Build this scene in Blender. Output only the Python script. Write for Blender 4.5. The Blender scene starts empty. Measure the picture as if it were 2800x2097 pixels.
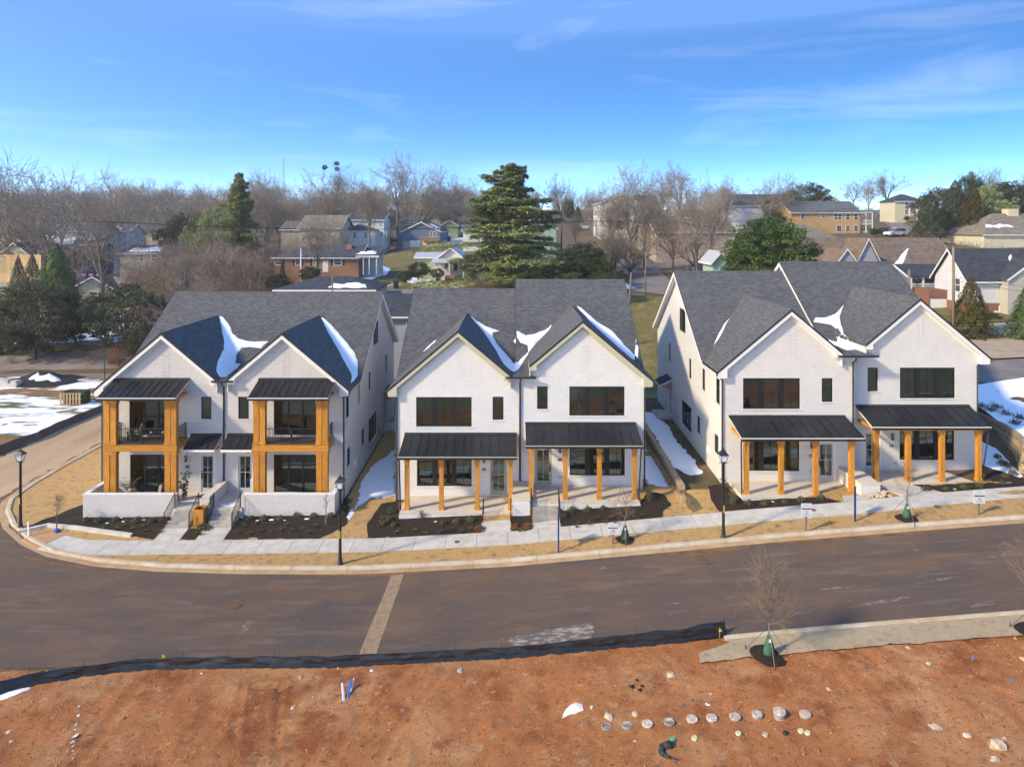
import bpy, math, random
import numpy as np
from mathutils import Vector, Matrix, noise
from mathutils.geometry import delaunay_2d_cdt

R = math.radians
rnd = random.Random(11)
scene = bpy.context.scene
COL = scene.collection

# ------------------------------------------------------------------ camera, sky, sun, exposure
CAM_Z, FPX, PU, PV = 20.0, 1866.7, 1405.0, 613.0      # level lens, horizon high in the frame (vertical shift)
cam_data = bpy.data.cameras.new('camera')
cam = bpy.data.objects.new('camera', cam_data)
COL.objects.link(cam)
cam.location = (0, 0, CAM_Z)
cam.rotation_euler = (R(90), 0, 0)
cam_data.sensor_width = 36
cam_data.lens = 24
cam_data.shift_x = (1400 - PU) / 2800
cam_data.shift_y = -(1048.5 - PV) / 2800
cam_data.clip_start = 0.5
cam_data.clip_end = 6000
scene.camera = cam

SUN = Vector((-0.77, -0.41, 0.57)).normalized()        # towards the sun: from the left, a little behind the camera
world = bpy.data.worlds.new('World')
scene.world = world
world.use_nodes = True
wn, wl = world.node_tree.nodes, world.node_tree.links
wn.clear()
w_out = wn.new('ShaderNodeOutputWorld')
w_bg = wn.new('ShaderNodeBackground')
w_sky = wn.new('ShaderNodeTexSky')
w_sky.sky_type = 'NISHITA'
w_sky.sun_disc = False
w_sky.sun_elevation = math.asin(SUN.z)
w_sky.sun_rotation = math.atan2(SUN.x, SUN.y)
w_sky.air_density = 1.0
w_sky.dust_density = 1.5
w_sky.ozone_density = 3.0
w_tc = wn.new('ShaderNodeTexCoord')
w_map = wn.new('ShaderNodeVectorMath'); w_map.operation = 'MULTIPLY'
w_map.inputs[1].default_value = (1,1,3.5)
w_add = wn.new('ShaderNodeVectorMath'); w_add.operation = 'ADD'
w_add.inputs[1].default_value = (0,0,0.055)
wl.new(w_tc.outputs['Generated'], w_map.inputs[0])
wl.new(w_map.outputs[0], w_add.inputs[0])
wl.new(w_add.outputs[0], w_sky.inputs['Vector'])
w_hsv = wn.new('ShaderNodeHueSaturation')
w_hsv.inputs['Saturation'].default_value = 1.42
w_hsv.inputs['Value'].default_value = 1.0
w_hsv.inputs['Hue'].default_value = 0.509
wl.new(w_sky.outputs[0], w_hsv.inputs['Color'])
# thin cirrus, the same all round the sky
w_cm = wn.new('ShaderNodeVectorMath'); w_cm.operation = 'MULTIPLY'
w_cm.inputs[1].default_value = (1.15, 1.15, 8)
wl.new(w_tc.outputs['Generated'], w_cm.inputs[0])
w_n = wn.new('ShaderNodeTexNoise')
w_n.inputs['Scale'].default_value = 2.4
w_n.inputs['Detail'].default_value = 5
w_n.inputs['Roughness'].default_value = 0.56
w_n.inputs['Distortion'].default_value = 0.6
wl.new(w_cm.outputs[0], w_n.inputs['Vector'])
w_r = wn.new('ShaderNodeValToRGB')
w_r.color_ramp.elements[0].position = 0.50
w_r.color_ramp.elements[0].color = (0.015, 0.015, 0.015, 1)
w_r.color_ramp.elements[1].position = 0.86
w_r.color_ramp.elements[1].color = (0.085, 0.085, 0.085, 1)
wl.new(w_n.outputs['Fac'], w_r.inputs[0])
w_mix = wn.new('ShaderNodeMixRGB')
w_mix.inputs[2].default_value = (7.2, 7.5, 8.0, 1)
wl.new(w_r.outputs[0], w_mix.inputs[0])
wl.new(w_hsv.outputs[0], w_mix.inputs[1])
wl.new(w_mix.outputs[0], w_bg.inputs['Color'])
w_bg.inputs['Strength'].default_value = .15
wl.new(w_bg.outputs[0], w_out.inputs[0])

sun_data = bpy.data.lights.new('sun', 'SUN')
sun_data.energy = 1.25
sun_data.angle = R(5)
sun_data.color = (1.0, 0.95, 0.88)
sun = bpy.data.objects.new('sun', sun_data)
COL.objects.link(sun)
sun.rotation_euler = SUN.to_track_quat('Z', 'Y').to_euler()
sun.location = SUN * 200

scene.render.engine = 'CYCLES'
scene.view_settings.view_transform = 'Standard'
scene.view_settings.look = 'None'
scene.view_settings.exposure = 1.95
scene.view_settings.use_white_balance = True            # the camera's daylight-shade balance
scene.view_settings.white_balance_temperature = 9000
scene.view_settings.white_balance_tint = 7
scene.view_settings.gamma = 1.0
scene.cycles.max_bounces = 5
scene.cycles.transparent_max_bounces = 8
scene.cycles.use_adaptive_sampling = True
scene.cycles.adaptive_threshold = 0.02
scene.cycles.use_denoising = True

# ------------------------------------------------------------------ helpers
WL = {}
def at(u, v, y):
    return Vector(((u - PU) * y / FPX, y, CAM_Z - (v - PV) * y / FPX))

def link(o):
    COL.objects.link(o); return o

def wloc(p):
    return WL.get(p.name, Vector((0, 0, 0))) if p else Vector((0, 0, 0))

def tag(o, label=None, cat=None, group=None, kind=None):
    if label: o['label'] = label
    if cat: o['category'] = cat
    if group: o['group'] = group
    if kind: o['kind'] = kind
    return o

def thing(name, label, cat, loc=(0, 0, 0), group=None, rz=0):
    o = link(bpy.data.objects.new(name, None))
    o.empty_display_size = 0.2
    o.location = loc; o.rotation_euler = (0, 0, rz)
    WL[o.name] = Vector(loc)
    return tag(o, label, cat, group)

def obj(name, me, parent=None):
    o = link(bpy.data.objects.new(name, me))
    if parent:
        o.parent = parent
        o.location = -wloc(parent)
    WL[o.name] = Vector((0, 0, 0))
    return o

def np_mesh(name, V, F, m=None, smooth=False):
    V = np.asarray(V, dtype=np.float32); F = np.asarray(F, dtype=np.int32)
    me = bpy.data.meshes.new(name)
    n, k = F.shape
    me.vertices.add(len(V)); me.vertices.foreach_set('co', V.ravel())
    me.loops.add(n * k); me.loops.foreach_set('vertex_index', F.ravel())
    me.polygons.add(n)
    me.polygons.foreach_set('loop_start', np.arange(0, n * k, k, dtype=np.int32))
    me.polygons.foreach_set('loop_total', np.full(n, k, dtype=np.int32))
    if smooth: me.polygons.foreach_set('use_smooth', np.ones(n, dtype=bool))
    me.update(calc_edges=True)
    if m: me.materials.append(m)
    return me

class MB:
    def __init__(s): s.v = []; s.f = []
    def add(s, vs, fs):
        b = len(s.v)
        s.v += [tuple(p) for p in vs]
        s.f += [tuple(i + b for i in f) for f in fs]
        return s
    def box(s, x0, y0, z0, x1, y1, z1):
        if x0 > x1: x0, x1 = x1, x0
        if y0 > y1: y0, y1 = y1, y0
        if z0 > z1: z0, z1 = z1, z0
        return s.add([(x0, y0, z0), (x1, y0, z0), (x1, y1, z0), (x0, y1, z0), (x0, y0, z1), (x1, y0, z1), (x1, y1, z1), (x0, y1, z1)],
                     [(0, 3, 2, 1), (4, 5, 6, 7), (0, 1, 5, 4), (1, 2, 6, 5), (2, 3, 7, 6), (3, 0, 4, 7)])
    def slab(s, poly, ext):
        n = len(poly); e = Vector(ext)
        top = [Vector(p) for p in poly]; bot = [p + e for p in top]
        nn = Vector((0, 0, 0))
        for i in range(n):
            a, b = top[i], top[(i + 1) % n]
            nn += Vector(((a.y - b.y) * (a.z + b.z), (a.z - b.z) * (a.x + b.x), (a.x - b.x) * (a.y + b.y)))
        if nn.dot(e) > 0:
            top.reverse(); bot.reverse()
        fs = [tuple(range(n)), tuple(range(2 * n - 1, n - 1, -1))]
        fs += [(i, i + n, (i + 1) % n + n, (i + 1) % n) for i in range(n)]
        return s.add(top + bot, fs)
    def tube(s, p, q, r0, r1=None, n=6, cap=True):
        r1 = r0 if r1 is None else r1
        p, q = Vector(p), Vector(q)
        d = (q - p)
        if d.length < 1e-6: return s
        d.normalize()
        a = d.cross(Vector((0, 0, 1)) if abs(d.z) < 0.9 else Vector((1, 0, 0))).normalized(); b = d.cross(a)
        vs = []
        for c, r in ((p, r0), (q, r1)):
            for i in range(n):
                t = 2 * math.pi * i / n
                vs.append(c + a * (math.cos(t) * r) + b * (math.sin(t) * r))
        fs = [(i, (i + 1) % n, (i + 1) % n + n, i + n) for i in range(n)]
        if cap: fs += [tuple(range(n - 1, -1, -1)), tuple(range(n, 2 * n))]
        return s.add(vs, fs)
    def path(s, pts, r, n=6):
        for a, b in zip(pts[:-1], pts[1:]): s.tube(a, b, r, r, n)
        return s
    def lathe(s, c, prof, n=12, sx=1, sy=1):
        c = Vector(c); vs = []
        for r, z in prof:
            for i in range(n):
                t = 2 * math.pi * i / n
                vs.append((c.x + math.cos(t) * r * sx, c.y + math.sin(t) * r * sy, c.z + z))
        m = len(prof)
        fs = [(j * n + i, j * n + (i + 1) % n, (j + 1) * n + (i + 1) % n, (j + 1) * n + i) for j in range(m - 1) for i in range(n)]
        fs += [tuple(range(n - 1, -1, -1)), tuple(range((m - 1) * n, m * n))]
        return s.add(vs, fs)
    def mesh(s, name, m=None, smooth=False):
        me = bpy.data.meshes.new(name)
        me.from_pydata(s.v, [], s.f)
        if smooth: me.polygons.foreach_set('use_smooth', np.ones(len(me.polygons), dtype=bool))
        me.update()
        if m: me.materials.append(m)
        return me
    def build(s, name, m, parent=None, smooth=False):
        return obj(name, s.mesh(name, m, smooth), parent)

_ub = {}
def piece(name, m, x0, y0, z0, x1, y1, z1, parent, rz=0):
    """one box-shaped piece; alike pieces of one material share their mesh data"""
    if m.name not in _ub:
        _ub[m.name] = MB().box(-.5, -.5, -.5, .5, .5, .5).mesh('piece_' + m.name, m)
    o = link(bpy.data.objects.new(name, _ub[m.name]))
    c = Vector(((x0 + x1) / 2, (y0 + y1) / 2, (z0 + z1) / 2))
    o.parent = parent
    o.location = c - wloc(parent)
    o.scale = (abs(x1 - x0), abs(y1 - y0), abs(z1 - z0))
    o.rotation_euler = (0, 0, rz)
    return o

def copy_tree(root, loc, rz=0, sc=1, label=None, group=None, name=None):
    def rec(o, par):
        c = o.copy(); link(c); c.parent = par
        for ch in o.children: rec(ch, c)
        return c
    r = rec(root, None)
    r.location = loc; r.rotation_euler = (0, 0, rz)
    r.scale = sc if hasattr(sc, '__len__') else (sc, sc, sc)
    if label: r['label'] = label
    if group: r['group'] = group
    WL[r.name] = Vector(loc)
    return r

def purge(root):
    for ch in list(root.children): purge(ch)
    bpy.data.objects.remove(root)

def in_poly(x, y, poly):
    c = False; n = len(poly); j = n - 1
    for i in range(n):
        xi, yi = poly[i][0], poly[i][1]; xj, yj = poly[j][0], poly[j][1]
        if (yi > y) != (yj > y) and x < (xj - xi) * (y - yi) / (yj - yi) + xi: c = not c
        j = i
    return c

def cdt(outer, holes=(), pts=()):
    vs = []; es = []
    for lp in [outer] + list(holes):
        b = len(vs); n = len(lp)
        vs += [Vector((p[0], p[1])) for p in lp]
        es += [(b + i, b + (i + 1) % n) for i in range(n)]
    vs += [Vector((p[0], p[1])) for p in pts]
    V, E, F, *_ = delaunay_2d_cdt(vs, es, [], 0, 1e-5)
    out = []
    for f in F:
        cx = sum(V[i].x for i in f) / len(f); cy = sum(V[i].y for i in f) / len(f)
        if in_poly(cx, cy, outer) and not any(in_poly(cx, cy, h) for h in holes):
            a, b, c = V[f[0]], V[f[1]], V[f[2]]
            if (b.x - a.x) * (c.y - a.y) - (b.y - a.y) * (c.x - a.x) < 0: f = f[::-1]
            out.append(tuple(f))
    return V, out

def dens(poly, step, closed=True, jit=0, seed=0):
    out = []; n = len(poly)
    for i in range(n if closed else n - 1):
        a = Vector(poly[i][:2]); b = Vector(poly[(i + 1) % n][:2])
        k = max(1, int((b - a).length / step))
        for j in range(k):
            p = a.lerp(b, j / k)
            if jit:
                p = p + Vector((noise.noise((p.x * 1.7, p.y * 1.7, seed)), noise.noise((p.x * 1.7, p.y * 1.7, seed + 9)))) * jit
            out.append((p.x, p.y))
    if not closed: out.append(tuple(poly[-1][:2]))
    return out

ORD = ['first', 'second', 'third', 'fourth', 'fifth', 'sixth', 'seventh', 'eighth', 'ninth', 'tenth', 'eleventh', 'twelfth',
       'thirteenth', 'fourteenth', 'fifteenth', 'sixteenth', 'seventeenth', 'eighteenth', 'nineteenth', 'twentieth']
def nth(i):
    if i < 20: return ORD[i]
    n = i + 1
    return '%d%s' % (n, {1: 'st', 2: 'nd', 3: 'rd'}.get(n % 10, 'th') if n % 100 not in (11, 12, 13) else 'th')

# ------------------------------------------------------------------ materials
def _new(name):
    m = bpy.data.materials.new(name); m.use_nodes = True
    nt = m.node_tree
    return m, nt.nodes, nt.links, nt.nodes['Principled BSDF']

def mat(name, c, c2=None, sc=3.0, rough=0.8, bump=0.0, bsc=25.0, metal=0.0, spec=0.3, stretch=(1, 1, 1), rv=0.0, lo=0.35, hi=0.65, detail=5, objco=False, sheen=0.0, trans=0.0):
    m, N, L, B = _new(name)
    B.inputs['Roughness'].default_value = rough
    B.inputs['Metallic'].default_value = metal
    B.inputs['Specular IOR Level'].default_value = spec
    col = None
    if objco:
        src = N.new('ShaderNodeTexCoord').outputs['Object']
    else:
        src = N.new('ShaderNodeNewGeometry').outputs['Position']
    mp = N.new('ShaderNodeMapping'); mp.inputs['Scale'].default_value = stretch
    L.new(src, mp.inputs['Vector'])
    if c2:
        n = N.new('ShaderNodeTexNoise'); n.inputs['Scale'].default_value = sc; n.inputs['Detail'].default_value = detail
        n.inputs['Roughness'].default_value = 0.6
        L.new(mp.outputs[0], n.inputs['Vector'])
        r = N.new('ShaderNodeValToRGB')
        r.color_ramp.elements[0].position = lo; r.color_ramp.elements[0].color = (*c, 1)
        r.color_ramp.elements[1].position = hi; r.color_ramp.elements[1].color = (*c2, 1)
        L.new(n.outputs['Fac'], r.inputs[0]); col = r.outputs[0]
    if rv:
        oi = N.new('ShaderNodeObjectInfo')
        mr = N.new('ShaderNodeMapRange'); mr.inputs['To Min'].default_value = 1 - rv; mr.inputs['To Max'].default_value = 1 + rv
        L.new(oi.outputs['Random'], mr.inputs['Value'])
        h = N.new('ShaderNodeHueSaturation')
        if col: L.new(col, h.inputs['Color'])
        else: h.inputs['Color'].default_value = (*c, 1)
        L.new(mr.outputs[0], h.inputs['Value']); col = h.outputs[0]
    if col: L.new(col, B.inputs['Base Color'])
    else: B.inputs['Base Color'].default_value = (*c, 1)
    if bump:
        n2 = N.new('ShaderNodeTexNoise'); n2.inputs['Scale'].default_value = bsc; n2.inputs['Detail'].default_value = 4
        L.new(mp.outputs[0], n2.inputs['Vector'])
        bp = N.new('ShaderNodeBump'); bp.inputs['Strength'].default_value = min(1, bump); bp.inputs['Distance'].default_value = 0.05 * max(1, bump)
        L.new(n2.outputs['Fac'], bp.inputs['Height']); L.new(bp.outputs[0], B.inputs['Normal'])
    if trans:
        ts = N.new('ShaderNodeBsdfTranslucent')
        if col: L.new(col, ts.inputs['Color'])
        else: ts.inputs['Color'].default_value = (*c, 1)
        mx = N.new('ShaderNodeMixShader'); mx.inputs[0].default_value = trans
        L.new(B.outputs[0], mx.inputs[1]); L.new(ts.outputs[0], mx.inputs[2])
        L.new(mx.outputs[0], N['Material Output'].inputs['Surface'])
    return m

def mat_rows(name, c1, c2, mortar, bw, rh, msz, rough=0.8, bump=0.3, dist=0.02, zk=1.0, noise_mix=0.0, c3=None, bias=0.0, spec=0.25):
    """courses (brick, siding, shingles): runs along x on faces turned to y and along y on faces turned to x"""
    m, N, L, B = _new(name)
    g = N.new('ShaderNodeNewGeometry')
    sp = N.new('ShaderNodeSeparateXYZ'); L.new(g.outputs['Position'], sp.inputs[0])
    sn = N.new('ShaderNodeSeparateXYZ'); L.new(g.outputs['True Normal'], sn.inputs[0])
    def mth(op, a, b=None):
        n = N.new('ShaderNodeMath'); n.operation = op
        for i, q in enumerate((a, b)):
            if q is None: continue
            if isinstance(q, (int, float)): n.inputs[i].default_value = q
            else: L.new(q, n.inputs[i])
        return n.outputs[0]
    sel = mth('GREATER_THAN', mth('ABSOLUTE', sn.outputs[0]), mth('ABSOLUTE', sn.outputs[1]))
    mx = N.new('ShaderNodeMix'); mx.data_type = 'FLOAT'
    L.new(sel, mx.inputs[0]); L.new(sp.outputs[0], mx.inputs[2]); L.new(sp.outputs[1], mx.inputs[3])
    cb = N.new('ShaderNodeCombineXYZ')
    L.new(mx.outputs[0], cb.inputs[0]); L.new(mth('MULTIPLY', sp.outputs[2], zk), cb.inputs[1])
    b = N.new('ShaderNodeTexBrick')
    b.inputs['Scale'].default_value = 1.0
    b.inputs['Brick Width'].default_value = bw; b.inputs['Row Height'].default_value = rh
    b.inputs['Mortar Size'].default_value = msz; b.inputs['Mortar Smooth'].default_value = 0.3
    b.inputs['Bias'].default_value = bias
    b.inputs['Color1'].default_value = (*c1, 1); b.inputs['Color2'].default_value = (*c2, 1); b.inputs['Mortar'].default_value = (*mortar, 1)
    L.new(cb.outputs[0], b.inputs['Vector'])
    col = b.outputs['Color']
    if noise_mix:
        n = N.new('ShaderNodeTexNoise'); n.inputs['Scale'].default_value = 0.9; n.inputs['Detail'].default_value = 6
        L.new(g.outputs['Position'], n.inputs['Vector'])
        r = N.new('ShaderNodeValToRGB')
        r.color_ramp.elements[0].position = 0.3; r.color_ramp.elements[0].color = (1 - noise_mix,) * 3 + (1,)
        r.color_ramp.elements[1].position = 0.7; r.color_ramp.elements[1].color = (1, 1, 1, 1)
        L.new(n.outputs['Fac'], r.inputs[0])
        mm = N.new('ShaderNodeMixRGB'); mm.blend_type = 'MULTIPLY'; mm.inputs[0].default_value = 1
        L.new(col, mm.inputs[1]); L.new(r.outputs[0], mm.inputs[2]); col = mm.outputs[0]
    L.new(col, B.inputs['Base Color'])
    B.inputs['Roughness'].default_value = rough
    B.inputs['Specular IOR Level'].default_value = spec
    n2 = N.new('ShaderNodeTexNoise'); n2.inputs['Scale'].default_value = 14; n2.inputs['Detail'].default_value = 3
    L.new(g.outputs['Position'], n2.inputs['Vector'])
    hs = mth('ADD', mth('SUBTRACT', 1.0, b.outputs['Fac']), mth('MULTIPLY', n2.outputs['Fac'], 0.5))
    bp = N.new('ShaderNodeBump'); bp.inputs['Strength'].default_value = bump; bp.inputs['Distance'].default_value = dist
    L.new(hs, bp.inputs['Height']); L.new(bp.outputs[0], B.inputs['Normal'])
    return m

def mat_glass(name, tint=(0.62, 0.64, 0.60), refl=0.10):
    m, N, L, B = _new(name)
    N.remove(B)
    t = N.new('ShaderNodeBsdfTransparent'); t.inputs[0].default_value = (*tint, 1)
    g = N.new('ShaderNodeBsdfGlossy'); g.inputs['Roughness'].default_value = 0.015; g.inputs['Color'].default_value = (0.66, 0.82, 0.86, 1)
    lw = N.new('ShaderNodeFresnel'); lw.inputs[0].default_value = 1.5
    ad = N.new('ShaderNodeMath'); ad.operation = 'ADD'; ad.inputs[1].default_value = refl; ad.use_clamp = True
    L.new(lw.outputs[0], ad.inputs[0])
    wv = N.new('ShaderNodeTexNoise'); wv.inputs['Scale'].default_value = 1.3
    gp_ = N.new('ShaderNodeNewGeometry'); L.new(gp_.outputs['Position'], wv.inputs['Vector'])
    bp = N.new('ShaderNodeBump'); bp.inputs['Strength'].default_value = 0.08; bp.inputs['Distance'].default_value = 0.05
    L.new(wv.outputs['Fac'], bp.inputs['Height']); L.new(bp.outputs[0], g.inputs['Normal'])
    mx = N.new('ShaderNodeMixShader')
    L.new(ad.outputs[0], mx.inputs[0]); L.new(t.outputs[0], mx.inputs[1]); L.new(g.outputs[0], mx.inputs[2])
    L.new(mx.outputs[0], N['Material Output'].inputs['Surface'])
    return m

def mat_ground(name, layers, rough=0.9, bump=0.6, bsc=12.0, bdist=0.06):
    """layers: [(colour, scale, lo, hi, stretch, seed)], each laid over the one before by a noise mask"""
    m, N, L, B = _new(name)
    g = N.new('ShaderNodeNewGeometry')
    col = None
    for c, sc, lo, hi, st, sd in layers:
        if col is None:
            rgb = N.new('ShaderNodeRGB'); rgb.outputs[0].default_value = (*c, 1); col = rgb.outputs[0]; continue
        mp = N.new('ShaderNodeMapping'); mp.inputs['Scale'].default_value = st; mp.inputs['Location'].default_value = (sd * 7.3, sd * 3.1, sd)
        L.new(g.outputs['Position'], mp.inputs['Vector'])
        n = N.new('ShaderNodeTexNoise'); n.inputs['Scale'].default_value = sc; n.inputs['Detail'].default_value = 6; n.inputs['Roughness'].default_value = 0.62
        L.new(mp.outputs[0], n.inputs['Vector'])
        mr = N.new('ShaderNodeMapRange'); mr.inputs['From Min'].default_value = lo; mr.inputs['From Max'].default_value = hi
        L.new(n.outputs['Fac'], mr.inputs['Value'])
        mx = N.new('ShaderNodeMixRGB'); mx.inputs[2].default_value = (*c, 1)
        L.new(mr.outputs[0], mx.inputs[0]); L.new(col, mx.inputs[1]); col = mx.outputs[0]
    L.new(col, B.inputs['Base Color'])
    B.inputs['Roughness'].default_value = rough
    B.inputs['Specular IOR Level'].default_value = 0.2
    if bump:
        n2 = N.new('ShaderNodeTexNoise'); n2.inputs['Scale'].default_value = bsc; n2.inputs['Detail'].default_value = 6; n2.inputs['Roughness'].default_value = 0.7
        L.new(g.outputs['Position'], n2.inputs['Vector'])
        bp = N.new('ShaderNodeBump'); bp.inputs['Strength'].default_value = bump; bp.inputs['Distance'].default_value = bdist
        L.new(n2.outputs['Fac'], bp.inputs['Height']); L.new(bp.outputs[0], B.inputs['Normal'])
    return m

I3 = (1, 1, 1)
M = {}
M['brick1'] = mat_rows('painted_brick_warm_dimmed', (0.63, 0.606, 0.587), (0.686, 0.66, 0.64), (0.561, 0.54, 0.523), .23, .09, .010, rough=.75, bump=.8, dist=.018, noise_mix=.06)  # darker copy of the white brick; its duller exposure is put into the colour
M['brick2'] = mat_rows('painted_brick_white_lifted', (0.754, 0.747, 0.735), (0.822, 0.813, 0.801), (0.671, 0.665, 0.654), .23, .09, .010, rough=.75, bump=.8, dist=.018, noise_mix=.06)  # whitest copy; the brighter exposure of this house is put into the colour
M['brick3'] = mat_rows('painted_brick_cream_dimmed', (0.707, 0.688, 0.659), (0.77, 0.749, 0.718), (0.629, 0.612, 0.586), .23, .09, .010, rough=.75, bump=.8, dist=.018, noise_mix=.06)  # middle copy; part of the duller exposure is in the colour
M['shingle'] = mat_rows('slate_shingles', (.086, .087, .090), (.138, .139, .143), (.058, .059, .062), .30, .10, .008, rough=.9, bump=.5, dist=.02, noise_mix=.10)
M['trim1'] = mat('white_trim', (.76, .75, .72), rough=.55)
M['trim2'] = mat('sage_trim', (.50, .48, .36), rough=.55)
M['black'] = mat('black_metal', (.018, .018, .020), rough=.42, spec=.5)
M['panel'] = mat('black_roof_metal', (.010, .0105, .012), (.020, .021, .023), sc=2.2, rough=.5, spec=.3, rv=.12, stretch=(1, .4, 1))
M['wframe'] = mat('black_window_frame', (.014, .014, .015), rough=.4, spec=.4)
M['glass'] = mat_glass('window_glass')
M['cedar'] = mat('stained_cedar', (.60, .255, .042), (.30, .105, .016), sc=3.2, rough=.6, bump=.25, bsc=30, stretch=(7, 7, .8), rv=.12, lo=.44, hi=.74, detail=8)
M['cedarh'] = mat('stained_cedar_beam', (.60, .255, .042), (.32, .115, .018), sc=3.2, rough=.6, stretch=(.8, 7, 7), rv=.10, lo=.44, hi=.74, detail=8)
M['door_grey'] = mat('grey_door_paint', (.50, .50, .50), rough=.45)
M['door_sage'] = mat('sage_door_paint', (.40, .385, .28), rough=.45)
M['conc'] = mat('pale_concrete', (.56, .53, .48), (.45, .41, .35), sc=1.6, rough=.85, bump=.12, bsc=60, rv=.05)
M['conc_new'] = mat('porch_concrete', (.55, .48, .39), (.62, .56, .48), sc=1.2, rough=.8, bump=.08, bsc=60)
M['cap'] = mat('stone_cap', (.60, .52, .42), (.66, .59, .50), sc=3, rough=.8)
M['kerb'] = mat('clay_stained_kerb', (.52, .47, .38), (.44, .30, .17), sc=1.1, rough=.85, bump=.1, bsc=50, rv=.05, lo=.36, hi=.68)
M['gutter'] = mat('clay_stained_gutter', (.47, .33, .19), (.40, .24, .12), sc=1.3, rough=.85, bump=.1, bsc=50, rv=.05)
M['inside'] = mat('interior_plaster', (.50, .47, .42), rough=.9)
M['floorwood'] = mat('interior_floor', (.22, .17, .12), rough=.6)
M['snow'] = mat('snow', (.86, .88, .92), (.80, .83, .88), sc=4, rough=.75, bump=.25, bsc=9, spec=.2)
M['mulch'] = mat_ground('dark_mulch', [((.034, .024, .018), 0, 0, 0, I3, 0), ((.10, .066, .046), 22, .50, .66, I3, 1), ((.018, .013, .011), 9, .55, .7, I3, 2)], bump=1.0, bsc=26, bdist=.09)
M['straw'] = mat_ground('dormant_sod', [((.50, .29, .115), 0, 0, 0, I3, 0), ((.62, .40, .18), 7, .42, .62, (1, 2.2, 1), 1), ((.25, .15, .07), 2.2, .52, .72, I3, 2), ((.30, .17, .08), 19, .56, .72, I3, 3)], bump=1.0, bsc=24, bdist=.08)
M['straw2'] = mat_ground('pale_sod', [((.44, .33, .20), 0, 0, 0, I3, 0), ((.52, .40, .26), 8, .45, .62, (1, 2, 1), 5), ((.30, .20, .11), 3, .55, .75, I3, 6)], bump=1.0, bsc=26, bdist=.06)
M['grass'] = mat_ground('winter_grass', [((.20, .15, .055), 0, 0, 0, I3, 0), ((.12, .13, .035), 1.3, .45, .62, I3, 1), ((.28, .20, .09), .55, .5, .68, I3, 2)], bump=.9, bsc=14, bdist=.1)
M['litter'] = mat_ground('leaf_litter', [((.15, .095, .052), 0, 0, 0, I3, 0), ((.10, .095, .035), .12, .48, .62, I3, 1), ((.22, .15, .085), .5, .5, .7, I3, 2), ((.075, .05, .03), 1.7, .55, .7, I3, 3)], bump=.8, bsc=5, bdist=.15)
M['asphalt'] = mat_ground('dusty_asphalt', [((.112, .079, .061), 0, 0, 0, I3, 0), ((.165, .098, .060), .35, .42, .66, (.7, 1.5, 1), 1), ((.088, .069, .060), .5, .50, .70, (.4, 1.5, 1), 2), ((.195, .145, .108), 1.2, .55, .78, (.22, 1.6, 1), 3), ((.205, .12, .066), 4, .58, .78, (.6, 1.2, 1), 4), ((.25, .21, .175), 2.2, .67, .77, (.16, 1.4, 1), 9), ((.24, .19, .15), 40, .58, .78, I3, 6), ((.055, .045, .040), 55, .60, .75, I3, 8)], bump=.8, bsc=55, bdist=.02, rough=.85)
M['asphalt2'] = mat_ground('clay_covered_asphalt', [((.42, .28, .165), 0, 0, 0, I3, 0), ((.48, .33, .20), .5, .42, .65, (1.2, .3, 1), 7), ((.30, .20, .125), .35, .54, .74, (1, .35, 1), 8)], bump=.3, bsc=40, bdist=.02)
M['road_far'] = mat_ground('old_asphalt', [((.20, .17, .155), 0, 0, 0, I3, 0), ((.26, .22, .19), .3, .45, .65, I3, 3), ((.15, .125, .11), .8, .55, .75, I3, 4)], bump=.2)
M['dirt'] = mat_ground('red_clay', [((.52, .19, .066), 0, 0, 0, I3, 0), ((.62, .30, .135), .38, .47, .66, I3, 1), ((.34, .105, .034), .55, .50, .64, I3, 2), ((.60, .36, .20), 2.6, .58, .72, I3, 3), ((.27, .085, .03), 6, .56, .67, I3, 5), ((.64, .40, .23), 22, .60, .70, I3, 7), ((.19, .056, .022), 34, .60, .70, I3, 9)], bump=1.0, bsc=20, bdist=.12)
M['clay_pale'] = mat_ground('pale_clay', [((.46, .27, .12), 0, 0, 0, I3, 0), ((.33, .15, .06), 2.5, .45, .6, I3, 3), ((.50, .36, .20), 6, .5, .65, I3, 4)], bump=1, bsc=20, bdist=.06)
M['lot'] = mat_ground('patchy_snow_lot', [((.30, .13, .06), 0, 0, 0, I3, 0), ((.13, .14, .035), .075, .50, .56, I3, 4), ((.24, .15, .075), .6, .55, .62, I3, 5), ((.86, .88, .92), .22, .50, .53, (.30, 1, 1), 2)], bump=.7, bsc=6, bdist=.1)
M['lot_snow'] = mat_ground('snow_over_grass', [((.19, .13, .065), 0, 0, 0, I3, 0), ((.11, .115, .035), .1, .50, .58, I3, 4), ((.86, .88, .92), .13, .47, .53, (.5, 1, 1), 12)], bump=.7, bsc=6, bdist=.1)
M['yard_snow'] = mat_ground('yard_with_thin_snow', [((.19, .15, .065), 0, 0, 0, I3, 0), ((.13, .135, .04), .2, .45, .6, I3, 4), ((.84, .86, .90), .16, .56, .60, (.6, 1, 1), 22)], bump=.6, bsc=6, bdist=.1)
M['stone'] = mat('pale_rock', (.48, .33, .21), (.58, .46, .34), sc=5, rough=.9, bump=.5, bsc=14, rv=.15)
M['block'] = mat('retaining_block', (.40, .315, .205), (.32, .24, .15), sc=4, rough=.9, bump=.7, bsc=14, rv=.10)
M['timber'] = mat('weathered_timber', (.22, .17, .12), (.15, .115, .085), sc=6, rough=.9, bump=.3, bsc=14, stretch=(4, .4, 4))
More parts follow.
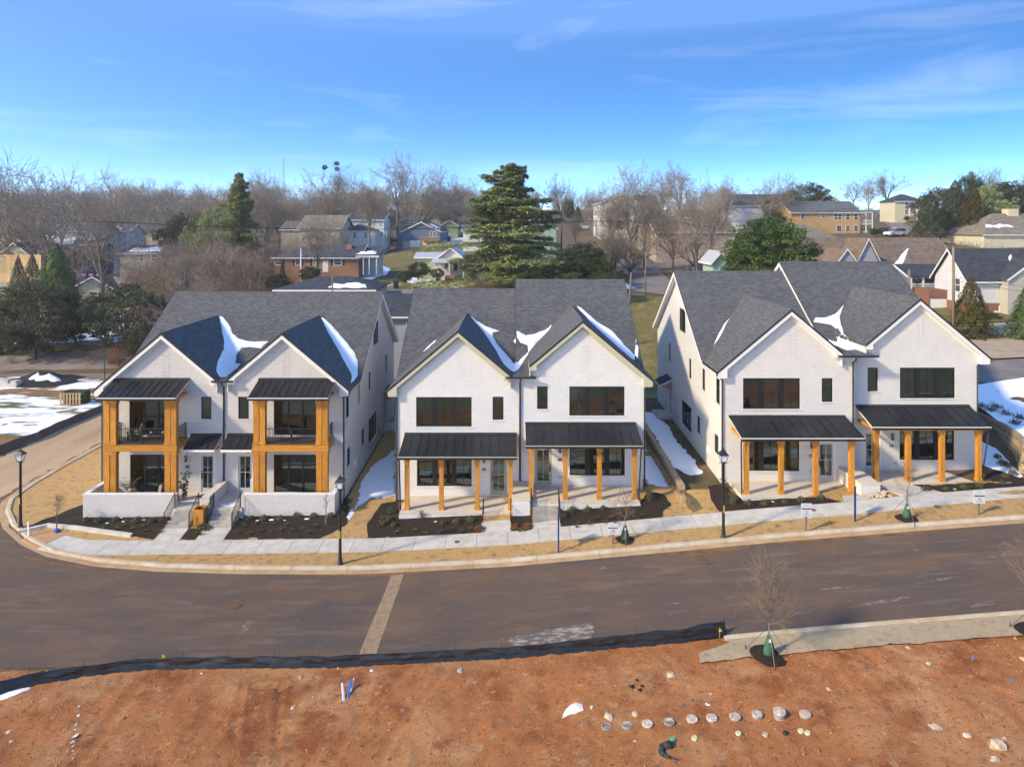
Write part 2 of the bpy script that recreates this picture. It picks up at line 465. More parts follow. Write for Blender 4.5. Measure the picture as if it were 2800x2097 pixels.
# ------------------------------------------------------------------ terrain
ZS_X = [-200, -60, -30, -15.5, -8, -.3, 7.4, 15, 22.7, 28, 40, 60, 200]
ZS_Z = [.2, .3, .35, .5, .6, 1.0, 1.7, 2.4, 3.0, 3.4, 4.2, 5, 6]
TX = np.array([-200, -60, -37, -28, -15.5, -8, -.3, 7.4, 10.9, 11.2, 15, 22.6, 23.4, 28, 34, 36.4, 40, 60, 200], float)
TY = np.array([-60, 36, 38.3, 41.7, 44, 48, 54, 60, 66], float)
_zs = np.interp(TX, ZS_X, ZS_Z)
_yard = np.array([.3, .4, .5, .9, 1.0, 1.05, 1.4, 1.85, 1.95, 2.45, 2.65, 2.8, 3.1, 3.15, 3.35, 3.5, 4.6, 6.0, 7])
_y48 = np.array([.3, .4, .5, .95, 1.2, 1.2, 1.45, 1.85, 1.95, 2.6, 2.7, 2.8, 3.1, 3.2, 3.45, 4.4, 5.4, 6.3, 7.5])
_y54 = np.array([.3, .4, .5, .95, 1.4, 1.35, 1.5, 1.9, 2.0, 2.8, 2.8, 2.9, 3.2, 3.3, 3.6, 5.8, 6.3, 6.8, 8])
_y60 = np.array([.3, .4, .5, .95, 1.5, 1.5, 1.6, 2.0, 2.1, 2.9, 2.9, 3.0, 3.3, 3.5, 4.2, 6.5, 6.7, 7.2, 8.5])
_y66 = np.array([.3, .4, .5, .95, 1.5, 1.5, 1.8, 2.3, 2.5, 3.0, 3.1, 3.4, 3.6, 4.2, 5.5, 6.8, 7.1, 7.8, 9])
TZ = np.stack([_zs, _zs, _zs + .10, _zs + .16, _yard, _y48, _y54, _y60, _y66])
FX = np.array([-900, -250, -150, -80, -50, -30, -10, 10, 30, 45, 80, 130, 250, 900], float)
FY = np.array([66, 75, 88, 105, 125, 150, 190, 240, 320, 420, 530], float)
FZ = np.array([
    [.3, .3, .3, .3, .4, .8, 1.5, 2.4, 4.2, 7.2, 8.6, 10, 11, 12],
    [.3, .3, .3, .3, .4, .8, 2.4, 3.6, 4.6, 7.6, 9.2, 10.5, 12, 13],
    [.5, .5, .5, .6, .9, 2.8, 5.4, 6.4, 6.8, 8.4, 10, 11, 13, 14],
    [1.5, 1.5, 1.5, 1.6, 4.2, 9, 9.9, 10, 10, 10.6, 12, 13, 15, 16],
    [2, 2, 2, 2.2, 7, 9.8, 10.4, 10.8, 11.2, 12.4, 13.5, 14.6, 16, 17],
    [2.6, 2.6, 2.6, 2.8, 8, 10.6, 11.4, 12, 13, 14, 15.4, 16.6, 18, 19],
    [5, 5, 5, 6.2, 10, 13.2, 14, 14.6, 15.2, 16.2, 17.4, 18.8, 20, 20],
    [9, 9, 9, 10, 12.2, 15, 16, 16.6, 17.6, 18.6, 20.4, 21.8, 22, 22],
    [13, 13, 13, 14, 16, 17.4, 18, 18.4, 19, 20, 22, 23, 23, 23],
    [22] * 14,
    [31] * 14])
def _bil(X, Y, Z, x, y):
    x = min(max(x, X[0]), X[-1]); y = min(max(y, Y[0]), Y[-1])
    i = min(max(int(np.searchsorted(X, x)) - 1, 0), len(X) - 2); j = min(max(int(np.searchsorted(Y, y)) - 1, 0), len(Y) - 2)
    a = (x - X[i]) / (X[i + 1] - X[i]); b = (y - Y[j]) / (Y[j + 1] - Y[j])
    return Z[j, i] * (1 - a) * (1 - b) + Z[j, i + 1] * a * (1 - b) + Z[j + 1, i] * (1 - a) * b + Z[j + 1, i + 1] * a * b
_hc = {}
def h(x, y):
    k = (round(x, 3), round(y, 3))
    r = _hc.get(k)
    if r is None:
        if y <= 62: r = _bil(TX, TY, TZ, x, y)
        elif y >= 72: r = _bil(FX, FY, FZ, x, y)
        else:
            t = (y - 62) / 10; r = _bil(TX, TY, TZ, x, y) * (1 - t) + _bil(FX, FY, FZ, x, y) * t
        r = float(r); _hc[k] = r
    return r

def gp(u, v, hf=None, y0=20, y1=420, off=0.0):
    """point of a height field seen along one sight line of the survey photograph"""
    hf = hf or h
    y = y0; step = .5; prev = y0
    while y < y1:
        p = at(u, v, y)
        if p.z <= hf(p.x, y) + off:
            a, b = prev, y
            for _ in range(14):
                m = (a + b) / 2; q = at(u, v, m)
                if q.z <= hf(q.x, m) + off: b = m
                else: a = m
            q = at(u, v, b); return Vector((q.x, b, hf(q.x, b) + off))
        prev = y; y += step if y < 90 else 1.5
    q = at(u, v, y1); return Vector((q.x, y1, hf(q.x, y1)))

def sheet(name, poly, m, off=.03, step=1.0, kind='structure', label=None, edge=None, jit=0, hf=None, rough=0, seed=0, parent=None, skirt=0.0):
    """a sheet draped over the terrain; edges follow the outline"""
    hf = hf or h
    ol = dens(poly, edge or step, jit=jit, seed=seed)
    xs = [p[0] for p in ol]; ys = [p[1] for p in ol]
    pts = []
    nx = int((max(xs) - min(xs)) / step); ny = int((max(ys) - min(ys)) / step)
    for i in range(1, nx + 1):
        for j in range(1, ny + 1):
            x = min(xs) + i * step + rnd.uniform(-.2, .2) * step; y = min(ys) + j * step + rnd.uniform(-.2, .2) * step
            if in_poly(x, y, ol): pts.append((x, y))
    V, F = cdt(ol, (), pts)
    vs = []
    for p in V:
        z = hf(p.x, p.y) + off
        if rough: z += rough * (noise.noise((p.x * 1.1, p.y * 1.1, seed)) + .6 * noise.noise((p.x * 3.3, p.y * 3.3, seed + 4)) + .35 * noise.noise((p.x * 8, p.y * 8, seed + 8)))
        vs.append((p.x, p.y, z))
    mb = MB().add(vs, F)
    if skirt:
        n = len(ol)
        top = [(x, y, hf(x, y) + off) for x, y in ol]; bot = [(x, y, hf(x, y) + off - skirt) for x, y in ol]
        mb.add(top + bot, [(i, (i + 1) % n, (i + 1) % n + n, i + n) for i in range(n)])
    o = mb.build(name, m, parent, smooth=True)
    if not parent: tag(o, label, None, None, kind)
    return o

def snow(name, poly, label, hf=None, thick=.06, step=.25, jit=.12, seed=0, m=None):
    ol = dens(poly, step * .8, jit=jit, seed=seed)
    hf = hf or h
    xs = [p[0] for p in ol]; ys = [p[1] for p in ol]
    A = np.array(ol)
    pts = []
    x = min(xs)
    while x < max(xs):
        y = min(ys)
        while y < max(ys):
            q = (x + rnd.uniform(-.3, .3) * step, y + rnd.uniform(-.3, .3) * step)
            if in_poly(q[0], q[1], ol): pts.append(q)
            y += step
        x += step
    V, F = cdt(ol, (), pts)
    vs = []
    for p in V:
        d = float(np.min(np.hypot(A[:, 0] - p.x, A[:, 1] - p.y)))
        t = min(1, d / .25); t = math.sqrt(t)
        vs.append((p.x, p.y, hf(p.x, p.y) + .012 + thick * t + .02 * t * noise.noise((p.x * 2, p.y * 2, seed))))
    o = MB().add(vs, F).build(name, m or M['snow'], None, smooth=True)
    return tag(o, label, 'snow', 'patches of melting snow', 'stuff')

def ground():
    xs = sorted(set([-600, -420] + list(np.arange(-300, -60, 10)) + list(np.arange(-60, 60.1, 1.5)) + list(np.arange(70, 301, 10)) + [420, 600] + [t for t in TX if abs(t) < 600]))
    ys = sorted(set([-60, -20, 5] + list(np.arange(14, 72, 1.5)) + list(np.arange(72, 130, 3)) + list(np.arange(130, 330, 8)) + [360, 420, 470, 530] + list(TY)))
    V = []; F = []
    for y in ys:
        for x in xs: V.append((x, y, h(x, y)))
    n = len(xs)
    for j in range(len(ys) - 1):
        for i in range(n - 1): F.append((j * n + i, j * n + i + 1, (j + 1) * n + i + 1, (j + 1) * n + i))
    o = obj('ground', np_mesh('ground', V, F, M['litter'], True))
    tag(o, kind='structure')
ground()

# kerb line of the corner and street (edge of asphalt)
KERB = [(-36.7, 90), (-36.7, 55), (-36.4, 50.5), (-35.9, 47.8), (-34.6, 45.7), (-32.5, 43.4), (-30, 41.5), (-27.4, 40.0), (-24, 38.85), (-20, 38.2), (-15, 37.85), (-10, 37.7), (34, 37.7), (50, 38.2)]
KD = dens(KERB, .5, closed=False)
YN = 30.1                                              # near edge of the street
sheet('road', [(-70, YN), (60, YN), (60, 38.4)] + KERB[::-1][:-2] + [(-36.7, 62), (-43.4, 62), (-43.4, 44), (-46, 40.5), (-70, 39.5)], M['asphalt'], off=.02, step=1.0, kind='structure')
sheet('side_street', [(-36.72, 61.5), (-36.72, 80), (-43.2, 80), (-43.2, 61.5)], M['asphalt2'], off=.035, step=1.2)
sheet('cul_de_sac', [(-36.72, 80.02), (-36.72, 84), (-37, 95.5), (-62, 96.5), (-85, 95), (-85, 87), (-60, 86.5), (-46, 84), (-43.25, 80.02)], M['road_far'], off=.035, step=1.2)
sheet('side_street_dust', [(-36.9, 62.5), (-43.1, 62.5), (-43.1, 46.6), (-41.5, 44.6), (-38.5, 45.5), (-36.6, 48.5)], M['asphalt2'], off=.034, step=1.0, jit=.5, edge=.5)
# verge of dormant sod, yards, mulch beds
inner = [(-36.25, 90), (-36.25, 55), (-35.9, 50.6), (-35.4, 48.1), (-34.1, 46.1), (-32.1, 43.9), (-29.7, 42.0), (-27.2, 40.55), (-23.9, 39.4), (-20, 38.75), (-15, 38.4), (-10, 38.25), (34, 38.25), (50, 38.75)]
sheet('lawn', inner + [(50, 47), (35.5, 44.6), (33.2, 44.3), (11.3, 44.9), (11.3, 66), (9.2, 66), (9.2, 46.2), (-8, 46.2), (-8, 66), (-11.4, 66), (-11.4, 46.5), (-28.4, 46.5), (-28.4, 90)], M['straw'], off=.05, step=1.0, rough=.015)

# ------------------------------------------------------------------ kerbs: sections with joints, each a piece of the kerb
def offset_line(pts, d):
    out = []
    for i, p in enumerate(pts):
        a = Vector(pts[max(0, i - 1)]); b = Vector(pts[min(len(pts) - 1, i + 1)])
        t = (b - a).normalized(); n = Vector((-t.y, t.x))
        out.append((p[0] + n.x * d, p[1] + n.y * d))
    return out

def kerb_run(name, line, side, prof_k, prof_g, sect, label_parent):
    """line: edge of asphalt; profiles as (offset, height) strips swept along it; split into sections"""
    par = link(bpy.data.objects.new(name, None)); tag(par, kind='structure'); WL[par.name] = Vector((0, 0, 0))
    pts = dens(line, .35, closed=False)
    acc = 0; cuts = [0]
    for i in range(1, len(pts)):
        acc += math.dist(pts[i], pts[i - 1])
        if acc >= sect: cuts.append(i); acc = 0
    cuts.append(len(pts) - 1)
    for nm, prof, m in (('kerb_section', prof_k, M['kerb']), ('gutter_section', prof_g, M['gutter'])):
        lines = [offset_line(pts, side * d) for d, z in prof]
        for a, b in zip(cuts[:-1], cuts[1:]):
            if b - a < 2: continue
            mb = MB(); k = len(prof); vs = []; n = 0
            for i in range(a, b + 1):
                for (d, z), ln in zip(prof, lines):
                    x, y = ln[i]
                    if i == a or i == b:                      # open joint
                        j = a + 1 if i == a else b - 1
                        f = .03
                        x += (ln[j][0] - x) * f; y += (ln[j][1] - y) * f
                    vs.append((x, y, h(pts[i][0], pts[i][1]) + z))
                n += 1
            fs = [(i * k + j, i * k + j + 1, (i + 1) * k + j + 1, (i + 1) * k + j) for i in range(n - 1) for j in range(k - 1)]
            if side > 0: fs = [f[::-1] for f in fs]
            fs += [tuple(range(k)), tuple(range(n * k - 1, (n - 1) * k - 1, -1))]
            mb.add(vs, fs).build(nm, m, par)
    return par
PK = [(.44, -.1), (.44, .055), (.48, .15), (.52, .175), (.70, .175), (.72, .13), (.72, -.1)]
PG = [(0, -.1), (0, .030), (.2, .036), (.43, .028), (.43, -.1)]
kerb_run('far_kerb', [(-36.7, 79)] + [p for p in KERB if p[1] < 84], 1, PK, PG, 3.2, None)
kerb_run('near_kerb', [(9.2, YN), (60, YN)], -1, [(.16, -.1), (.16, .05), (.2, .13), (.24, .155), (.4, .155), (.42, .12), (.42, -.1)], [(0, -.1), (0, .030), (.15, .03), (.15, -.1)], 3.2, None)

# ------------------------------------------------------------------ pavement slabs
pav = link(bpy.data.objects.new('pavement', None)); tag(pav, kind='structure'); WL[pav.name] = Vector((0, 0, 0))
def slab_poly(poly, m=None, off=.10, th=.12, name='slab', parent=None):
    p3 = [(x, y, h(x, y) + off) for x, y in poly]
    return MB().slab(p3, (0, 0, -th)).build(name, m or M['conc'], parent or pav)
def swk(x):                                            # near and far edge of the pavement
    e = max(0, x - 20) * .055
    w = max(0, (-21 - x)) * .07
    return 40.05 + e - w * .1, 41.65 + e * 1.1 + w * .5
x = -26.4
while x < 46:
    x1 = x + 1.86
    a0, b0 = swk(x); a1, b1 = swk(x1)
    slab_poly([(x + .012, a0), (x1 - .012, a1), (x1 - .012, b1), (x + .012, b0)])
    x = x1
# corner ramp
slab_poly([(-28.6, 40.9), (-26.42, 40.1), (-26.42, 41.95), (-27.9, 42.35)], M['conc'], off=.07)
slab_poly([(-30.3, 42.0), (-28.63, 40.95), (-27.93, 42.4), (-29.3, 43.0)], mat('brick_red_tactile_mat', (.52, .24, .10), (.45, .30, .19), sc=5, rough=.8, bump=.8, bsc=30), off=.075, name='tactile_ramp')
edge = [(-31.0, 42.7), (-29.6, 43.35), (-27.6, 43.0), (-25.5, 42.55), (-23.6, 42.15)]
def beam_on(name, pts, w, z0, z1, m, par):
    l = offset_line(pts, w / 2); r = offset_line(pts, -w / 2); mb = MB()
    for i in range(len(pts) - 1):
        b = [l[i], l[i + 1], r[i + 1], r[i]]
        mb.slab([(p[0], p[1], h(*p) + z1) for p in b], (0, 0, z0 - z1))
    return mb.build(name, m, par)
beam_on('pavement_edging', edge, .2, -.1, .24, M['conc'], pav)
# walks from the pavement to the steps
def walk(xa, xb, y1, ym=None):
    a = swk(xa)[1]
    n = 2
    for i in range(n):
        ya = a + .015 + (y1 - a) * i / n; yb = a + (y1 - a) * (i + 1) / n - .015
        slab_poly([(xa, ya), (xb, ya), (xb, yb), (xa, yb)], off=.105)
walk(-22.0, -20.45, 42.95); walk(-19.45, -17.75, 42.95)
walk(-2.0, -.2, 43.0); walk(1.15, 2.85, 42.5)
slab_poly([(20.2, 41.75), (22.3, 41.8), (21.35, 42.8), (20.6, 42.8)], off=.11)
slab_poly([(23.9, 41.9), (26.4, 42.05), (25.6, 43.95), (23.3, 43.95)], off=.11)
# beds
def bed(pl, seed):
    o = sheet('mulch_bed', pl, M['mulch'], off=.09, step=.35, edge=.3, jit=.08, rough=.035, seed=seed)
    return o
bed([(-31.2, 42.75), (-29.5, 43.5), (-27.4, 43.15), (-23.5, 42.25), (-22.1, 41.8), (-22.1, 44.5), (-28, 44.5), (-28.3, 47), (-29.2, 46.6)], 1)
bed([(-20.4, 41.75), (-19.5, 41.75), (-19.5, 42.9), (-20.4, 42.9)], 2)
bed([(-17.7, 41.75), (-11.9, 41.72), (-10.6, 43.2), (-10.9, 45), (-11.5, 47), (-11.5, 52), (-11.6, 44.5), (-17.7, 44.5)], 3)
bed([(-8.9, 41.7), (-2.05, 41.75), (-2.05, 43.9), (-7.3, 43.9), (-7.9, 46.4), (-8.9, 46.0), (-9.3, 43.2)], 4)
bed([(-.15, 41.75), (1.1, 41.75), (1.1, 43.4), (-.15, 43.4)], 5)
bed([(2.9, 41.75), (9.1, 41.8), (9.3, 42.8), (10.1, 43.7), (10.0, 45.4), (9.1, 46.2), (8.0, 43.9), (2.9, 43.9)], 6)
bed([(12.6, 41.8), (14.6, 41.75), (20.1, 41.75), (19.4, 42.75), (14.4, 42.9), (13.9, 45.5), (12.9, 45.3), (12.5, 43.2)], 7)
bed([(26.5, 42.15), (36, 42.75), (36, 44.2), (33.3, 44.3), (32.2, 47), (31.6, 47), (31.0, 44.1), (25.7, 44.0)], 8)
# dirt lot in front with a rough surface, sod strip by the near kerb
def dirt_h(x, y):
    t = max(0, min(1, (29.6 - y) / 1.2))
    z = h(x, y) + t * (.10 + .10 * noise.noise((x * .5, y * .5, 3)) + .05 * noise.noise((x * 1.7, y * 1.7, 5)))
    for cx, w, d, k, c in ((-15.8, .25, .07, .05, 0), (-11.2, .16, .05, .25, .02), (-9.6, .16, .05, .25, .02), (-5.2, .2, .05, -.5, .03), (-3.4, .2, .05, -.5, .03), (13.5, .2, .045, .9, .02), (15.4, .2, .045, .9, .02)):   # wheel ruts with cleat marks
        xx = cx + k * (28 - y) + c * (28 - y) ** 2
        e = math.exp(-((x - xx) / w) ** 2)
        if e > .02: z -= d * e * t * (.75 + .25 * math.sin(y * 21 + x * 4)); z += .45 * d * t * math.exp(-((abs(x - xx) - w * 1.8) / (w * .7)) ** 2)
    return z
M['reflected_ground'] = mat_ground('window_reflection_ground', [((.26, .20, .12), 0, 0, 0, I3, 0), ((.16, .15, .09), .12, .45, .6, I3, 1), ((.40, .34, .26), .2, .55, .7, I3, 2), ((.25, .12, .06), .3, .6, .75, I3, 3)], bump=.3)  # tan tone chosen to keep the window reflections from turning red
def dirt_lot():
    xs = np.arange(-27, 29.01, .12); ys = np.concatenate([np.arange(19.9, 29.85, .12), [29.86]])
    V = []
    for y in ys:
        for x in xs:
            if y < 24.2 - (x + 27) * .066: y = 24.2 - (x + 27) * .066 - .02
            e = .030 * noise.noise((x * 4.2, y * 4.2, 1)) + .026 * abs(noise.noise((x * 9, y * 9, 2))) + .05 * max(0, noise.noise((x * 3.1, y * 3.1, 7)) - .35)
            V.append((x, y, dirt_h(x, y) + .02 + e))
    n = len(xs); F = [(j * n + i, j * n + i + 1, (j + 1) * n + i + 1, (j + 1) * n + i) for j in range(len(ys) - 1) for i in range(n - 1)]
    o = obj('bare_red_clay_ground', np_mesh('clay', V, F, M['dirt'], True)); tag(o, kind='structure')
dirt_lot()
sheet('unseen_ground_beyond', [(-90, -40), (90, -40), (90, 29.6), (29, 29.6), (29, 20.5), (-27, 24.2), (-27, 29.6), (-90, 29.6)], M['reflected_ground'], off=.03, step=2)  # added ground out of view, edged for what the upper windows reflect
sheet('sod_strip', [gp(u_, v_, dirt_h)[:2] for u_, v_ in ((1911, 1789), (1990, 1764), (2003, 1750))] + [(10, 29.72), (45, 29.72)] + [gp(u_, v_, dirt_h)[:2] for u_, v_ in ((2950, 1728), (2800, 1742), (2500, 1765), (2250, 1782), (2090, 1797), (1914, 1818))], M['straw2'], off=.0, step=.3, edge=.25, jit=.05, hf=lambda x, y: dirt_h(x, y) + .09, rough=.012, seed=3)
sheet('orange_clay_patch', [(-11.6, 29.1), (-10, 29.3), (-9.1, 28.7), (-9.8, 28.2), (-11.3, 28.4)], mat_ground('orange_clay', [((.56, .25, .075), 0, 0, 0, I3, 0), ((.40, .155, .06), 2.2, .40, .52, I3, 3)], bump=1, bsc=20), off=.0, step=.2, edge=.15, jit=.3, hf=lambda x, y: dirt_h(x, y) + .035, rough=.012, seed=6)
# utility trench across the road, patched paler asphalt
sheet('trench_patch', [(-6.72, 37.6), (-6.05, 37.6), (-6.2, YN + .1), (-6.98, YN + .1)], mat_ground('tan_trench_fill', [((.30, .20, .12), 0, 0, 0, I3, 0), ((.36, .26, .17), 6, .5, .65, I3, 1), ((.20, .14, .095), 2.2, .5, .7, I3, 2)], bump=.6, bsc=40, bdist=.02), off=.026, step=.5, edge=.4, jit=.03)
sheet('worn_asphalt_patch', [(-.6, 31.3), (2.3, 31.75), (3.6, 31.95), (3.65, 31.0), (3.3, 30.75), (.2, 30.5)], mat_ground('scraped_asphalt', [((.13, .105, .09), 0, 0, 0, I3, 0), ((.34, .28, .235), 4.5, .46, .60, (.5, 1.3, 1), 1)], bump=.4, bsc=40, bdist=.02), off=.027, step=.4, edge=.25, jit=.12)

# snow in the side yards and on the bank to the right
def R1(X, Y): return 200 + X / 2.301, 780 + Y / 2.301
def R2(X, Y): return 1000 + X / 2.124, 740 + Y / 2.124
def R3(X, Y): return 1750 + X / 2.021, 700 + Y / 2.021
def R4(X, Y): return X / 2.672, 980 + Y / 2.672
g2 = lambda f, pts: [gp(*f(X, Y))[:2] for X, Y in pts]
snow('snow_patch', g2(R1, [(1800, 1240), (1890, 1120), (1960, 1080), (2035, 1010), (2035, 1330), (1960, 1345), (1870, 1350), (1800, 1400), (1740, 1480), (1690, 1470), (1760, 1400), (1790, 1330)]), 'snow lying in the narrow yard between the first two houses', seed=1)
snow('snow_patch', g2(R2, [(1632, 1010), (1700, 1100), (1760, 1200), (1790, 1262), (1740, 1225), (1660, 1215), (1632, 1225)]), 'snow strip left of the low retaining wall beside number 68', seed=2)
# ------------------------------------------------------------------ the three duplex houses
K = .84; KM = .67
M['deck'] = mat('dark_deck_board', (.10, .065, .05), rough=.7)
def bx(mb, ax, pos, a0, a1, z0, z1, c0, c1):
    """box on a wall: along the wall a0..a1, up z0..z1, outwards c0..c1"""
    if ax == 'y': mb.box(a0, pos - c1, z0, a1, pos - c0, z1)
    elif ax == 'r': mb.box(pos + c0, a0, z0, pos + c1, a1, z1)
    else: mb.box(pos - c1, a0, z0, pos - c0, a1, z1)
    return mb
def bp(name, m, ax, pos, a0, a1, z0, z1, c0, c1, parent):
    if ax == 'y': return piece(name, m, a0, pos - c1, z0, a1, pos - c0, z1, parent)
    if ax == 'r': return piece(name, m, pos + c0, a0, z0, pos + c1, a1, z1, parent)
    return piece(name, m, pos - c1, a0, z0, pos - c0, a1, z1, parent)

def window(par, ax, pos, a0, a1, z0, z1, cols=1, mull=.33, rows=2, half=True, sill=None, fr=.065, muntins=True, rec=.07):
    """black window set into its opening: frame, panes, muntins and a painted brick sill"""
    mb = MB(); c0, c1 = -rec - .05, -rec + .03
    bx(mb, ax, pos, a0, a0 + fr, z0, z1, c0, c1); bx(mb, ax, pos, a1 - fr, a1, z0, z1, c0, c1)
    bx(mb, ax, pos, a0 + fr, a1 - fr, z0, z0 + fr, c0, c1); bx(mb, ax, pos, a0 + fr, a1 - fr, z1 - fr, z1, c0, c1)
    W = (a1 - a0 - 2 * fr - mull * (cols - 1)) / cols
    spans = []
    for i in range(cols):
        s = a0 + fr + i * (W + mull); spans.append((s, s + W))
        if i < cols - 1: bx(mb, ax, pos, s + W, s + W + mull, z0 + fr, z1 - fr, c0, c1 + .002)
    w = mb.build('window', M['wframe'], par)
    for s, e in spans:
        bp('pane', M['glass'], ax, pos, s, e, z0 + fr, z1 - fr, -rec - .022, -rec - .012, w)
        if muntins:
            if half: bp('muntin', M['wframe'], ax, pos, (s + e) / 2 - .011, (s + e) / 2 + .011, z0 + fr, z1 - fr, -rec - .010, -rec + .004, w)
            for r in range(1, rows):
                z = z0 + (z1 - z0) * r / rows
                bp('muntin', M['wframe'], ax, pos, s, e, z - .010, z + .010, -rec - .010, -rec + .003, w)
    if sill:
        bp('sill', sill, ax, pos, a0 - .05, a1 + .05, z0 - .085, z0 - .003, -rec, .045, w)
        bp('lintel', sill, ax, pos, a0 - .04, a1 + .04, z1 + .004, z1 + .16, -.02, .014, w)
    return w

def door(par, ax, pos, a0, a1, z0, z1, m, trim, hinge=1, rec=.07):
    d = MB()
    f = .06
    bx(d, ax, pos, a0, a0 + f, z0, z1, -rec - .05, -rec + .06); bx(d, ax, pos, a1 - f, a1, z0, z1, -rec - .05, -rec + .06); bx(d, ax, pos, a0 + f, a1 - f, z1 - f, z1, -rec - .05, -rec + .06)
    d = d.build('door', trim, par)
    lf = MB(); s, e = a0 + f, a1 - f; st = .13
    bx(lf, ax, pos, s, s + st, z0, z1 - f, -rec - .04, -rec); bx(lf, ax, pos, e - st, e, z0, z1 - f, -rec - .04, -rec)
    bx(lf, ax, pos, s + st, e - st, z0, z0 + .28, -rec - .04, -rec); bx(lf, ax, pos, s + st, e - st, z1 - f - .15, z1 - f, -rec - .04, -rec)
    lf.build('door_leaf', m, d)
    a, b = z0 + .28, z1 - f - .15
    bp('pane', M['glass'], ax, pos, s + st, e - st, a, b, -rec - .025, -rec - .015, d)
    bp('muntin', m, ax, pos, (s + e) / 2 - .018, (s + e) / 2 + .018, a, b, -rec - .014, -rec - .001, d)
    bp('muntin', m, ax, pos, s + st, e - st, (a + b) / 2 - .018, (a + b) / 2 + .018, -rec - .014, -rec - .002, d)
    hx = s + .06 if hinge > 0 else e - .06
    hb = MB()
    bx(hb, ax, pos, hx - .03, hx + .03, z0 + .92, z0 + 1.28, -rec, -rec + .06); bx(hb, ax, pos, hx - .03, hx + .03, z0 + 1.36, z0 + 1.44, -rec, -rec + .04)
    hb.build('handle', M['black'], d)
    return d

def wall(name, ax, pos, outer, holes, th, m, par):
    """wall with real openings; outer = [(along, z)], holes = [(a0, z0, a1, z1)]"""
    hl = [[(a, b), (c, b), (c, d), (a, d)] for a, b, c, d in holes]
    V, F = cdt(outer, hl)
    def P(a, z, c):
        if ax == 'y': return (a, pos + c, z)
        if ax == 'r': return (pos - c, a, z)
        return (pos + c, a, z)
    mb = MB(); fl = ax == 'l'
    mb.add([P(p.x, p.y, 0) for p in V], [f[::-1] if fl else f for f in F])
    mb.add([P(p.x, p.y, th) for p in V], [f if fl else f[::-1] for f in F])
    for lp, inv in [(outer, False)] + [(q, True) for q in hl]:
        n = len(lp)
        vs = [P(a, z, 0) for a, z in lp] + [P(a, z, th) for a, z in lp]
        mb.add(vs, [(i, (i + 1) % n, (i + 1) % n + n, i + n) for i in range(n)])
    me = mb.mesh(name, m)
    import bmesh
    b = bmesh.new(); b.from_mesh(me); bmesh.ops.remove_doubles(b, verts=b.verts, dist=1e-4); bmesh.ops.recalc_face_normals(b, faces=b.faces); b.to_mesh(me); b.free()
    return obj(name, me, par)

def canopy(par, x0, x1, yb, zb, yf, zf, n, trim, brackets=(), gutter=True, sides=True):
    """standing seam lean-to roof: timber deck, separate metal panels with ribs, fascia, gutter"""
    sl = Vector((0, yf - yb, zf - zb))
    deck = MB().slab([(x0, yb, zb - .03), (x1, yb, zb - .03), (x1, yf, zf - .03), (x0, yf, zf - .03)], (0, 0, -.13)).build('canopy', trim, par)
    w = (x1 - x0 + .08) / n
    for i in range(n):
        a = x0 - .04 + i * w; b = a + w
        mb = MB().slab([(a + .006, yb + .0, zb), (b - .006, yb + .0, zb), (b - .006, yf - .05, zf - .012), (a + .006, yf - .05, zf - .012)], (0, 0, -.025))
        if i < n - 1 or True:
            mb.slab([(b - .03, yb, zb + .035), (b + .004, yb, zb + .035), (b + .004, yf - .05, zf + .025), (b - .03, yf - .05, zf + .025)], (0, 0, -.05))
        mb.build('roof_panel', M['panel'], deck)
    MB().slab([(x0 - .05, yb - .16, zb + .02 + .16 * sl.z / abs(sl.y) * 0 - .03), (x1 + .05, yb - .16, zb - .01), (x1 + .05, yb + .01, zb + .10), (x0 - .05, yb + .01, zb + .10)], (0, 0, -.04)).build('flashing', M['black'], deck)
    if gutter:
        piece('gutter', M['black'], x0 - .06, yf - .17, zf - .20, x1 + .06, yf - .055, zf - .085, deck)
        piece('drip_edge', trim, x0 - .05, yf - .075, zf - .083, x1 + .05, yf - .03, zf - .03, deck)
    else:
        piece('fascia', trim, x0 - .05, yf - .05, zf - .19, x1 + .05, yf - .008, zf - .028, deck)
    for xb in brackets:
        mb = MB()
        t = .07
        mb.slab([(xb - t, yb, zb - .95), (xb + t, yb, zb - .95), (xb + t, yf + .25, zf - .17), (xb - t, yf + .25, zf - .17)], (0, .0, .14))
        mb.slab([(xb - t, yb, zb - .18), (xb + t, yb, zb - .18), (xb + t, yf + .1, zf - .175), (xb - t, yf + .1, zf - .175)], (0, 0, -.14))
        mb.build('bracket', M['cedar'], deck)
    return deck

def column(par, x, y, z0, z1, w=.28):
    mb = MB(); r = w / 2
    mb.box(x - r, y - r, z0, x + r, y + r, z1)
    for a, b, e in ((z0, z0 + .16, .045), (z0 + .16, z0 + .21, .022), (z1 - .20, z1 - .002, .04), (z1 - .26, z1 - .2, .02)):
        mb.box(x - r - e, y - r - e, a, x + r + e, y + r + e, b)
    return mb.build('column', M['cedar'], par)

def railing(par, p, q, hgt=.95, step=.13, posts=(True, True), bottom=.1):
    """black metal railing from p to q (feet of its end posts)"""
    p, q = Vector(p), Vector(q); up = Vector((0, 0, hgt)); mb = MB()
    mb.tube(p + up, q + up, .028, n=4); mb.tube(p + Vector((0, 0, bottom)), q + Vector((0, 0, bottom)), .018, n=4)
    for pt, on in ((p, posts[0]), (q, posts[1])):
        if on: mb.tube(pt - Vector((0, 0, .03)), pt + up + Vector((0, 0, .04)), .035, n=4)
    r = mb.build('railing', M['black'], par)
    n = int((q - p).length / step)
    for i in range(1, n):
        c = p.lerp(q, i / n)
        piece('baluster', M['black'], c.x - .010, c.y - .010, c.z + bottom, c.x + .010, c.y + .010, c.z + hgt, r)
    return r

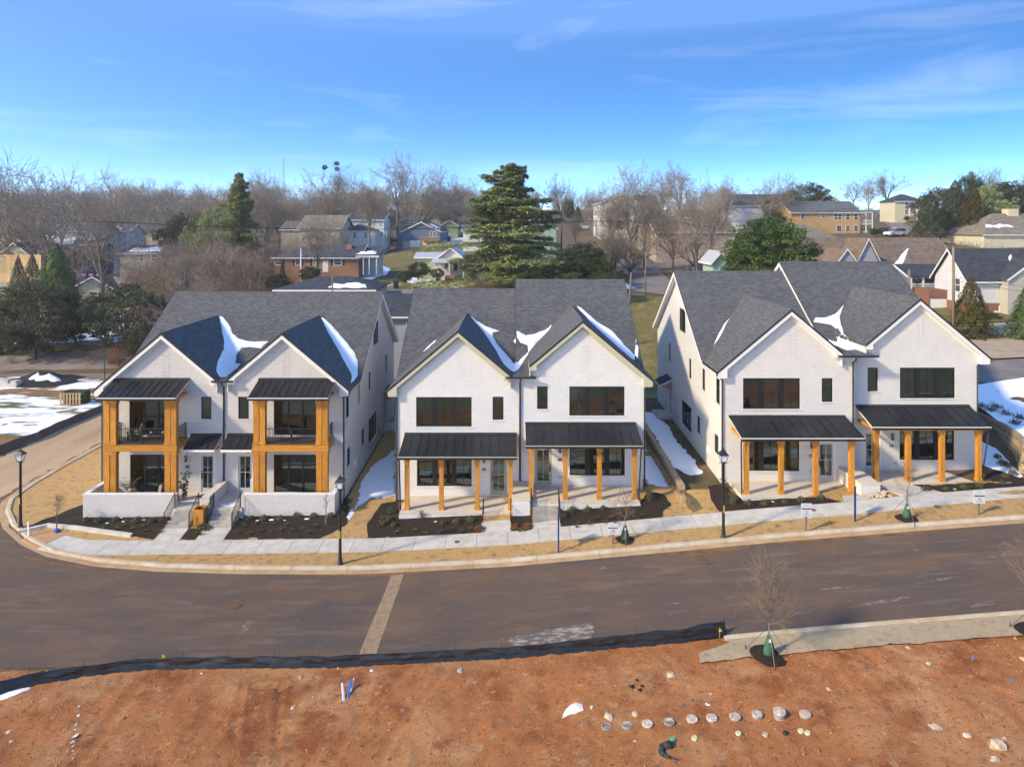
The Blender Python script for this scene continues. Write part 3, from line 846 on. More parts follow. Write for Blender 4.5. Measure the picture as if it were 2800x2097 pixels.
def lantern(par, x, y, z):
    mb = MB().box(x - .055, y - .10, z - .02, x + .055, y, z + .03).box(x - .085, y - .2, z + .16, x + .085, y - .02, z + .2).box(x - .08, y - .19, z - .2, x + .08, y - .03, z - .17)
    for a in (-.075, .06):
        for b in (-.185, -.05): mb.box(x + a, y + b, z - .18, x + a + .015, y + b + .015, z + .17)
    mb.box(x - .03, y - .14, z - .17, x + .03, y - .08, z + .0)
    mb.build('wall_lantern', M['black'], par)

def text(par, s, x, y, z, size, m, name='house_number', rot=(R(90), 0, 0), align='CENTER'):
    cu = bpy.data.curves.new(name, 'FONT'); cu.body = s; cu.size = size; cu.extrude = .012; cu.align_x = align; cu.materials.append(m)
    tmp = link(bpy.data.objects.new(name, cu))
    bpy.context.view_layer.update()
    me = bpy.data.meshes.new_from_object(tmp.evaluated_get(bpy.context.evaluated_depsgraph_get()))
    bpy.data.objects.remove(tmp); bpy.data.curves.remove(cu)
    me.name = name
    o = link(bpy.data.objects.new(name, me)); o.rotation_euler = rot
    o.parent = par; o.location = Vector((x, y, z)) - wloc(par)
    return o

def spout(par, pts, r=.05):
    return MB().path([Vector(p) for p in pts], r, 4).build('downspout', M['black'], par)

SIDEW = [('w', .3, 1.15, 4.95, 6.68), ('w', 3.85, 4.55, 5.0, 6.6), ('w', 7.7, 8.35, 5.0, 6.6), ('w', 14.8, 15.4, 4.95, 6.6), ('g', 9.5, 11.5, 8.3, 10.2),
         ('w', .6, 1.5, 1.45, 2.75), ('w', 5.1, 6.0, 1.45, 2.75), ('L', 7.6, 10.7, .75, 2.75), ('d', 14.6, 15.6, .03, 2.4)]

class Unit: pass
def mkunit(**k):
    u = Unit(); u.__dict__.update(k)
    if u.side < 0: u.xo = u.x0 - u.ov
    else: u.xo = u.x1 + u.ov
    u.ze = u.az - K * abs(u.ax - u.xo)
    u.zi = u.az - K * abs(u.xi - u.ax)
    u.ye = u.y0 + 2.95
    u.yr = u.ye + (u.rz - u.ze) / KM
    u.yb = 2 * u.yr - u.ye
    return u

def roof_fn(us, crick):
    def f(x, y):
        z = -99
        for u in us:
            a, b = u.x0 - (.45 if u.side < 0 else (.3 if u.high else 0)), u.x1 + (.45 if u.side > 0 else 0)
            if a <= x <= b and u.ye <= y <= u.yb: z = max(z, u.rz - KM * abs(y - u.yr))
            lo, hi = min(u.xo, u.xi), max(u.xo, u.xi)
            if lo <= x <= hi and u.y0 - .35 <= y <= u.yr: z = max(z, u.az - K * abs(x - u.ax))
        ca, cb, cz, cy0, cy1 = crick[:5]
        if ca <= x <= cb and cy0 <= y <= cy1: z = max(z, cz + .0)
        return z
    return f

def roof_unit(H, u, trim, wallm, lowest):
    T = .14
    a = u.x0 - (.45 if u.side < 0 else (.32 if u.high else 0.0)); b = u.x1 + (.45 if u.side > 0 else 0.0)
    d = Vector((0, 0, -T))
    roof = MB()
    roof.slab([(a, u.ye, u.ze), (b, u.ye, u.ze), (b, u.yr, u.rz), (a, u.yr, u.rz)], d)
    roof.slab([(a, u.yr, u.rz), (b, u.yr, u.rz), (b, u.yb, u.ze), (a, u.yb, u.ze)], d)
    roof = roof.build('roof', M['shingle'], H)
    MB().slab([(a, u.yr - .16, u.rz - .085), (b, u.yr - .16, u.rz - .085), (b, u.yr, u.rz + .03), (a, u.yr, u.rz + .03)], (0, 0, -.03)).slab([(a, u.yr, u.rz + .03), (b, u.yr, u.rz + .03), (b, u.yr + .16, u.rz - .085), (a, u.yr + .16, u.rz - .085)], (0, 0, -.03)).build('ridge_cap', M['shingle'], roof)
    # projecting front gable: two slopes that die into the main slope
    yf = u.y0 - .35
    yra = u.yr - (u.rz - u.az) / KM
    yi = u.yr - (u.rz - u.zi) / KM
    g = MB()
    g.slab([(u.ax, yf, u.az), (u.ax, yra, u.az), (u.xo, u.ye, u.ze), (u.xo, yf, u.ze)], (0, 0, -T))
    g.slab([(u.ax, yf, u.az), (u.xi, yf, u.zi), (u.xi, yi, u.zi), (u.ax, yra, u.az)], (0, 0, -T))
    g = g.build('gable_roof', M['shingle'], roof)
    MB().slab([(u.ax - .14, yf - .01, u.az - .085), (u.ax, yf - .01, u.az + .032), (u.ax, yra, u.az + .032), (u.ax - .14, yra - .1, u.az - .085)], (0, 0, -.03)).slab([(u.ax, yf - .01, u.az + .032), (u.ax + .14, yf - .01, u.az - .085), (u.ax + .14, yra - .1, u.az - .085), (u.ax, yra, u.az + .032)], (0, 0, -.03)).build('ridge_cap', M['shingle'], roof)
    # front rake boards with dark drip edge, soffits
    for ex, ez in ((u.xo, u.ze), (u.xi, u.zi)):
        s = 1 if ex > u.ax else -1
        MB().slab([(u.ax, yf + .01, u.az - T - .001), (ex, yf + .01, ez - T - .001), (ex, yf + .01, ez - T - .27), (u.ax, yf + .01, u.az - T - .27)], (0, .05, 0)).build('rake_board', trim, roof)
        MB().slab([(u.ax, yf + .062, u.az - T - .2), (ex, yf + .062, ez - T - .2), (ex, u.y0 + .02, ez - T - .2), (u.ax, u.y0 + .02, u.az - T - .2)], (0, 0, -.02)).build('soffit', trim, roof)
        MB().slab([(u.ax, yf - .02, u.az + .012), (ex, yf - .02, ez + .012), (ex, yf - .02, ez - .11), (u.ax, yf - .02, u.az - .11)], (0, .028, 0)).build('drip_edge', M['black'], roof)
        MB().slab([(u.ax, u.y0 - .03, u.az - T - .215), (ex - s * .1, u.y0 - .03, ez + K * .1 - T - .215), (ex - s * .1, u.y0 - .03, ez + K * .1 - T - .46), (u.ax, u.y0 - .03, u.az - T - .46)], (0, .028, 0)).build('frieze_board', trim, roof)
    # boxed return at the outer corner
    s = u.side
    xin = u.xo - s * .62
    MB().slab([(u.xo, yf + .004, u.ze - T - .01), (xin, yf + .004, u.ze + K * .62 - T - .28), (xin, yf + .004, u.ze - .48), (u.xo - s * .04, yf + .004, u.ze - .48)], (0, .40, 0)).build('eave_return', trim, roof)
    if u.high or True:
        si = 1 if u.xi > u.ax else -1
        MB().slab([(u.xi - si * .02, u.y0 - .3, u.zi - .10), (u.xi - si * .02, yi, u.zi - .10), (u.xi - si * .02, yi, u.zi - .9), (u.xi - si * .02, u.y0 - .3, u.zi - .9)], (-si * .05, 0, 0)).build('cheek_board', trim, roof)
        xin = u.xi - si * .5
        MB().slab([(u.xi, yf + .006, u.zi - T), (xin, yf + .006, u.zi + K * .5 - T - .27), (xin, yf + .006, u.zi - .34), (u.xi, yf + .006, u.zi - .34)], (0, .35, 0)).build('eave_return', trim, roof)
    # side fascia, gutter of the gable eave and its downspout
    piece('fascia', trim, u.xo - s * .03, yf + .06, u.ze - T - .2, u.xo - s * .0, u.ye + .2, u.ze - .02, roof)
    piece('gutter', M['black'], u.xo, yf - .02, u.ze - .16, u.xo + s * .13, u.ye + .1, u.ze - .03, roof)
    xw = u.x0 if s < 0 else u.x1
    spout(roof, [(u.xo + s * .06, yf + .08, u.ze - .15), (u.xo + s * .06, yf + .08, u.ze - .30), (xw - s * .07, u.y0 - .07, u.ze - .62), (xw - s * .07, u.y0 - .07, u.fl - .25), (xw - s * .07 + s * .1, u.y0 - .3, u.fl - .38)])
    # rakes of the main gable end
    ends = [(a if u.side < 0 else b, u.side)]
    if u.high: ends.append((a if u.side > 0 else b, -u.side))
    for xe, sd in ends:
        for y0_, y1_ in ((u.ye, u.yr), (u.yb, u.yr)):
            MB().slab([(xe, y0_, u.ze - .02), (xe, y1_, u.rz - .02), (xe, y1_, u.rz - T - .24), (xe, y0_, u.ze - T - .24)], (-sd * .035 + sd * .04, 0, 0)).build('rake_board', trim, roof)
            MB().slab([(xe - sd * .03, y0_, u.ze - T - .03), (xe - sd * .03, y1_, u.rz - T - .03), (xe - sd * .5, y1_, u.rz - T - .03), (xe - sd * .5, y0_, u.ze - T - .03)], (0, 0, -.02)).build('soffit', trim, roof)
            MB().slab([(xe + sd * .006, y0_, u.ze + .012), (xe + sd * .006, y1_, u.rz + .012), (xe + sd * .006, y1_, u.rz - .05), (xe + sd * .006, y0_, u.ze - .05)], (sd * .015, 0, 0)).build('drip_edge', M['black'], roof)
    return roof

def brick_ladder(H, u, m, top, rows):
    mesh = None
    for r in range(rows):
        z = top - r * .155
        for k, dx in enumerate((-.16, .16)):
            o = piece('brick', m, u.ax + .12 + dx - .10 + .05 * (r % 2), u.y0 - .020, z - .035 - .07 * k, u.ax + .12 + dx + .10 + .05 * (r % 2), u.y0 + .01, z + .035 - .07 * k, H)

def duplex(label, us, wallm, trim, doorm, crick, openings):
    cx = (us[0].x0 + us[1].x1) / 2
    H = thing('duplex_house', label, 'house', (cx, us[0].y0, h(cx, us[0].y0)), 'white brick duplex houses')
    for u in us:
        roof_unit(H, u, trim, wallm, u is us[0])
        gz = u.fl - 1.1
        ins = u.x1 if u.side < 0 else u.x0                # party wall side
        ztop = crick[2] - .1
        ol = [(u.x0, gz), (u.x1, gz)]
        T = .16
        if u.side < 0:
            ol += [(u.x1, ztop), (u.xi, ztop), (u.xi, u.zi - T), (u.ax, u.az - T), (u.x0, u.az - K * (u.ax - u.x0) - T)]
        else:
            ol += [(u.x1, u.az - K * (u.x1 - u.ax) - T), (u.ax, u.az - T), (u.xi, u.zi - T), (u.xi, ztop), (u.x0, ztop)]
        hs = [(w[1], w[3], w[2], w[4]) for w in u.op]
        wall('front_wall', 'y', u.y0, ol, hs, .24, wallm, H)
        for w in u.op:
            k, a0, a1, z0, z1 = w
            if k == 'T': window(H, 'y', u.y0, a0, a1, z0, z1, cols=3, mull=.34, sill=wallm)
            elif k == 'S': window(H, 'y', u.y0, a0, a1, z0, z1, cols=1, sill=wallm, half=False, rows=2)
            elif k == 'G': window(H, 'y', u.y0, a0, a1, z0, z1, cols=3, mull=.12, fr=.085, rows=2, half=False)
            elif k == 'D': door(H, 'y', u.y0, a0, a1, z0, z1, doorm, trim if doorm is M['door_grey'] else M['door_sage'], hinge=u.hinge)
        # side and rear walls
        ax = 'l' if u.side < 0 else 'r'
        pos = u.x0 if u.side < 0 else u.x1
        sh = []; y0 = u.y0
        ol = [(u.y0 + .242, gz), (u.yb - .4, gz), (u.yb - .4, u.ze + .1), (u.yr, u.rz - .2), (u.ye + .25, u.ze + .0), (u.y0 + .242, u.ze + .0)]
        if u.sidew:
            for k, a, b, c, e in SIDEW: sh.append((y0 + a, u.fl + c, y0 + b, u.fl + e))
        wall('side_wall', ax, pos, ol, sh, .24, wallm, H)
        if u.sidew:
            for k, a, b, c, e in SIDEW:
                a, b, c, e = y0 + a, y0 + b, u.fl + c, u.fl + e
                if k == 'd': door(H, ax, pos, a, b, c, e, M['trim1'], trim)
                else: window(H, ax, pos, a, b, c, e, cols={'w': 1, 'g': 2, 'L': 3}[k], mull=.10, sill=wallm, half=False, rows=1 if k == 'w' else 2)
        if u.high:
            wall('party_wall', 'l' if u.side > 0 else 'r', ins, [(u.ye + .3, gz + 6), (u.yb - .5, gz + 6), (u.yb - .5, u.ze), (u.yr, u.rz - .2), (u.ye + .3, u.ze)], [], .2, wallm, H)
        piece('rear_wall', wallm, u.x0, u.yb - .4, gz, u.x1, u.yb - .16, u.ze + .05, H)
        ib = MB()
        ib.box(u.x0 + .26, u.y0 + .26, u.fl - .15, u.x1 - .02, u.yb - .6, u.fl - .01)
        f2 = u.fl + 3.75
        ib.box(u.x0 + .26, u.y0 + .26, f2 - .25, u.x1 - .02, u.yb - .6, f2)
        ib.build('floor', M['floorwood'], H)
        ib = MB()
        ib.box(u.x0 + .26, u.y0 + 4.5, u.fl, u.x1 - .02, u.y0 + 4.6, f2 - .26).box(u.x0 + .26, u.y0 + 4.2, f2 + .01, u.x1 - .02, u.y0 + 4.3, u.fl + 6.5)
        ib.box(u.x0 + .26, u.y0 + .26, u.fl + 6.5, u.x1 - .02, u.yb - .6, u.fl + 6.6)
        ib.build('inner_wall', M['inside'], H)
        brick_ladder(H, u, wallm, u.az - 1.25, 12)
    # cricket and short gutter between the two gables
    ca, cb, cz, cy0, cy1 = crick[:5]
    MB().slab([(ca - .1, cy0, cz - .02), (cb + .25, cy0, cz - .02), (cb + .25, cy1, cz + .02), (ca - .1, cy1, cz + .02)], (0, 0, -.14)).build('valley_roof', M['shingle'], H)
    piece('gutter', M['black'], ca - .35, cy0 - .16, cz - .13, cb + .45, cy0 - .005, cz - .01, H)
    u = us[0]
    xm = crick[5] if len(crick) > 5 else us[0].x1
    spout(H, [(xm, cy0 - .08, cz - .12), (xm, cy0 - .08, cz - .3), (xm - .02, us[0].y0 - .07, cz - .55), (xm - .02, us[0].y0 - .07, us[0].fl + .75)], .06)
    # side utilities
    for u in us:
        if not u.sidew: continue
        s = u.side; xw = u.x0 if s < 0 else u.x1
        pm = M['elec']
        piece('meter_box', pm, xw + s * .002, u.y0 + 12.0, u.fl + .9, xw + s * .22, u.y0 + 12.5, u.fl + 2.2, H)
        MB().path([(xw + s * .1, u.y0 + 12.25, u.fl + .9), (xw + s * .1, u.y0 + 12.25, u.fl - .5)], .04).build('conduit', pm, H)
        piece('wall_vent', M['trim1'], xw + s * .002, u.y0 + 2.6, u.fl + .9, xw + s * .12, u.y0 + 3.1, u.fl + 1.3, H)
        for q in range(3): piece('wall_vent', M['trim1'], xw + s * .002, u.y0 + 9.2 + q * 1.2, u.fl + 7.0, xw + s * .1, u.y0 + 9.35 + q * 1.2, u.fl + 7.12, H)
        # lean-to over the side door
        x2 = xw + s * 1.05; zb = u.fl + 3.6; zf = u.fl + 3.1; ya, yb_ = u.y0 + 14.1, u.y0 + 16.1
        dk = MB().slab([(xw, ya, zb - .03), (xw, yb_, zb - .03), (x2, yb_, zf - .03), (x2, ya, zf - .03)], (0, 0, -.13)).build('side_canopy', trim, H)
        for i in range(5):
            p, q = ya + (yb_ - ya) * i / 5, ya + (yb_ - ya) * (i + 1) / 5
            MB().slab([(xw, p + .005, zb), (xw, q - .005, zb), (x2 + s * .05, q - .005, zf), (x2 + s * .05, p + .005, zf)], (0, 0, -.025)).slab([(xw, q - .03, zb + .035), (xw, q, zb + .035), (x2 + s * .05, q, zf + .035), (x2 + s * .05, q - .03, zf + .035)], (0, 0, -.05)).build('roof_panel', M['panel'], dk)
        for yy in (ya + .1, yb_ - .2):
            MB().slab([(xw, yy, zb - .95), (xw, yy + .12, zb - .95), (x2 - s * .15, yy + .12, zf - .18), (x2 - s * .15, yy, zf - .18)], (0, 0, .14)).build('bracket', M['cedar'], dk)
        slabz = h(xw + s * .8, u.y0 + 15)
        piece('side_stoop', M['conc'], xw + s * .01, u.y0 + 14.0, slabz - .2, xw + s * 1.3, u.y0 + 16.3, slabz + .22, H)
    return H
M['elec'] = mat('grey_meter_paint', (.42, .43, .42), rough=.6)

def op(k, a0, a1, z0, z1): return (k, a0, a1, z0, z1)
u60 = mkunit(x0=-28.2, x1=-19.87, y0=46.7, fl=1.65, ax=-23.97, az=12.6, rz=14.25, side=-1, xi=-20.15, ov=.32, high=False, sidew=False, hinge=1,
             op=[op('G', -26.3, -23.35, 5.56, 7.95), op('G', -26.25, -23.3, 1.68, 4.25), op('S', -21.38, -20.69, 6.68, 8.2), op('D', -21.48, -20.45, 1.68, 4.3)])
u62 = mkunit(x0=-19.87, x1=-11.55, y0=46.7, fl=1.65, ax=-15.77, az=12.6, rz=14.25, side=1, xi=-19.5, ov=.32, high=False, sidew=True, hinge=-1,
             op=[op('G', -16.42, -13.45, 5.56, 7.95), op('G', -16.42, -13.4, 1.68, 4.25), op('S', -18.85, -18.13, 6.68, 8.2), op('D', -18.93, -17.88, 1.68, 4.3)])
C1 = (-20.15, -19.5, 9.40, 46.35, 51.2, -19.8)
H1 = duplex('white painted brick duplex with two-storey cedar porches and walled patio', (u60, u62), M['brick1'], M['trim1'], M['door_grey'], C1, None)
u66 = mkunit(x0=-8.07, x1=.47, y0=46.7, fl=1.465, ax=-3.8, az=12.76, rz=14.5, side=-1, xi=-.18, ov=.5, high=False, sidew=True, hinge=1,
             op=[op('T', -6.68, -2.89, 6.15, 8.17), op('S', -1.45, -.71, 6.62, 8.2), op('T', -6.63, -2.89, 2.09, 4.2), op('D', -1.60, -.47, 1.49, 4.1)])
u68 = mkunit(x0=.47, x1=9.0, y0=46.7, fl=2.135, ax=4.68, az=13.43, rz=15.27, side=1, xi=1.06, ov=.45, high=True, sidew=True, hinge=-1,
             op=[op('T', 3.8, 7.57, 6.9, 8.9), op('S', 1.59, 2.32, 7.35, 8.9), op('T', 3.82, 7.59, 2.82, 4.9), op('D', 1.44, 2.59, 2.16, 4.75)])
C2 = (-.18, 1.06, 9.66, 46.35, 51.3, .44)
H2 = duplex('bright white brick duplex with sage trim between the other two duplexes', (u66, u68), M['brick2'], M['trim2'], M['door_sage'], C2, None)
u72 = mkunit(x0=13.9, x1=22.9, y0=45.8, fl=2.82, ax=18.5, az=14.32, rz=16.04, side=-1, xi=21.93, ov=.3, high=False, sidew=True, hinge=1,
             op=[op('T', 15.38, 19.2, 7.61, 9.67), op('S', 20.66, 21.39, 8.07, 9.67), op('T', 15.38, 19.15, 3.45, 5.6), op('D', 20.4, 21.55, 2.85, 5.4)])
u74 = mkunit(x0=22.9, x1=31.6, y0=46.5, fl=3.23, ax=27.5, az=14.96, rz=16.8, side=1, xi=23.8, ov=.62, high=True, sidew=True, hinge=-1,
             op=[op('T', 26.3, 30.05, 8.14, 10.23), op('S', 24.1, 24.8, 8.61, 10.23), op('T', 26.28, 30.0, 3.95, 6.1), op('D', 23.85, 25.0, 3.26, 5.9)])
C3 = (21.93, 23.8, 11.28, 45.45, 50.4, 22.75)
H3 = duplex('white brick duplex farthest up the street with open cedar-post porches', (u72, u74), M['brick3'], M['trim1'], M['door_grey'], C3, None)

# --- house 1: two-storey porches, patio walls, steps
for u, px0, px1, posts in ((u60, -27.3, -22.2, (-26.89, -26.46, -22.88, -22.48)), (u62, -17.4, -12.2, (-17.02, -16.61, -12.87, -12.48))):
    canopy(H1, px0, px1, 46.7, 9.40, 44.75, 8.66, 11, M['trim1'])
    xl, xr = posts[0] - .2, posts[3] + .2
    yp = 45.05
    for xp in posts:
        column(H1, xp, yp + .2, 1.65, 4.98, .36); column(H1, xp, yp + .2, 5.44, 8.36, .36)
    piece('beam', M['cedarh'], xl - .03, yp - .02, 5.0, xr + .03, yp + .40, 5.42, H1)
    piece('beam', M['cedarh'], xl - .03, yp - .02, 8.37, xr + .03, yp + .40, 8.55, H1)
    for xs in (xl + .02, xr - .30):
        piece('beam', M['cedarh'], xs, yp + .41, 5.0, xs + .28, 46.69, 5.40, H1)
        piece('beam', M['cedarh'], xs, yp + .41, 8.37, xs + .28, 46.69, 8.53, H1)
    for i in range(7):
        piece('deck_board', M['deck'], xl + .02, yp + .02 + i * .235, 5.43, xr - .02, yp + .25 + i * .235, 5.465, H1)
    railing(H1, (posts[1] + .2, yp + .2, 5.47), (posts[2] - .2, yp + .2, 5.47), .98, posts=(False, False))
    piece('railing_post', M['black'], (posts[1] + posts[2]) / 2 - .05, yp + .15, 5.47, (posts[1] + posts[2]) / 2 + .05, yp + .25, 6.5, H1)
    for xs in (xl + .15, xr - .15): railing(H1, (xs, yp + .42, 5.47), (xs, 46.65, 5.47), .98, posts=(False, True))
canopy(H1, -22.03, -20.02, 46.7, 5.62, 45.55, 5.0, 4, M['trim1'], brackets=(-21.85, -20.2), gutter=False)
canopy(H1, -19.52, -17.55, 46.7, 5.62, 45.55, 5.0, 4, M['trim1'], brackets=(-19.35, -17.75), gutter=False)
piece('patio_floor', M['conc_new'], -27.70, 44.54, .6, -21.95, 46.69, 1.648, H1)
piece('patio_floor', M['conc_new'], -21.94, 44.2, .6, -20.06, 46.69, 1.646, H1)
piece('patio_floor', M['conc_new'], -19.58, 44.2, .6, -17.61, 46.69, 1.646, H1)
piece('patio_floor', M['conc_new'], -17.60, 44.54, .6, -11.88, 46.69, 1.648, H1)
def parapet(x0, y0, x1, y1, z0, z1, par, m, capm):
    w = piece('parapet_wall', m, x0, y0, z0, x1, y1, z1 - .06, par)
    e = .025
    piece('coping', capm, x0 - e, y0 - e, z1 - .058, x1 + e, y1 + e, z1, par)
for a, b in ((-27.95, -21.95), (-17.6, -11.62)):
    parapet(a, 44.28, b, 44.52, .3, 2.5, H1, M['brick1'], M['trim1'])
parapet(-27.95, 44.55, -27.72, 46.66, .3, 2.5, H1, M['brick1'], M['trim1'])
parapet(-11.86, 44.55, -11.62, 46.66, .3, 2.5, H1, M['brick1'], M['trim1'])
parapet(-20.05, 43.95, -19.6, 46.66, .3, 2.47, H1, M['brick1'], M['cap'])
def steps(par, x0, x1, ytop, ztop, n, rise, tread, m):
    for i in range(n):
        piece('step', m, x0, ytop - (i + 1) * tread + .002 * i, ztop - (i + 1) * rise - .45, x1, ytop - i * tread, ztop - (i + 1) * rise + rise * (1 if False else 0) + .0, par)
M['step'] = mat('weathered_step', (.36, .32, .27), (.45, .41, .36), sc=2, rough=.85, bump=.1, bsc=50, rv=.05)
steps(H1, -21.85, -20.5, 44.19, 1.65, 4, .16, .31, M['step'])
steps(H1, -19.35, -17.8, 44.19, 1.65, 4, .16, .31, M['step'])
for xs in (-21.98, -20.42, -19.45, -17.72):
    railing(H1, (xs, 44.25, 1.62), (xs, 42.9, .88), .95, step=.14)
lantern(H1, -22.4, 46.7, 4.0); lantern(H1, -17.3, 46.7, 4.0)
text(H1, '60', -22.33, 46.685, 3.33, .30, M['black']); text(H1, '62', -17.3, 46.685, 3.33, .30, M['black'])
# --- houses 2 and 3: lean-to porches on cedar columns
def porch(H, u, xr0, xr1, zb, yf, zf, cols, yc, floor, n, trim):
    dk = canopy(H, xr0, xr1, u.y0, zb, yf, zf, n, trim)
    for x in cols: column(H, x, yc, u.fl - .005, zf - .32, .28)
    piece('beam', M['cedarh'], xr0 + .08, yc - .11, zf - .325, xr1 - .08, yc + .11, zf - .10, H)
    for xs in (xr0 + .12, xr1 - .24): piece('beam', M['cedarh'], xs, yc + .115, zf - .30, xs + .12, u.y0 - .01, zf - .12, H)
    fx0, fx1, fy = floor
    half = (fx0 + fx1) / 2
    for a, b in ((fx0, half - .006), (half + .006, fx1)):
        piece('porch_slab', M['conc_new'], a, fy, u.fl - .09, b, u.y0 - .005, u.fl - .004, H)
    piece('porch_base', trim if trim is M['trim1'] else M['brick2'], fx0 - .02, fy - .02, u.fl - .95, fx1 + .02, u.y0 - .01, u.fl - .092, H)
porch(H2, u66, -7.42, .14, 5.66, 44.0, 5.06, (-6.95, -4.71, -2.39, -.21), 44.45, (-7.35, -.12, 43.75), 13, M['trim2'])
porch(H2, u68, .82, 8.28, 6.38, 44.0, 5.78, (1.13, 3.35, 5.57, 7.85), 44.45, (1.06, 8.1, 43.75), 13, M['trim2'])
porch(H3, u72, 14.45, 22.15, 7.11, 43.25, 6.50, (14.85, 17.06, 19.27, 21.55), 43.6, (14.4, 22.0, 42.85), 12, M['trim1'])
porch(H3, u74, 23.3, 30.95, 7.63, 44.35, 6.88, (23.65, 25.75, 27.95, 30.35), 44.6, (23.2, 30.9, 43.95), 12, M['trim1'])
parapet(-.10, 43.45, 1.03, 46.69, .7, 2.46, H2, M['brick2'], M['cap'])
parapet(21.75, 42.75, 22.95, 45.78, 2.0, 3.75, H3, M['brick3'], M['cap'])
steps(H2, -1.85, -.28, 43.72, 1.465, 3, .13, .31, M['step'])
steps(H2, 1.2, 2.8, 43.72, 2.135, 5, .15, .29, M['step'])
for xs, za, zb_, yb_ in ((-1.95, 1.45, 1.0, 42.8), (-.2, 1.45, 1.0, 42.8), (1.12, 2.12, 1.32, 42.25), (2.88, 2.12, 1.32, 42.25)):
    railing(H2, (xs, 43.85, za), (xs, yb_, zb_), .92, step=.16)
lantern(H2, -2.05, 46.7, 3.95); lantern(H2, 3.15, 46.7, 4.65); lantern(H3, 19.95, 45.8, 5.2); lantern(H3, 25.75, 46.5, 5.55)
text(H2, '66', -2.05, 46.685, 3.15, .30, M['black']); text(H2, '68', 3.15, 46.685, 3.8, .30, M['black'])
text(H3, '72', 19.93, 45.785, 4.35, .30, M['black']); text(H3, '74', 25.7, 46.485, 4.8, .30, M['black'])
for Hh, x, y, z in ((H2, 3.15, 46.7, 2.7), (H3, 19.95, 45.8, 3.4), (H3, 25.95, 46.5, 3.75)): piece('hose_bib', M['elec'], x - .09, y - .1, z - .05, x + .09, y - .002, z + .05, Hh)
spout(H2, [(-7.4, 43.95, 4.85), (-7.4, 44.1, 4.6), (-7.35, 44.25, 1.5)], .05)
spout(H2, [(8.22, 43.95, 5.6), (8.22, 44.1, 5.3), (8.1, 44.3, 2.2)], .05)
spout(H3, [(14.42, 43.2, 6.35), (14.42, 43.3, 6.1), (14.55, 43.55, 2.5)], .05)
spout(H3, [(30.95, 44.3, 6.7), (30.95, 44.5, 6.4), (30.6, 44.7, 3.1)], .05)

# --- snow left on the shaded roof slopes
RF1, RF2, RF3 = roof_fn((u60, u62), C1[:5]), roof_fn((u66, u68), C2[:5]), roof_fn((u72, u74), C3[:5])
def rsnow(f, pts, hf, label, seed):
    pl = []
    for X, Y in pts:
        q = gp(*f(X, Y), hf=hf, y0=44, y1=75)
        pl.append(q[:2])
    snow('roof_snow', pl, label, hf=hf, thick=.08, step=.2, jit=.045, seed=seed)
rsnow(R1, [(918, 196), (938, 200), (985, 250), (1000, 300), (1035, 335), (1085, 350), (1150, 357), (1228, 352), (1180, 397), (1110, 388), (1060, 395), (1030, 430), (1018, 490), (1055, 494), (1010, 540), (965, 575), (918, 575), (900, 540), (910, 480), (948, 400), (950, 350)], RF1, 'forked snow patch in the valley between the two gables of number 60', 1)
rsnow(R1, [(1560, 202), (1578, 206), (1640, 270), (1720, 360), (1765, 420), (1788, 470), (1790, 560), (1770, 600), (1748, 618), (1755, 580), (1745, 545), (1700, 470), (1660, 390), (1600, 290)], RF1, 'long snow streak on the right gable slope of the left duplex', 2)
rsnow(R2, [(608, 262), (640, 290), (690, 320), (740, 340), (778, 350), (740, 360), (735, 385), (760, 420), (800, 470), (850, 525), (880, 540), (905, 510), (945, 470), (942, 435), (900, 418), (858, 408), (870, 397), (930, 377), (985, 367), (1040, 347), (1080, 315), (1060, 350), (1000, 410), (975, 440), (940, 490), (905, 545), (890, 570), (870, 585), (838, 578), (800, 540), (760, 470), (715, 400), (680, 350), (640, 305)], RF2, 'V-shaped snow patch in the valley of the middle duplex', 3)
rsnow(R2, [(1225, 208), (1250, 216), (1340, 295), (1430, 350), (1500, 430), (1580, 510), (1640, 575), (1655, 597), (1640, 595), (1560, 520), (1450, 430), (1350, 340), (1280, 270)], RF2, 'snow strip down the right edge of the middle duplex roof', 4)
rsnow(R2, [(328, 474), (350, 450), (413, 400), (405, 415), (370, 445)], RF2, 'small snow sliver on the left gable of the middle duplex', 5)
rsnow(R3, [(1127, 270), (1105, 330), (1107, 370), (1125, 430), (1150, 480), (1165, 503), (1190, 518), (1140, 522), (1090, 498), (1040, 460), (1060, 470), (1100, 467), (1113, 435), (1095, 400), (1060, 382), (1010, 372), (958, 366), (967, 342), (1030, 340), (1080, 320), (1105, 295)], RF3, 'curled snow patch in the valley of the right duplex', 6)
rsnow(R3, [(495, 343), (470, 390), (440, 450), (407, 492), (430, 440), (460, 385)], RF3, 'thin snow streak at the left valley of the right duplex', 7)
# ------------------------------------------------------------------ plants: shared leaf and twig generators
def leaf_mesh(C, N_, size, m, name='leaves', asp=.55, rs=None, up=0.25):
    """C: (n,3) centres; makes one small four-cornered leaf per centre, turned at random around the outward direction"""
    rs = rs or np.random.RandomState(1)
    n = len(C)
    d = N_ + rs.normal(0, .75, (n, 3)); d[:, 2] += up
    d /= np.linalg.norm(d, axis=1)[:, None] + 1e-9
    r = rs.normal(0, 1, (n, 3)); a = np.cross(d, r); a /= np.linalg.norm(a, axis=1)[:, None] + 1e-9
    b = np.cross(d, a)
    s = (size * rs.uniform(.6, 1.35, n))[:, None]
    V = np.stack([C - a * s, C - b * s * asp + d * s * .15, C + a * s, C + b * s * asp + d * s * .15], 1).reshape(-1, 3)
    F = np.arange(4 * n).reshape(n, 4)
    return np_mesh(name, V, F, m)

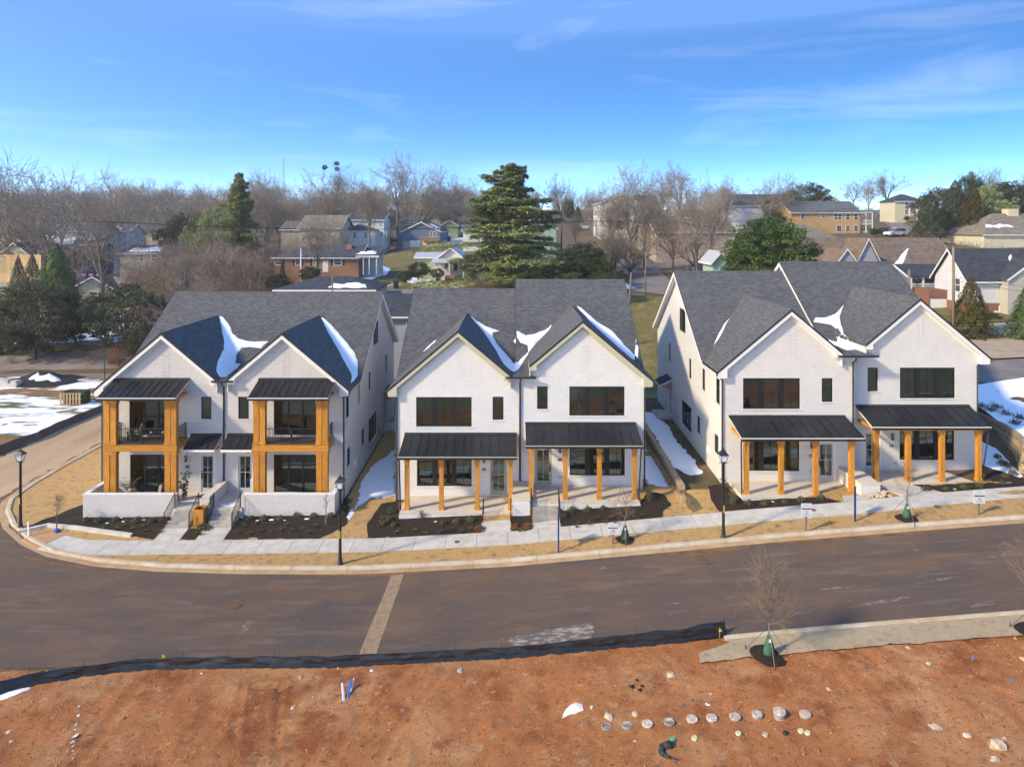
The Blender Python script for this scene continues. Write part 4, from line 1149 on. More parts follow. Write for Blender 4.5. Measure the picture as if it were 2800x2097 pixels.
class Twig:
    """branching wood as tapering three- or four-sided tubes, collected as arrays"""
    def __init__(s): s.V = []; s.F = []; s.n = 0
    def seg(s, p, q, r0, r1, k=3):
        d = q - p; L = np.linalg.norm(d)
        if L < 1e-6: return
        d = d / L
        a = np.cross(d, (0, 0, 1.) if abs(d[2]) < .9 else (1., 0, 0)); a /= np.linalg.norm(a); b = np.cross(d, a)
        t = np.arange(k) * 2 * math.pi / k
        ring = np.outer(np.cos(t), a) + np.outer(np.sin(t), b)
        s.V.append(p + ring * r0); s.V.append(q + ring * r1)
        i = s.n
        for j in range(k):
            j2 = (j + 1) % k
            s.F.append((i + j, i + j2, i + k + j2, i + k + j))
        s.n += 2 * k
    def mesh(s, name, m, smooth=True):
        return np_mesh(name, np.concatenate(s.V), s.F, m, smooth)

def unit(v): return v / (np.linalg.norm(v) + 1e-9)

M['bark'] = mat('grey_bark', (.20, .175, .155), (.12, .102, .09), sc=3, rough=.95, bump=.4, bsc=8, rv=.18, objco=True)
M['twig'] = mat('winter_twigs', (.29, .245, .20), (.205, .172, .142), sc=.4, rough=.95, rv=.22, objco=True)
M['twig_red'] = mat('russet_twigs', (.24, .155, .11), (.18, .115, .085), sc=.6, rough=.95, rv=.15, objco=True)
M['twig_tan'] = mat('tan_twigs', (.26, .20, .145), (.20, .15, .105), sc=.6, rough=.95, rv=.15, objco=True)
def foliage(name, c1, c2, sc=.7, rv=.15, tr=.28): return mat(name, c1, c2, sc=sc, rough=.7, spec=.2, rv=rv, objco=True, trans=tr, detail=3)
M['fol_cedar'] = foliage('cedar_needles', (.15, .20, .075), (.38, .42, .18), 1.1)
M['fol_dark'] = foliage('dark_evergreen_leaves', (.040, .054, .026), (.105, .12, .058), .8)
M['fol_brown'] = foliage('olive_brown_leaves', (.055, .056, .028), (.125, .11, .058), .7)
M['fol_green'] = foliage('bright_conifer', (.045, .095, .025), (.13, .20, .06), 1.2)
M['fol_ley'] = foliage('dense_conifer', (.040, .080, .022), (.12, .17, .05), 1.6)
M['fol_bronze'] = foliage('bronze_conifer', (.045, .050, .014), (.17, .125, .030), .9)
M['fol_shrub'] = foliage('shrub_leaves', (.075, .085, .035), (.17, .165, .08), 6)
M['fol_lime'] = foliage('lime_leaves', (.10, .125, .035), (.22, .24, .09), 6)
M['fol_rust'] = foliage('rust_leaves', (.30, .10, .03), (.22, .085, .04), 6)
M['fol_yellow'] = foliage('yellow_bloom', (.45, .30, .03), (.30, .24, .05), 3)
M['fol_ivy'] = foliage('ivy_leaves', (.040, .075, .022), (.10, .14, .05), 2)
M['fol_house'] = foliage('potted_leaves', (.018, .055, .012), (.06, .13, .035), 6)

def shrub_proto(kind, seed):
    rs = np.random.RandomState(seed)
    root = thing('shrub', 'x', 'shrub')
    tw = Twig()
    if kind == 'round':
        n = 260; d = rs.normal(0, 1, (n, 3)); d[:, 2] = np.abs(d[:, 2]); d /= np.linalg.norm(d, axis=1)[:, None]
        lump = 1 + .25 * np.sin(d[:, 0] * 5 + seed) * np.cos(d[:, 1] * 4)
        C = d * (rs.uniform(.45, 1, n) ** .5 * .36 * lump)[:, None]; C[:, 2] = C[:, 2] * 1.05 + .06
        me = leaf_mesh(C, d, .055, M['fol_shrub'], rs=rs)
        for i in range(14):
            e = unit(rs.normal(0, 1, 3) + np.array((0, 0, 1.4))); tw.seg(np.zeros(3), e * .34, .012, .005)
    elif kind == 'tuft':
        V = []; F = []
        for i in range(46):
            a = rs.uniform(0, 6.28); L = rs.uniform(.22, .42); lean = rs.uniform(.25, .95); w = .012
            dx, dy = math.cos(a), math.sin(a); px, py = -dy * w, dx * w
            pts = [(0, .0), (L * .5 * lean, L * .55), (L * lean * 1.05, L * (.85 - .45 * lean))]
            b = len(V)
            for (r, z), k in zip(pts, (1, .8, .15)):
                V += [(dx * r + px * k, dy * r + py * k, z), (dx * r - px * k, dy * r - py * k, z)]
            F += [(b, b + 1, b + 3, b + 2), (b + 2, b + 3, b + 5, b + 4)]
        me = np_mesh('blades', V, F, M['fol_lime'])
    elif kind == 'rust':
        n = 240; d = rs.normal(0, 1, (n, 3)); d[:, 2] = np.abs(d[:, 2]); d /= np.linalg.norm(d, axis=1)[:, None]
        C = d * (rs.uniform(.3, 1, n) ** .5 * .38)[:, None]; C[:, 2] *= .75
        me = leaf_mesh(C, d, .05, M['fol_rust'], rs=rs)
    else:                                            # upright loose shrub
        n = 200; C = rs.normal(0, .13, (n, 3)); C[:, 2] = rs.uniform(.08, .72, n)
        me = leaf_mesh(C, C * np.array((2, 2, .3)), .05, M['fol_shrub'], rs=rs)
    o = obj('foliage', me, root)
    if kind != 'tuft':
        for i in range(8):
            e = unit(rs.normal(0, 1, 3) + np.array((0, 0, 2))); tw.seg(np.zeros(3), e * .35, .012, .005)
        obj('stem', tw.mesh('stem', M['twig']), root)
    return root
PROT = {k: [shrub_proto(k, s) for s in (1, 2, 3)] for k in ('round', 'tuft', 'rust', 'upright')}

def R3z(X, Y): return 230 + X / 4.602, 1100 + Y / 4.602
BEDS = [
 ('the corner mulch bed', R3z, {'round': [(30, 1490), (190, 1505), (400, 1480), (670, 1500), (860, 1510), (990, 1495)], 'tuft': [(90, 1600), (225, 1605), (395, 1605), (490, 1565), (600, 1605), (720, 1580), (770, 1625), (955, 1640)]}),
 ('the bed under the right patio wall', R1, {'round': [(1120, 1472), (1200, 1472), (1305, 1472), (1405, 1455), (1510, 1455), (1620, 1455), (1690, 1446), (1715, 1405), (1735, 1365)], 'tuft': [(1030, 1562), (1075, 1522), (1110, 1567), (1145, 1505), (1185, 1552), (1245, 1562), (1260, 1503), (1300, 1547), (1345, 1512), (1380, 1547), (1440, 1540), (1480, 1562), (1525, 1522)]}),
 ('the planter bed', R1, {'round': [(805, 1528), (835, 1535)], 'tuft': [(770, 1570), (800, 1572)]}),
 ('the bed below the lower sage porch', R2, {'round': [(140, 1452), (150, 1402), (165, 1482), (450, 1472), (530, 1466), (615, 1452)], 'upright': [(325, 1442), (100, 1480)], 'tuft': [(180, 1525), (285, 1515), (350, 1532), (430, 1525), (500, 1503), (550, 1525), (610, 1503)], 'rust': [(660, 1505)]}),
 ('the tiny bed by the brick pier', R2, {'rust': [(868, 1492), (940, 1492)], 'tuft': [(890, 1515), (925, 1512), (855, 1510)]}),
 ('the bed below the higher sage porch', R2, {'round': [(1150, 1430), (1200, 1398), (1290, 1398), (1380, 1385)], 'upright': [(1620, 1262), (1640, 1305), (1645, 1340)], 'tuft': [(1225, 1492), (1235, 1472), (1300, 1477), (1340, 1445), (1390, 1467), (1420, 1443), (1450, 1472), (1600, 1428), (1520, 1445)]}),
 ('the bed beside the uphill lamp', R3, {'round': [(605, 1375), (690, 1375), (800, 1362), (890, 1352), (1005, 1347)], 'upright': [(510, 1372), (462, 1290)]}),
 ('the snow below the block wall', R3, {'round': [(1975, 1115), (2000, 1150), (2022, 1162), (2060, 1205), (2020, 1222)]}),
 ('the farthest uphill mulch bed', R3, {'round': [(1580, 1295), (1690, 1295), (1790, 1285), (1885, 1280), (2000, 1258)]}),
]
KW = {'round': ('low leafy green shrub', 'shrub'), 'tuft': ('grassy lime-green tuft', 'grass plant'), 'rust': ('rust-coloured low shrub', 'shrub'), 'upright': ('loose upright shrub', 'shrub')}
def scatter_beds():
    for place, f, ks in BEDS:
        for k, pts in ks.items():
            pts = sorted(pts)
            for i, (X, Y) in enumerate(pts):
                q = gp(*f(X, Y), off=.09)
                w = KW[k][0]
                lab = '%s in %s' % (w, place) + (', %s from the left' % nth(i) if len(pts) > 1 else '')
                s = rnd.uniform(.85, 1.2) * {'round': .72, 'tuft': .85, 'rust': .95, 'upright': .9}[k]
                r = copy_tree(rnd.choice(PROT[k]), (q.x, q.y, q.z - .02), rnd.uniform(0, 6.28), s, lab, 'plants in the front beds')
                r.name = 'grass_plant' if k == 'tuft' else 'shrub'; r['category'] = KW[k][1]
scatter_beds()
for k in PROT.values():
    for r in k: purge(r)

# ------------------------------------------------------------------ street lamps
M['lampglass'] = mat('frosted_lamp_glass', (.72, .76, .80), rough=.25, spec=.5)
def street_lamp(base, H, label):
    t = thing('street_lamp', label, 'street lamp', base, 'street lamps along the pavement')
    b = Vector(base); x, y, z = b
    MB().lathe(b, [(.17, -.1), (.17, .06), (.13, .1), (.115, .35), (.10, .45), (.085, .9), (.07, H - 1.05), (.09, H - 1.03), (.09, H - .98), (.05, H - .92)], 10).build('post', M['black'], t, True)
    z0 = z + H - .92
    MB().lathe((x, y, z0), [(.08, 0), (.16, .03), (.17, .06), (.12, .07)], 8).tube((x - .28, y, z0 - .03), (x + .28, y, z0 - .03), .015, n=5).build('bracket_arm', M['black'], t)
    def frustum(r0, r1, za, zb): return [(x + sx * r0, y + sy * r0, za) for sx, sy in ((-1, -1), (1, -1), (1, 1), (-1, 1))] + [(x + sx * r1, y + sy * r1, zb) for sx, sy in ((-1, -1), (1, -1), (1, 1), (-1, 1))]
    q = [(0, 3, 2, 1), (4, 5, 6, 7), (0, 1, 5, 4), (1, 2, 6, 5), (2, 3, 7, 6), (3, 0, 4, 7)]
    MB().add(frustum(.125, .205, z0 + .08, z0 + .46), q).build('glass_lantern', M['lampglass'], t)
    mb = MB()
    for sx in (-1, 1):
        for sy in (-1, 1): mb.tube((x + sx * .13, y + sy * .13, z0 + .06), (x + sx * .215, y + sy * .215, z0 + .47), .014, n=4)
    mb.build('lantern_frame', M['black'], t)
    MB().add(frustum(.27, .10, z0 + .46, z0 + .66), q).add(frustum(.09, .12, z0 + .66, z0 + .70), q).lathe((x, y, z0 + .70), [(.05, 0), (.03, .06), (.05, .1), (.012, .14), (.008, .22)], 8).build('lantern_cap', M['black'], t)
    piece('yellow_tag', M['tag'], x - .03, y - .105, z + 1.5, x + .03, y - .095, z + 1.9, t)
M['tag'] = mat('yellow_tag', (.75, .52, .02), rough=.5)
for u_, v_, H_, lab in ((56, 1442, 5.1, 'black lantern street lamp on the dry lawn at the corner'), (930, 1542, 5.15, 'black lantern street lamp on the verge before number 62'), (1978, 1472, 5.2, 'black lantern street lamp by the kerb before number 72')):
    street_lamp(tuple(gp(u_, v_, off=.05)), H_, lab)

# ------------------------------------------------------------------ staked street trees with watering bags
M['bag'] = mat('green_water_bag', (.030, .10, .060), (.055, .15, .095), sc=5, rough=.6, bump=.6, bsc=9)
def young_tree(base, H, spread, label, twm, bag=True, seed=1, ring=.62, guys=True, dens_=1.0, ht=.42):
    rs = np.random.RandomState(seed)
    t = thing('young_tree', label, 'young tree', tuple(base), 'young street trees')
    b = np.array(base, float)
    tk = Twig(); cr = Twig()
    top = b + np.array((0, 0, H * ht))
    tk.seg(b - np.array((0, 0, .1)), top, .042, .03, 6)
    p = top.copy()
    lead = top.copy()
    for i in range(4):
        q = lead + np.array((rs.normal(0, .05), rs.normal(0, .05), H * (1 - ht) / 4)); tk.seg(lead, q, .028 - .006 * i, .022 - .006 * i, 5); lead = q
    def twig(p, d, L, r, lev):
        n = 3
        for i in range(n):
            d = unit(d + rs.normal(0, .16, 3) + np.array((0, 0, .10)))
            q = p + d * L / n
            cr.seg(p, q, r * (1 - .25 * i), r * (.78 - .25 * i)); p = q
            if lev > 0:
                for _ in range(2 if lev > 1 else 1): twig(p, unit(d + rs.normal(0, .55, 3)), L * rs.uniform(.45, .65), r * .6, lev - 1)
    for i in range(int(20 * dens_)):
        f = rs.uniform(0, .9); s = top + (lead - top) * f
        a = rs.uniform(0, 6.28)
        d = unit(np.array((math.cos(a), math.sin(a), rs.uniform(.35, 1.1))))
        twig(s, d, spread * (1 - .55 * f) * rs.uniform(.7, 1.1), .013 if H < 3.5 else .019, 2)
    obj('trunk', tk.mesh('trunk', M['bark']), t); obj('crown', cr.mesh('crown', twm), t)
    bx_, by_, bz_ = base
    if ring: sheet('mulch_ring', [(bx_ + ring * math.cos(a) * (1 + .08 * math.sin(3 * a)), by_ + ring * math.sin(a)) for a in np.arange(0, 6.28, .35)], M['mulch'], off=.0, step=.15, edge=.15, jit=.06, hf=lambda x, y: bz_ + .05 + .10 * max(0, 1 - math.hypot(x - bx_, y - by_) / ring), rough=.02, seed=seed, parent=t)
    if bag:
        g = MB().lathe((bx_, by_, bz_ + .08), [(.20, 0), (.24, .06), (.23, .25), (.17, .48), (.11, .66), (.085, .74), (.10, .80)], 12, 1, .8)
        me = g.mesh('watering_bag', M['bag'], True)
        for v in me.vertices:
            k = noise.noise((v.co.x * 9, v.co.y * 9, v.co.z * 5)) * .03; v.co.x += k; v.co.y += k
        obj('watering_bag', me, t)
        piece('bag_label', M['trim1'], bx_ - .05, by_ - .15, bz_ + .66, bx_ + .04, by_ - .11, bz_ + .78, t)
    if guys:
        for k, a in enumerate((.5, 2.6, 4.6)):
            e = Vector((bx_ + math.cos(a) * .95, by_ + math.sin(a) * .95, bz_ + .03))
            MB().tube((bx_, by_, bz_ + 1.25), e, .010, n=3).tube(e - Vector((0, 0, .1)), e + Vector((0, 0, .18)), .018, n=4).build('guy_line', M['black'], t)
    return t
young_tree(gp(1709, 1478, off=.05), 2.7, 1.15, 'staked young tree with wide bare twigs on the verge before number 68', M['twig_red'], seed=3, ring=.55, ht=.45)
young_tree(gp(2480, 1420, off=.05), 3.0, .85, 'thin staked tree with green bag on the verge before number 74', M['twig_red'], seed=5, ring=.6, dens_=.7, ht=.42)
young_tree(Vector((10.6, 28.35, dirt_h(10.6, 28.35) + .02)), 4.0, 1.35, 'large bare staked tree with green bag across the street', M['twig_tan'], seed=7, ring=.75, dens_=2.2, ht=.32)
young_tree(Vector((21.75, 28.3, dirt_h(21.75, 28.3) + .02)), 4.0, 1.3, 'bare tree in dark mulch at the right edge of the photo', M['twig_tan'], seed=9, ring=.8, dens_=2.0, ht=.32)
young_tree(gp(891, 1434, off=.08), 2.0, .35, 'spindly sapling in the mulch bed before number 62', M['twig_tan'], bag=False, guys=False, ring=0, seed=11, dens_=.35, ht=.5)
young_tree(gp(155, 1450, off=.08), 1.9, .75, 'small leafless sapling with a blue base at the corner bed', M['twig'], bag=False, guys=False, ring=0, seed=13, dens_=.8, ht=.5)
q = gp(155, 1452, off=.1)
M['blue'] = mat('blue_plastic', (.02, .09, .38), rough=.45)
tag(MB().lathe(q, [(.16, 0), (.20, .04), (.15, .12), (.05, .14)], 10).build('blue_root_wrap', M['blue']), 'blue wrap round the foot of the corner sapling', 'wrap')
q = gp(78, 1468, off=.05)
tag(MB().slab([(q.x - .06, q.y, q.z - .1), (q.x + .05, q.y, q.z - .1), (q.x + .0, q.y, q.z + .95), (q.x - .11, q.y, q.z + .95)], (0, .03, 0)).build('marker_stake', M['trim1']), 'white leaning marker stake in the corner mulch bed', 'stake')

# ------------------------------------------------------------------ sale signs
M['signwhite'] = mat('sign_white', (.62, .63, .64), rough=.5)
M['signgrey'] = mat('sign_grey_band', (.10, .10, .115), rough=.5)
M['signblue'] = mat('sign_blue', (.018, .045, .20), rough=.45)
M['signpost'] = mat('grey_post', (.17, .165, .16), rough=.8)
M['ink'] = mat('grey_ink', (.35, .36, .37), rough=.6)
def yard_sign(base, H, w, hh, label, num):
    t = thing('yard_sign', label, 'sign', tuple(base), 'white yard signs on the verge'); x, y, z = base
    piece('post', M['signpost'], x - .05, y - .04, z - .2, x + .05, y + .04, z + H - hh, t)
    b = piece('board', M['signwhite'], x - w / 2, y - .07, z + H - hh, x + w / 2, y - .042, z + H, t)
    piece('band', M['signgrey'], x - w / 2 + .02, y - .076, z + H - hh * .46, x + w / 2 - .02, y - .0705, z + H - hh * .36, t)
    if num: text(t, num, x, y - .074, z + H - hh * .74, .2, M['ink'], name='sign_number')
    for k in range(3): piece('printed_line', M['ink'], x - w * .30, y - .074, z + H - hh * (.82 + .05 * k), x + w * .30, y - .0705, z + H - hh * (.815 + .05 * k) + .012, t)
    for k in range(2): piece('printed_line', M['ink'], x - w * .25, y - .074, z + H - hh * (.12 + .09 * k), x + w * .25, y - .0705, z + H - hh * (.12 + .09 * k) + .016, t)
yard_sign(gp(2204, 1455, off=.05), 1.65, .60, .74, 'white yard sign with grey band nearest the uphill lamp', '72')
yard_sign(gp(2676, 1407, off=.05), 1.4, .66, .74, 'white yard sign with grey band at the far right', '74')
yard_sign(gp(1676, 1487, off=.05), 1.2, .60, .62, 'white yard sign beside the staked tree before number 68', '68')
def hanging_sign(base, H, label, ang):
    x, y, z = base
    t = thing('hanging_sign', label, 'sign', tuple(base), 'blue hanging signs on the verge')
    d = Vector((math.cos(ang), math.sin(ang), 0)); n = Vector((-d.y, d.x, 0)); b = Vector(base)
    MB().box(x - .045, y - .045, z - .2, x + .045, y + .045, z + H).build('post', M['signblue'], t)
    MB().slab([b + d * .04 + Vector((0, 0, H - .28)), b + d * .62 + Vector((0, 0, H - .28)), b + d * .62 + Vector((0, 0, H - .22)), b + d * .04 + Vector((0, 0, H - .22))], n * .05).build('arm', M['signblue'], t)
    MB().slab([b + d * .08 + Vector((0, 0, H - 1.15)), b + d * .58 + Vector((0, 0, H - 1.15)), b + d * .58 + Vector((0, 0, H - .34)), b + d * .08 + Vector((0, 0, H - .34))], n * .03).build('board', M['signblue'], t)
    for k in range(3):
        a, c = H - .5 - .2 * k, H - .56 - .2 * k
        MB().slab([b + d * .14 - n * .004 + Vector((0, 0, a)), b + d * .52 - n * .004 + Vector((0, 0, a)), b + d * .52 - n * .004 + Vector((0, 0, c)), b + d * .14 - n * .004 + Vector((0, 0, c))], n * .003).build('printed_line', M['signwhite'], t)
hanging_sign(gp(1527, 1510, off=.05), 2.2, 'dark blue post sign seen edge-on before number 68', R(84))
hanging_sign(gp(2338, 1425, off=.05), 2.0, 'blue hanging sign board beside the brick pier of number 74', R(62))

# ------------------------------------------------------------------ silt fence along the near kerb and by the side street
M['silt'] = mat('black_silt_fabric', (.010, .010, .011), (.020, .020, .022), sc=2, rough=.27, spec=.5, stretch=(.6, 1, 3))
M['silt2'] = mat('dusty_silt_fabric', (.045, .042, .042), (.09, .075, .065), sc=1.2, rough=.6)
M['steel'] = mat('rusty_fence_stake', (.09, .06, .045), rough=.7)
def silt_fence(line, label, m, hgt, lean, amp, hf, stake=1.9, seed=0):
    t = thing('silt_fence', label, 'fence', (line[0][0], line[0][1], hf(*line[0])))
    pts = dens(line, .14, closed=False)
    n1, n2 = offset_line(pts, lean), offset_line(pts, 0)
    rows = 7; V = []
    for i, p in enumerate(pts):
        tq = i * .14
        hg = hgt(i / (len(pts) - 1)) * (1 - .08 * abs(math.sin(math.pi * tq / stake)) + .05 * noise.noise((tq * .6, 5, seed)))
        nx, ny = n1[i][0] - p[0], n1[i][1] - p[1]; ln = math.hypot(nx, ny) + 1e-9; nx /= ln; ny /= ln
        for r in range(rows):
            f = r / (rows - 1)
            off = lean * f + amp * (noise.noise((tq * .9, f * 9, seed)) + .7 * noise.noise((tq * 2.7, f * 4, seed + 3)) + .6 * math.sin(f * 19 + noise.noise((tq * .5, 2, seed)) * 6) * .5)
            if r == 0: off = -.12
            V.append((p[0] + nx * off, p[1] + ny * off, hf(p[0], p[1]) - (.02 if r == 0 else 0) + hg * f))
    F = [(i * rows + r, (i + 1) * rows + r, (i + 1) * rows + r + 1, i * rows + r + 1) for i in range(len(pts) - 1) for r in range(rows - 1)]
    me = np_mesh('fabric', V, F, m, True)
    o = obj('fabric', me, t); sm = o.modifiers.new('th', 'SOLIDIFY'); sm.thickness = .008
    acc = stake
    for i in range(1, len(pts)):
        acc += .14
        if acc >= stake:
            acc = 0; x_, y_ = n1[i]; z_ = hf(x_, y_); hg = hgt(i / (len(pts) - 1))
            MB().tube((x_, y_ + .02, z_ - .1), (x_ + rnd.uniform(-.05, .05), y_ + .05, z_ + hg + .22), .014, n=4).build('stake', M['steel'], t)
    return t
FEN = [(-22.5, 27.7), (-21.4, 28.25), (-20.1, 29.0), (-18.6, 29.45), (-17.0, 29.8), (-15.7, 29.95), (-11.4, 29.95), (-7.6, 29.9), (-4, 29.9), (0, 29.9), (3.7, 29.9), (7.4, 29.9), (9.35, 30.1)]
silt_fence(FEN, 'black fabric silt fence between the red clay and the street', M['silt'], lambda f: .43 + .17 * max(0, (f - .75) / .25) + .1 * max(0, (.12 - f) / .12), .10, .05, lambda x, y: dirt_h(x, y) + .02)
MB_ = MB()
sf = [gp(*R4(X, Y))[:2] for X, Y in ((-60, 720), (0, 700), (130, 650), (280, 600), (400, 540), (560, 470), (700, 415), (760, 385))]
silt_fence(sf, 'dusty black silt fence beyond the side street', M['silt2'], lambda f: .8, .12, .05, h, stake=2.4, seed=4)
flags = [(325, 1008), (1142, 895)]
M['flag'] = mat('yellow_green_flag', (.55, .58, .03), rough=.6)
def flag(u_, v_, i):
    q = gp(u_, v_ + 14, dirt_h); z = q.z + .5
    tag(MB().tube((q.x, q.y - .02, q.z), (q.x, q.y - .02, z), .006, n=4).add([(q.x, q.y - .03, z), (q.x - .04, q.y - .035, z - .17), (q.x + .12, q.y - .03, z - .15)], [(0, 1, 2)]).build('marker_flag', M['flag']), 'small yellow-green marker flag on the silt fence, %s from the left' % nth(i), 'flag', 'marker flags')
for i, (u_, v_) in enumerate(((127, 1847), (446, 1803), (1656, 1754), (1967, 1732))): flag(u_, v_, i)

# ------------------------------------------------------------------ retaining walls
def timber_wall():
    t = thing('retaining_wall', 'low timber and concrete retaining wall between the middle and right duplex', 'wall', (11.05, 44.7, h(11.05, 44.7)))
    y = 44.7; k = 0
    while y < 62:
        y1 = y + 2.4; z0 = 1.7; 
        for c in range(3):
            zt = 2.0 + .30 * (c + 1) + (.06 if y > 48 else 0) + .012 * (y - 44)
            o = MB().slab([(10.88, y + .01, zt), (11.22, y + .01, zt), (11.22, y1 - .01, zt + .03), (10.88, y1 - .01, zt + .03)], (0, 0, -.29)).build('timber', M['timber'] if c < 2 else M['block'], t)
        y = y1
    MB().box(10.86, 43.9, 1.7, 11.3, 44.68, 2.35).build('timber', M['block'], t)
timber_wall()
snow('snow_patch', [(11.4, 49.0), (12.2, 47.2), (13.1, 47.4), (13.2, 50), (12.9, 54), (13.1, 58), (12.6, 62), (11.4, 62)], 'snow between the retaining wall and number 72', seed=5, jit=.2)
snow('snow_patch', [(9.15, 47.6), (9.8, 46.8), (10.8, 46.6), (10.75, 60), (9.15, 60)], 'snow right of the middle duplex beside the timber wall', seed=6, jit=.1)
def bank_h(x, y):
    d = x - 36.0
    return 5.25 + max(0, (y - 50)) * .16 + max(0, d) * .10 + .08 * noise.noise((x * .4, y * .4, 2))
WALLP = [(36.05, 56.5), (36.0, 53), (35.7, 50), (34.9, 47.2), (33.6, 45.2), (34.4, 43.8), (38, 43.4), (46, 44)]
def block_wall():
    t = thing('block_retaining_wall', 'curved tan block retaining wall on the right of number 74', 'wall', (35.7, 50, 3.4))
    pts = dens(WALLP, .92, closed=False)
    zs = [3.0 + .39 * i for i in range(7)]
    for c, z in enumerate(zs[:-1]):
        for i in range(len(pts) - 1):
            a, b = Vector(pts[i]), Vector(pts[i + 1])
            if c % 2: 
                if i + 2 >= len(pts): continue
                a, b = a.lerp(b, .5), b.lerp(Vector(pts[i + 2]), .5)
            tn = (b - a).normalized(); nn = Vector((-tn.y, tn.x))
            g = .02; a2, b2 = a + tn * g, b - tn * g; s = .05 * c
            f0, f1 = a2 - nn * (.12 - s + rnd.uniform(0, .03)), b2 - nn * (.12 - s + rnd.uniform(0, .03))
            r0, r1 = a2 + nn * .35, b2 + nn * .35
            top = z + .375 + (.06 if c == 5 else 0)
            MB().slab([(f0.x, f0.y, top), (f1.x, f1.y, top), (r1.x, r1.y, top), (r0.x, r0.y, top)], (0, 0, -.36)).build('block', M['block'], t)
block_wall()
o = sheet('snowy_bank', [(36.3, 57), (36.2, 53), (35.95, 50), (35.2, 47.3), (34.0, 45.4), (34.8, 44.1), (38, 43.7), (46, 44.2), (52, 50), (52, 57), (44, 57.5), (39, 57)], mat_ground('bank_snow', [((.86, .88, .92), 0, 0, 0, I3, 0), ((.13, .09, .05), 1.6, .64, .72, I3, 2)], bump=.4, bsc=6), off=0, step=.6, hf=bank_h, rough=.03)
snow('snow_patch', [gp(*R3(X, Y))[:2] for X, Y in ((1883, 1020), (1960, 1060), (2020, 1110), (2080, 1180), (2115, 1215), (2095, 1230), (2020, 1230), (1960, 1225), (1930, 1190), (1885, 1180))], 'snow below the tan block wall beside number 74', seed=8)
BSH = [(1885, 830), (1940, 852), (2020, 872), (2100, 895), (1970, 835), (2075, 925)]
for i, (X, Y) in enumerate(BSH):
    q = gp(*R3(X, Y), hf=bank_h)
    rs = np.random.RandomState(40 + i)
    t = thing('shrub', 'small dark shrub poking through the snowy bank, %s from the left' % nth(sorted(b[0] for b in BSH).index(X)), 'shrub', tuple(q), 'shrubs on the snowy bank')
    n = 150; d = rs.normal(0, 1, (n, 3)); d[:, 2] = np.abs(d[:, 2]); d /= np.linalg.norm(d, axis=1)[:, None]
    obj('foliage', leaf_mesh(np.array(q) + d * (rs.uniform(.3, 1, n) * .5)[:, None] * np.array((1.1, 1.1, .6)), d, .06, M['fol_dark'] if i % 2 else M['twig_tan'], rs=rs), t)
    tw = Twig()
    for k in range(12): tw.seg(np.array(q), np.array(q) + unit(rs.normal(0, 1, 3) + np.array((0, 0, 1.2))) * .6, .012, .004)
    obj('stem', tw.mesh('stem', M['twig_tan']), t)

# ------------------------------------------------------------------ rocks, pier gravel
def rock_mesh(seed, m, flat=.6):
    rs = np.random.RandomState(seed)
    import bmesh
    b = bmesh.new(); bmesh.ops.create_icosphere(b, subdivisions=2, radius=1)
    for v in b.verts:
        k = 1 + .5 * noise.noise(v.co * 1.4 + Vector((seed, 0, 0))) + .25 * noise.noise(v.co * 3 + Vector((0, seed, 0)))
        v.co = Vector((v.co.x * k, v.co.y * k * .8, v.co.z * k * flat))
    me = bpy.data.meshes.new('rock'); b.to_mesh(me); b.free(); me.materials.append(m)
    return me
RK = [rock_mesh(s, M['stone'], f) for s, f in ((1, .6), (2, .4), (3, .55), (4, .35), (5, .7))]
rk_par = thing('rock_splash_bed', 'pale rocks piled beside the brick pier of number 74', 'rocks', (23.2, 42.3, h(23.2, 42.3)))
for i in range(46):
    a, b_ = rnd.random(), rnd.random()
    if a + b_ > 1: a, b_ = 1 - a, 1 - b_
    p0, p1, p2 = Vector(gp(*R3(1238, 1352))), Vector(gp(*R3(1385, 1340))), Vector(gp(*R3(1330, 1295)))
    p = p0 + (p1 - p0) * a + (p2 - p0) * b_
    o = link(bpy.data.objects.new('stone', rnd.choice(RK))); o.parent = rk_par
    o.location = Vector((p.x, p.y, h(p.x, p.y) + .16)) - wloc(rk_par); s = rnd.uniform(.09, .17); o.scale = (s, s, s); o.rotation_euler = (0, 0, rnd.uniform(0, 6))
def R5(X, Y): return 1550 + X / 3.16, 1780 + Y / 3.16
def R6(X, Y): return 2100 + X / 2.561, 1450 + Y / 2.561
def R7(X, Y): return 700 + X / 2.561, 1450 + Y / 2.561
def R8(X, Y): return X / 2.561, 1450 + Y / 2.561
def R9(X, Y): return 1400 + X / 2.561, 1450 + Y / 2.561
rocks = [(R5, 365, 575, .17, 'flat pale rock behind the row of buried pipes'), (R5, 588, 548, .12, 'smaller pale rock behind the row of buried pipes'), (R5, 900, 215, .16, 'angular pale stone above the pipe row'), (R7, 1430, 985, .14, 'rounded pale stone below the silt fence'), (R7, 258, 1245, .09, 'small buff stone near the clay rut'),
         (R6, 1605, 1515, .23, 'largest buff boulder at the lower right'), (R6, 1590, 1608, .13, 'buff stone under the largest boulder'), (R6, 1178, 1385, .17, 'long split stone in dry grass at the lower right'), (R6, 1395, 1440, .13, 'slim pale stone left of the largest boulder'), (R6, 1125, 935, .10, 'pink stone on the clay below the sod strip'), (R6, 985, 828, .09, 'pale stone at the edge of the sod strip'), (R6, 1660, 1465, .08, 'pale stone above the largest boulder'),
         (R8, 60, 1415, .10, 'brown splinter stone at the left edge'), (R8, 75, 1482, .09, 'buff stone at the lower left'), (R7, 400, 1170, .06, 'small round stone by the conduit trench'), (R9, 560, 1240, .09, 'white crumb of lime beside the white heap'), (R6, 425, 1115, .08, 'dark brown clod stone right of the pipes'), (R6, 1790, 905, .12, 'pale stone at the right edge of the clay')]
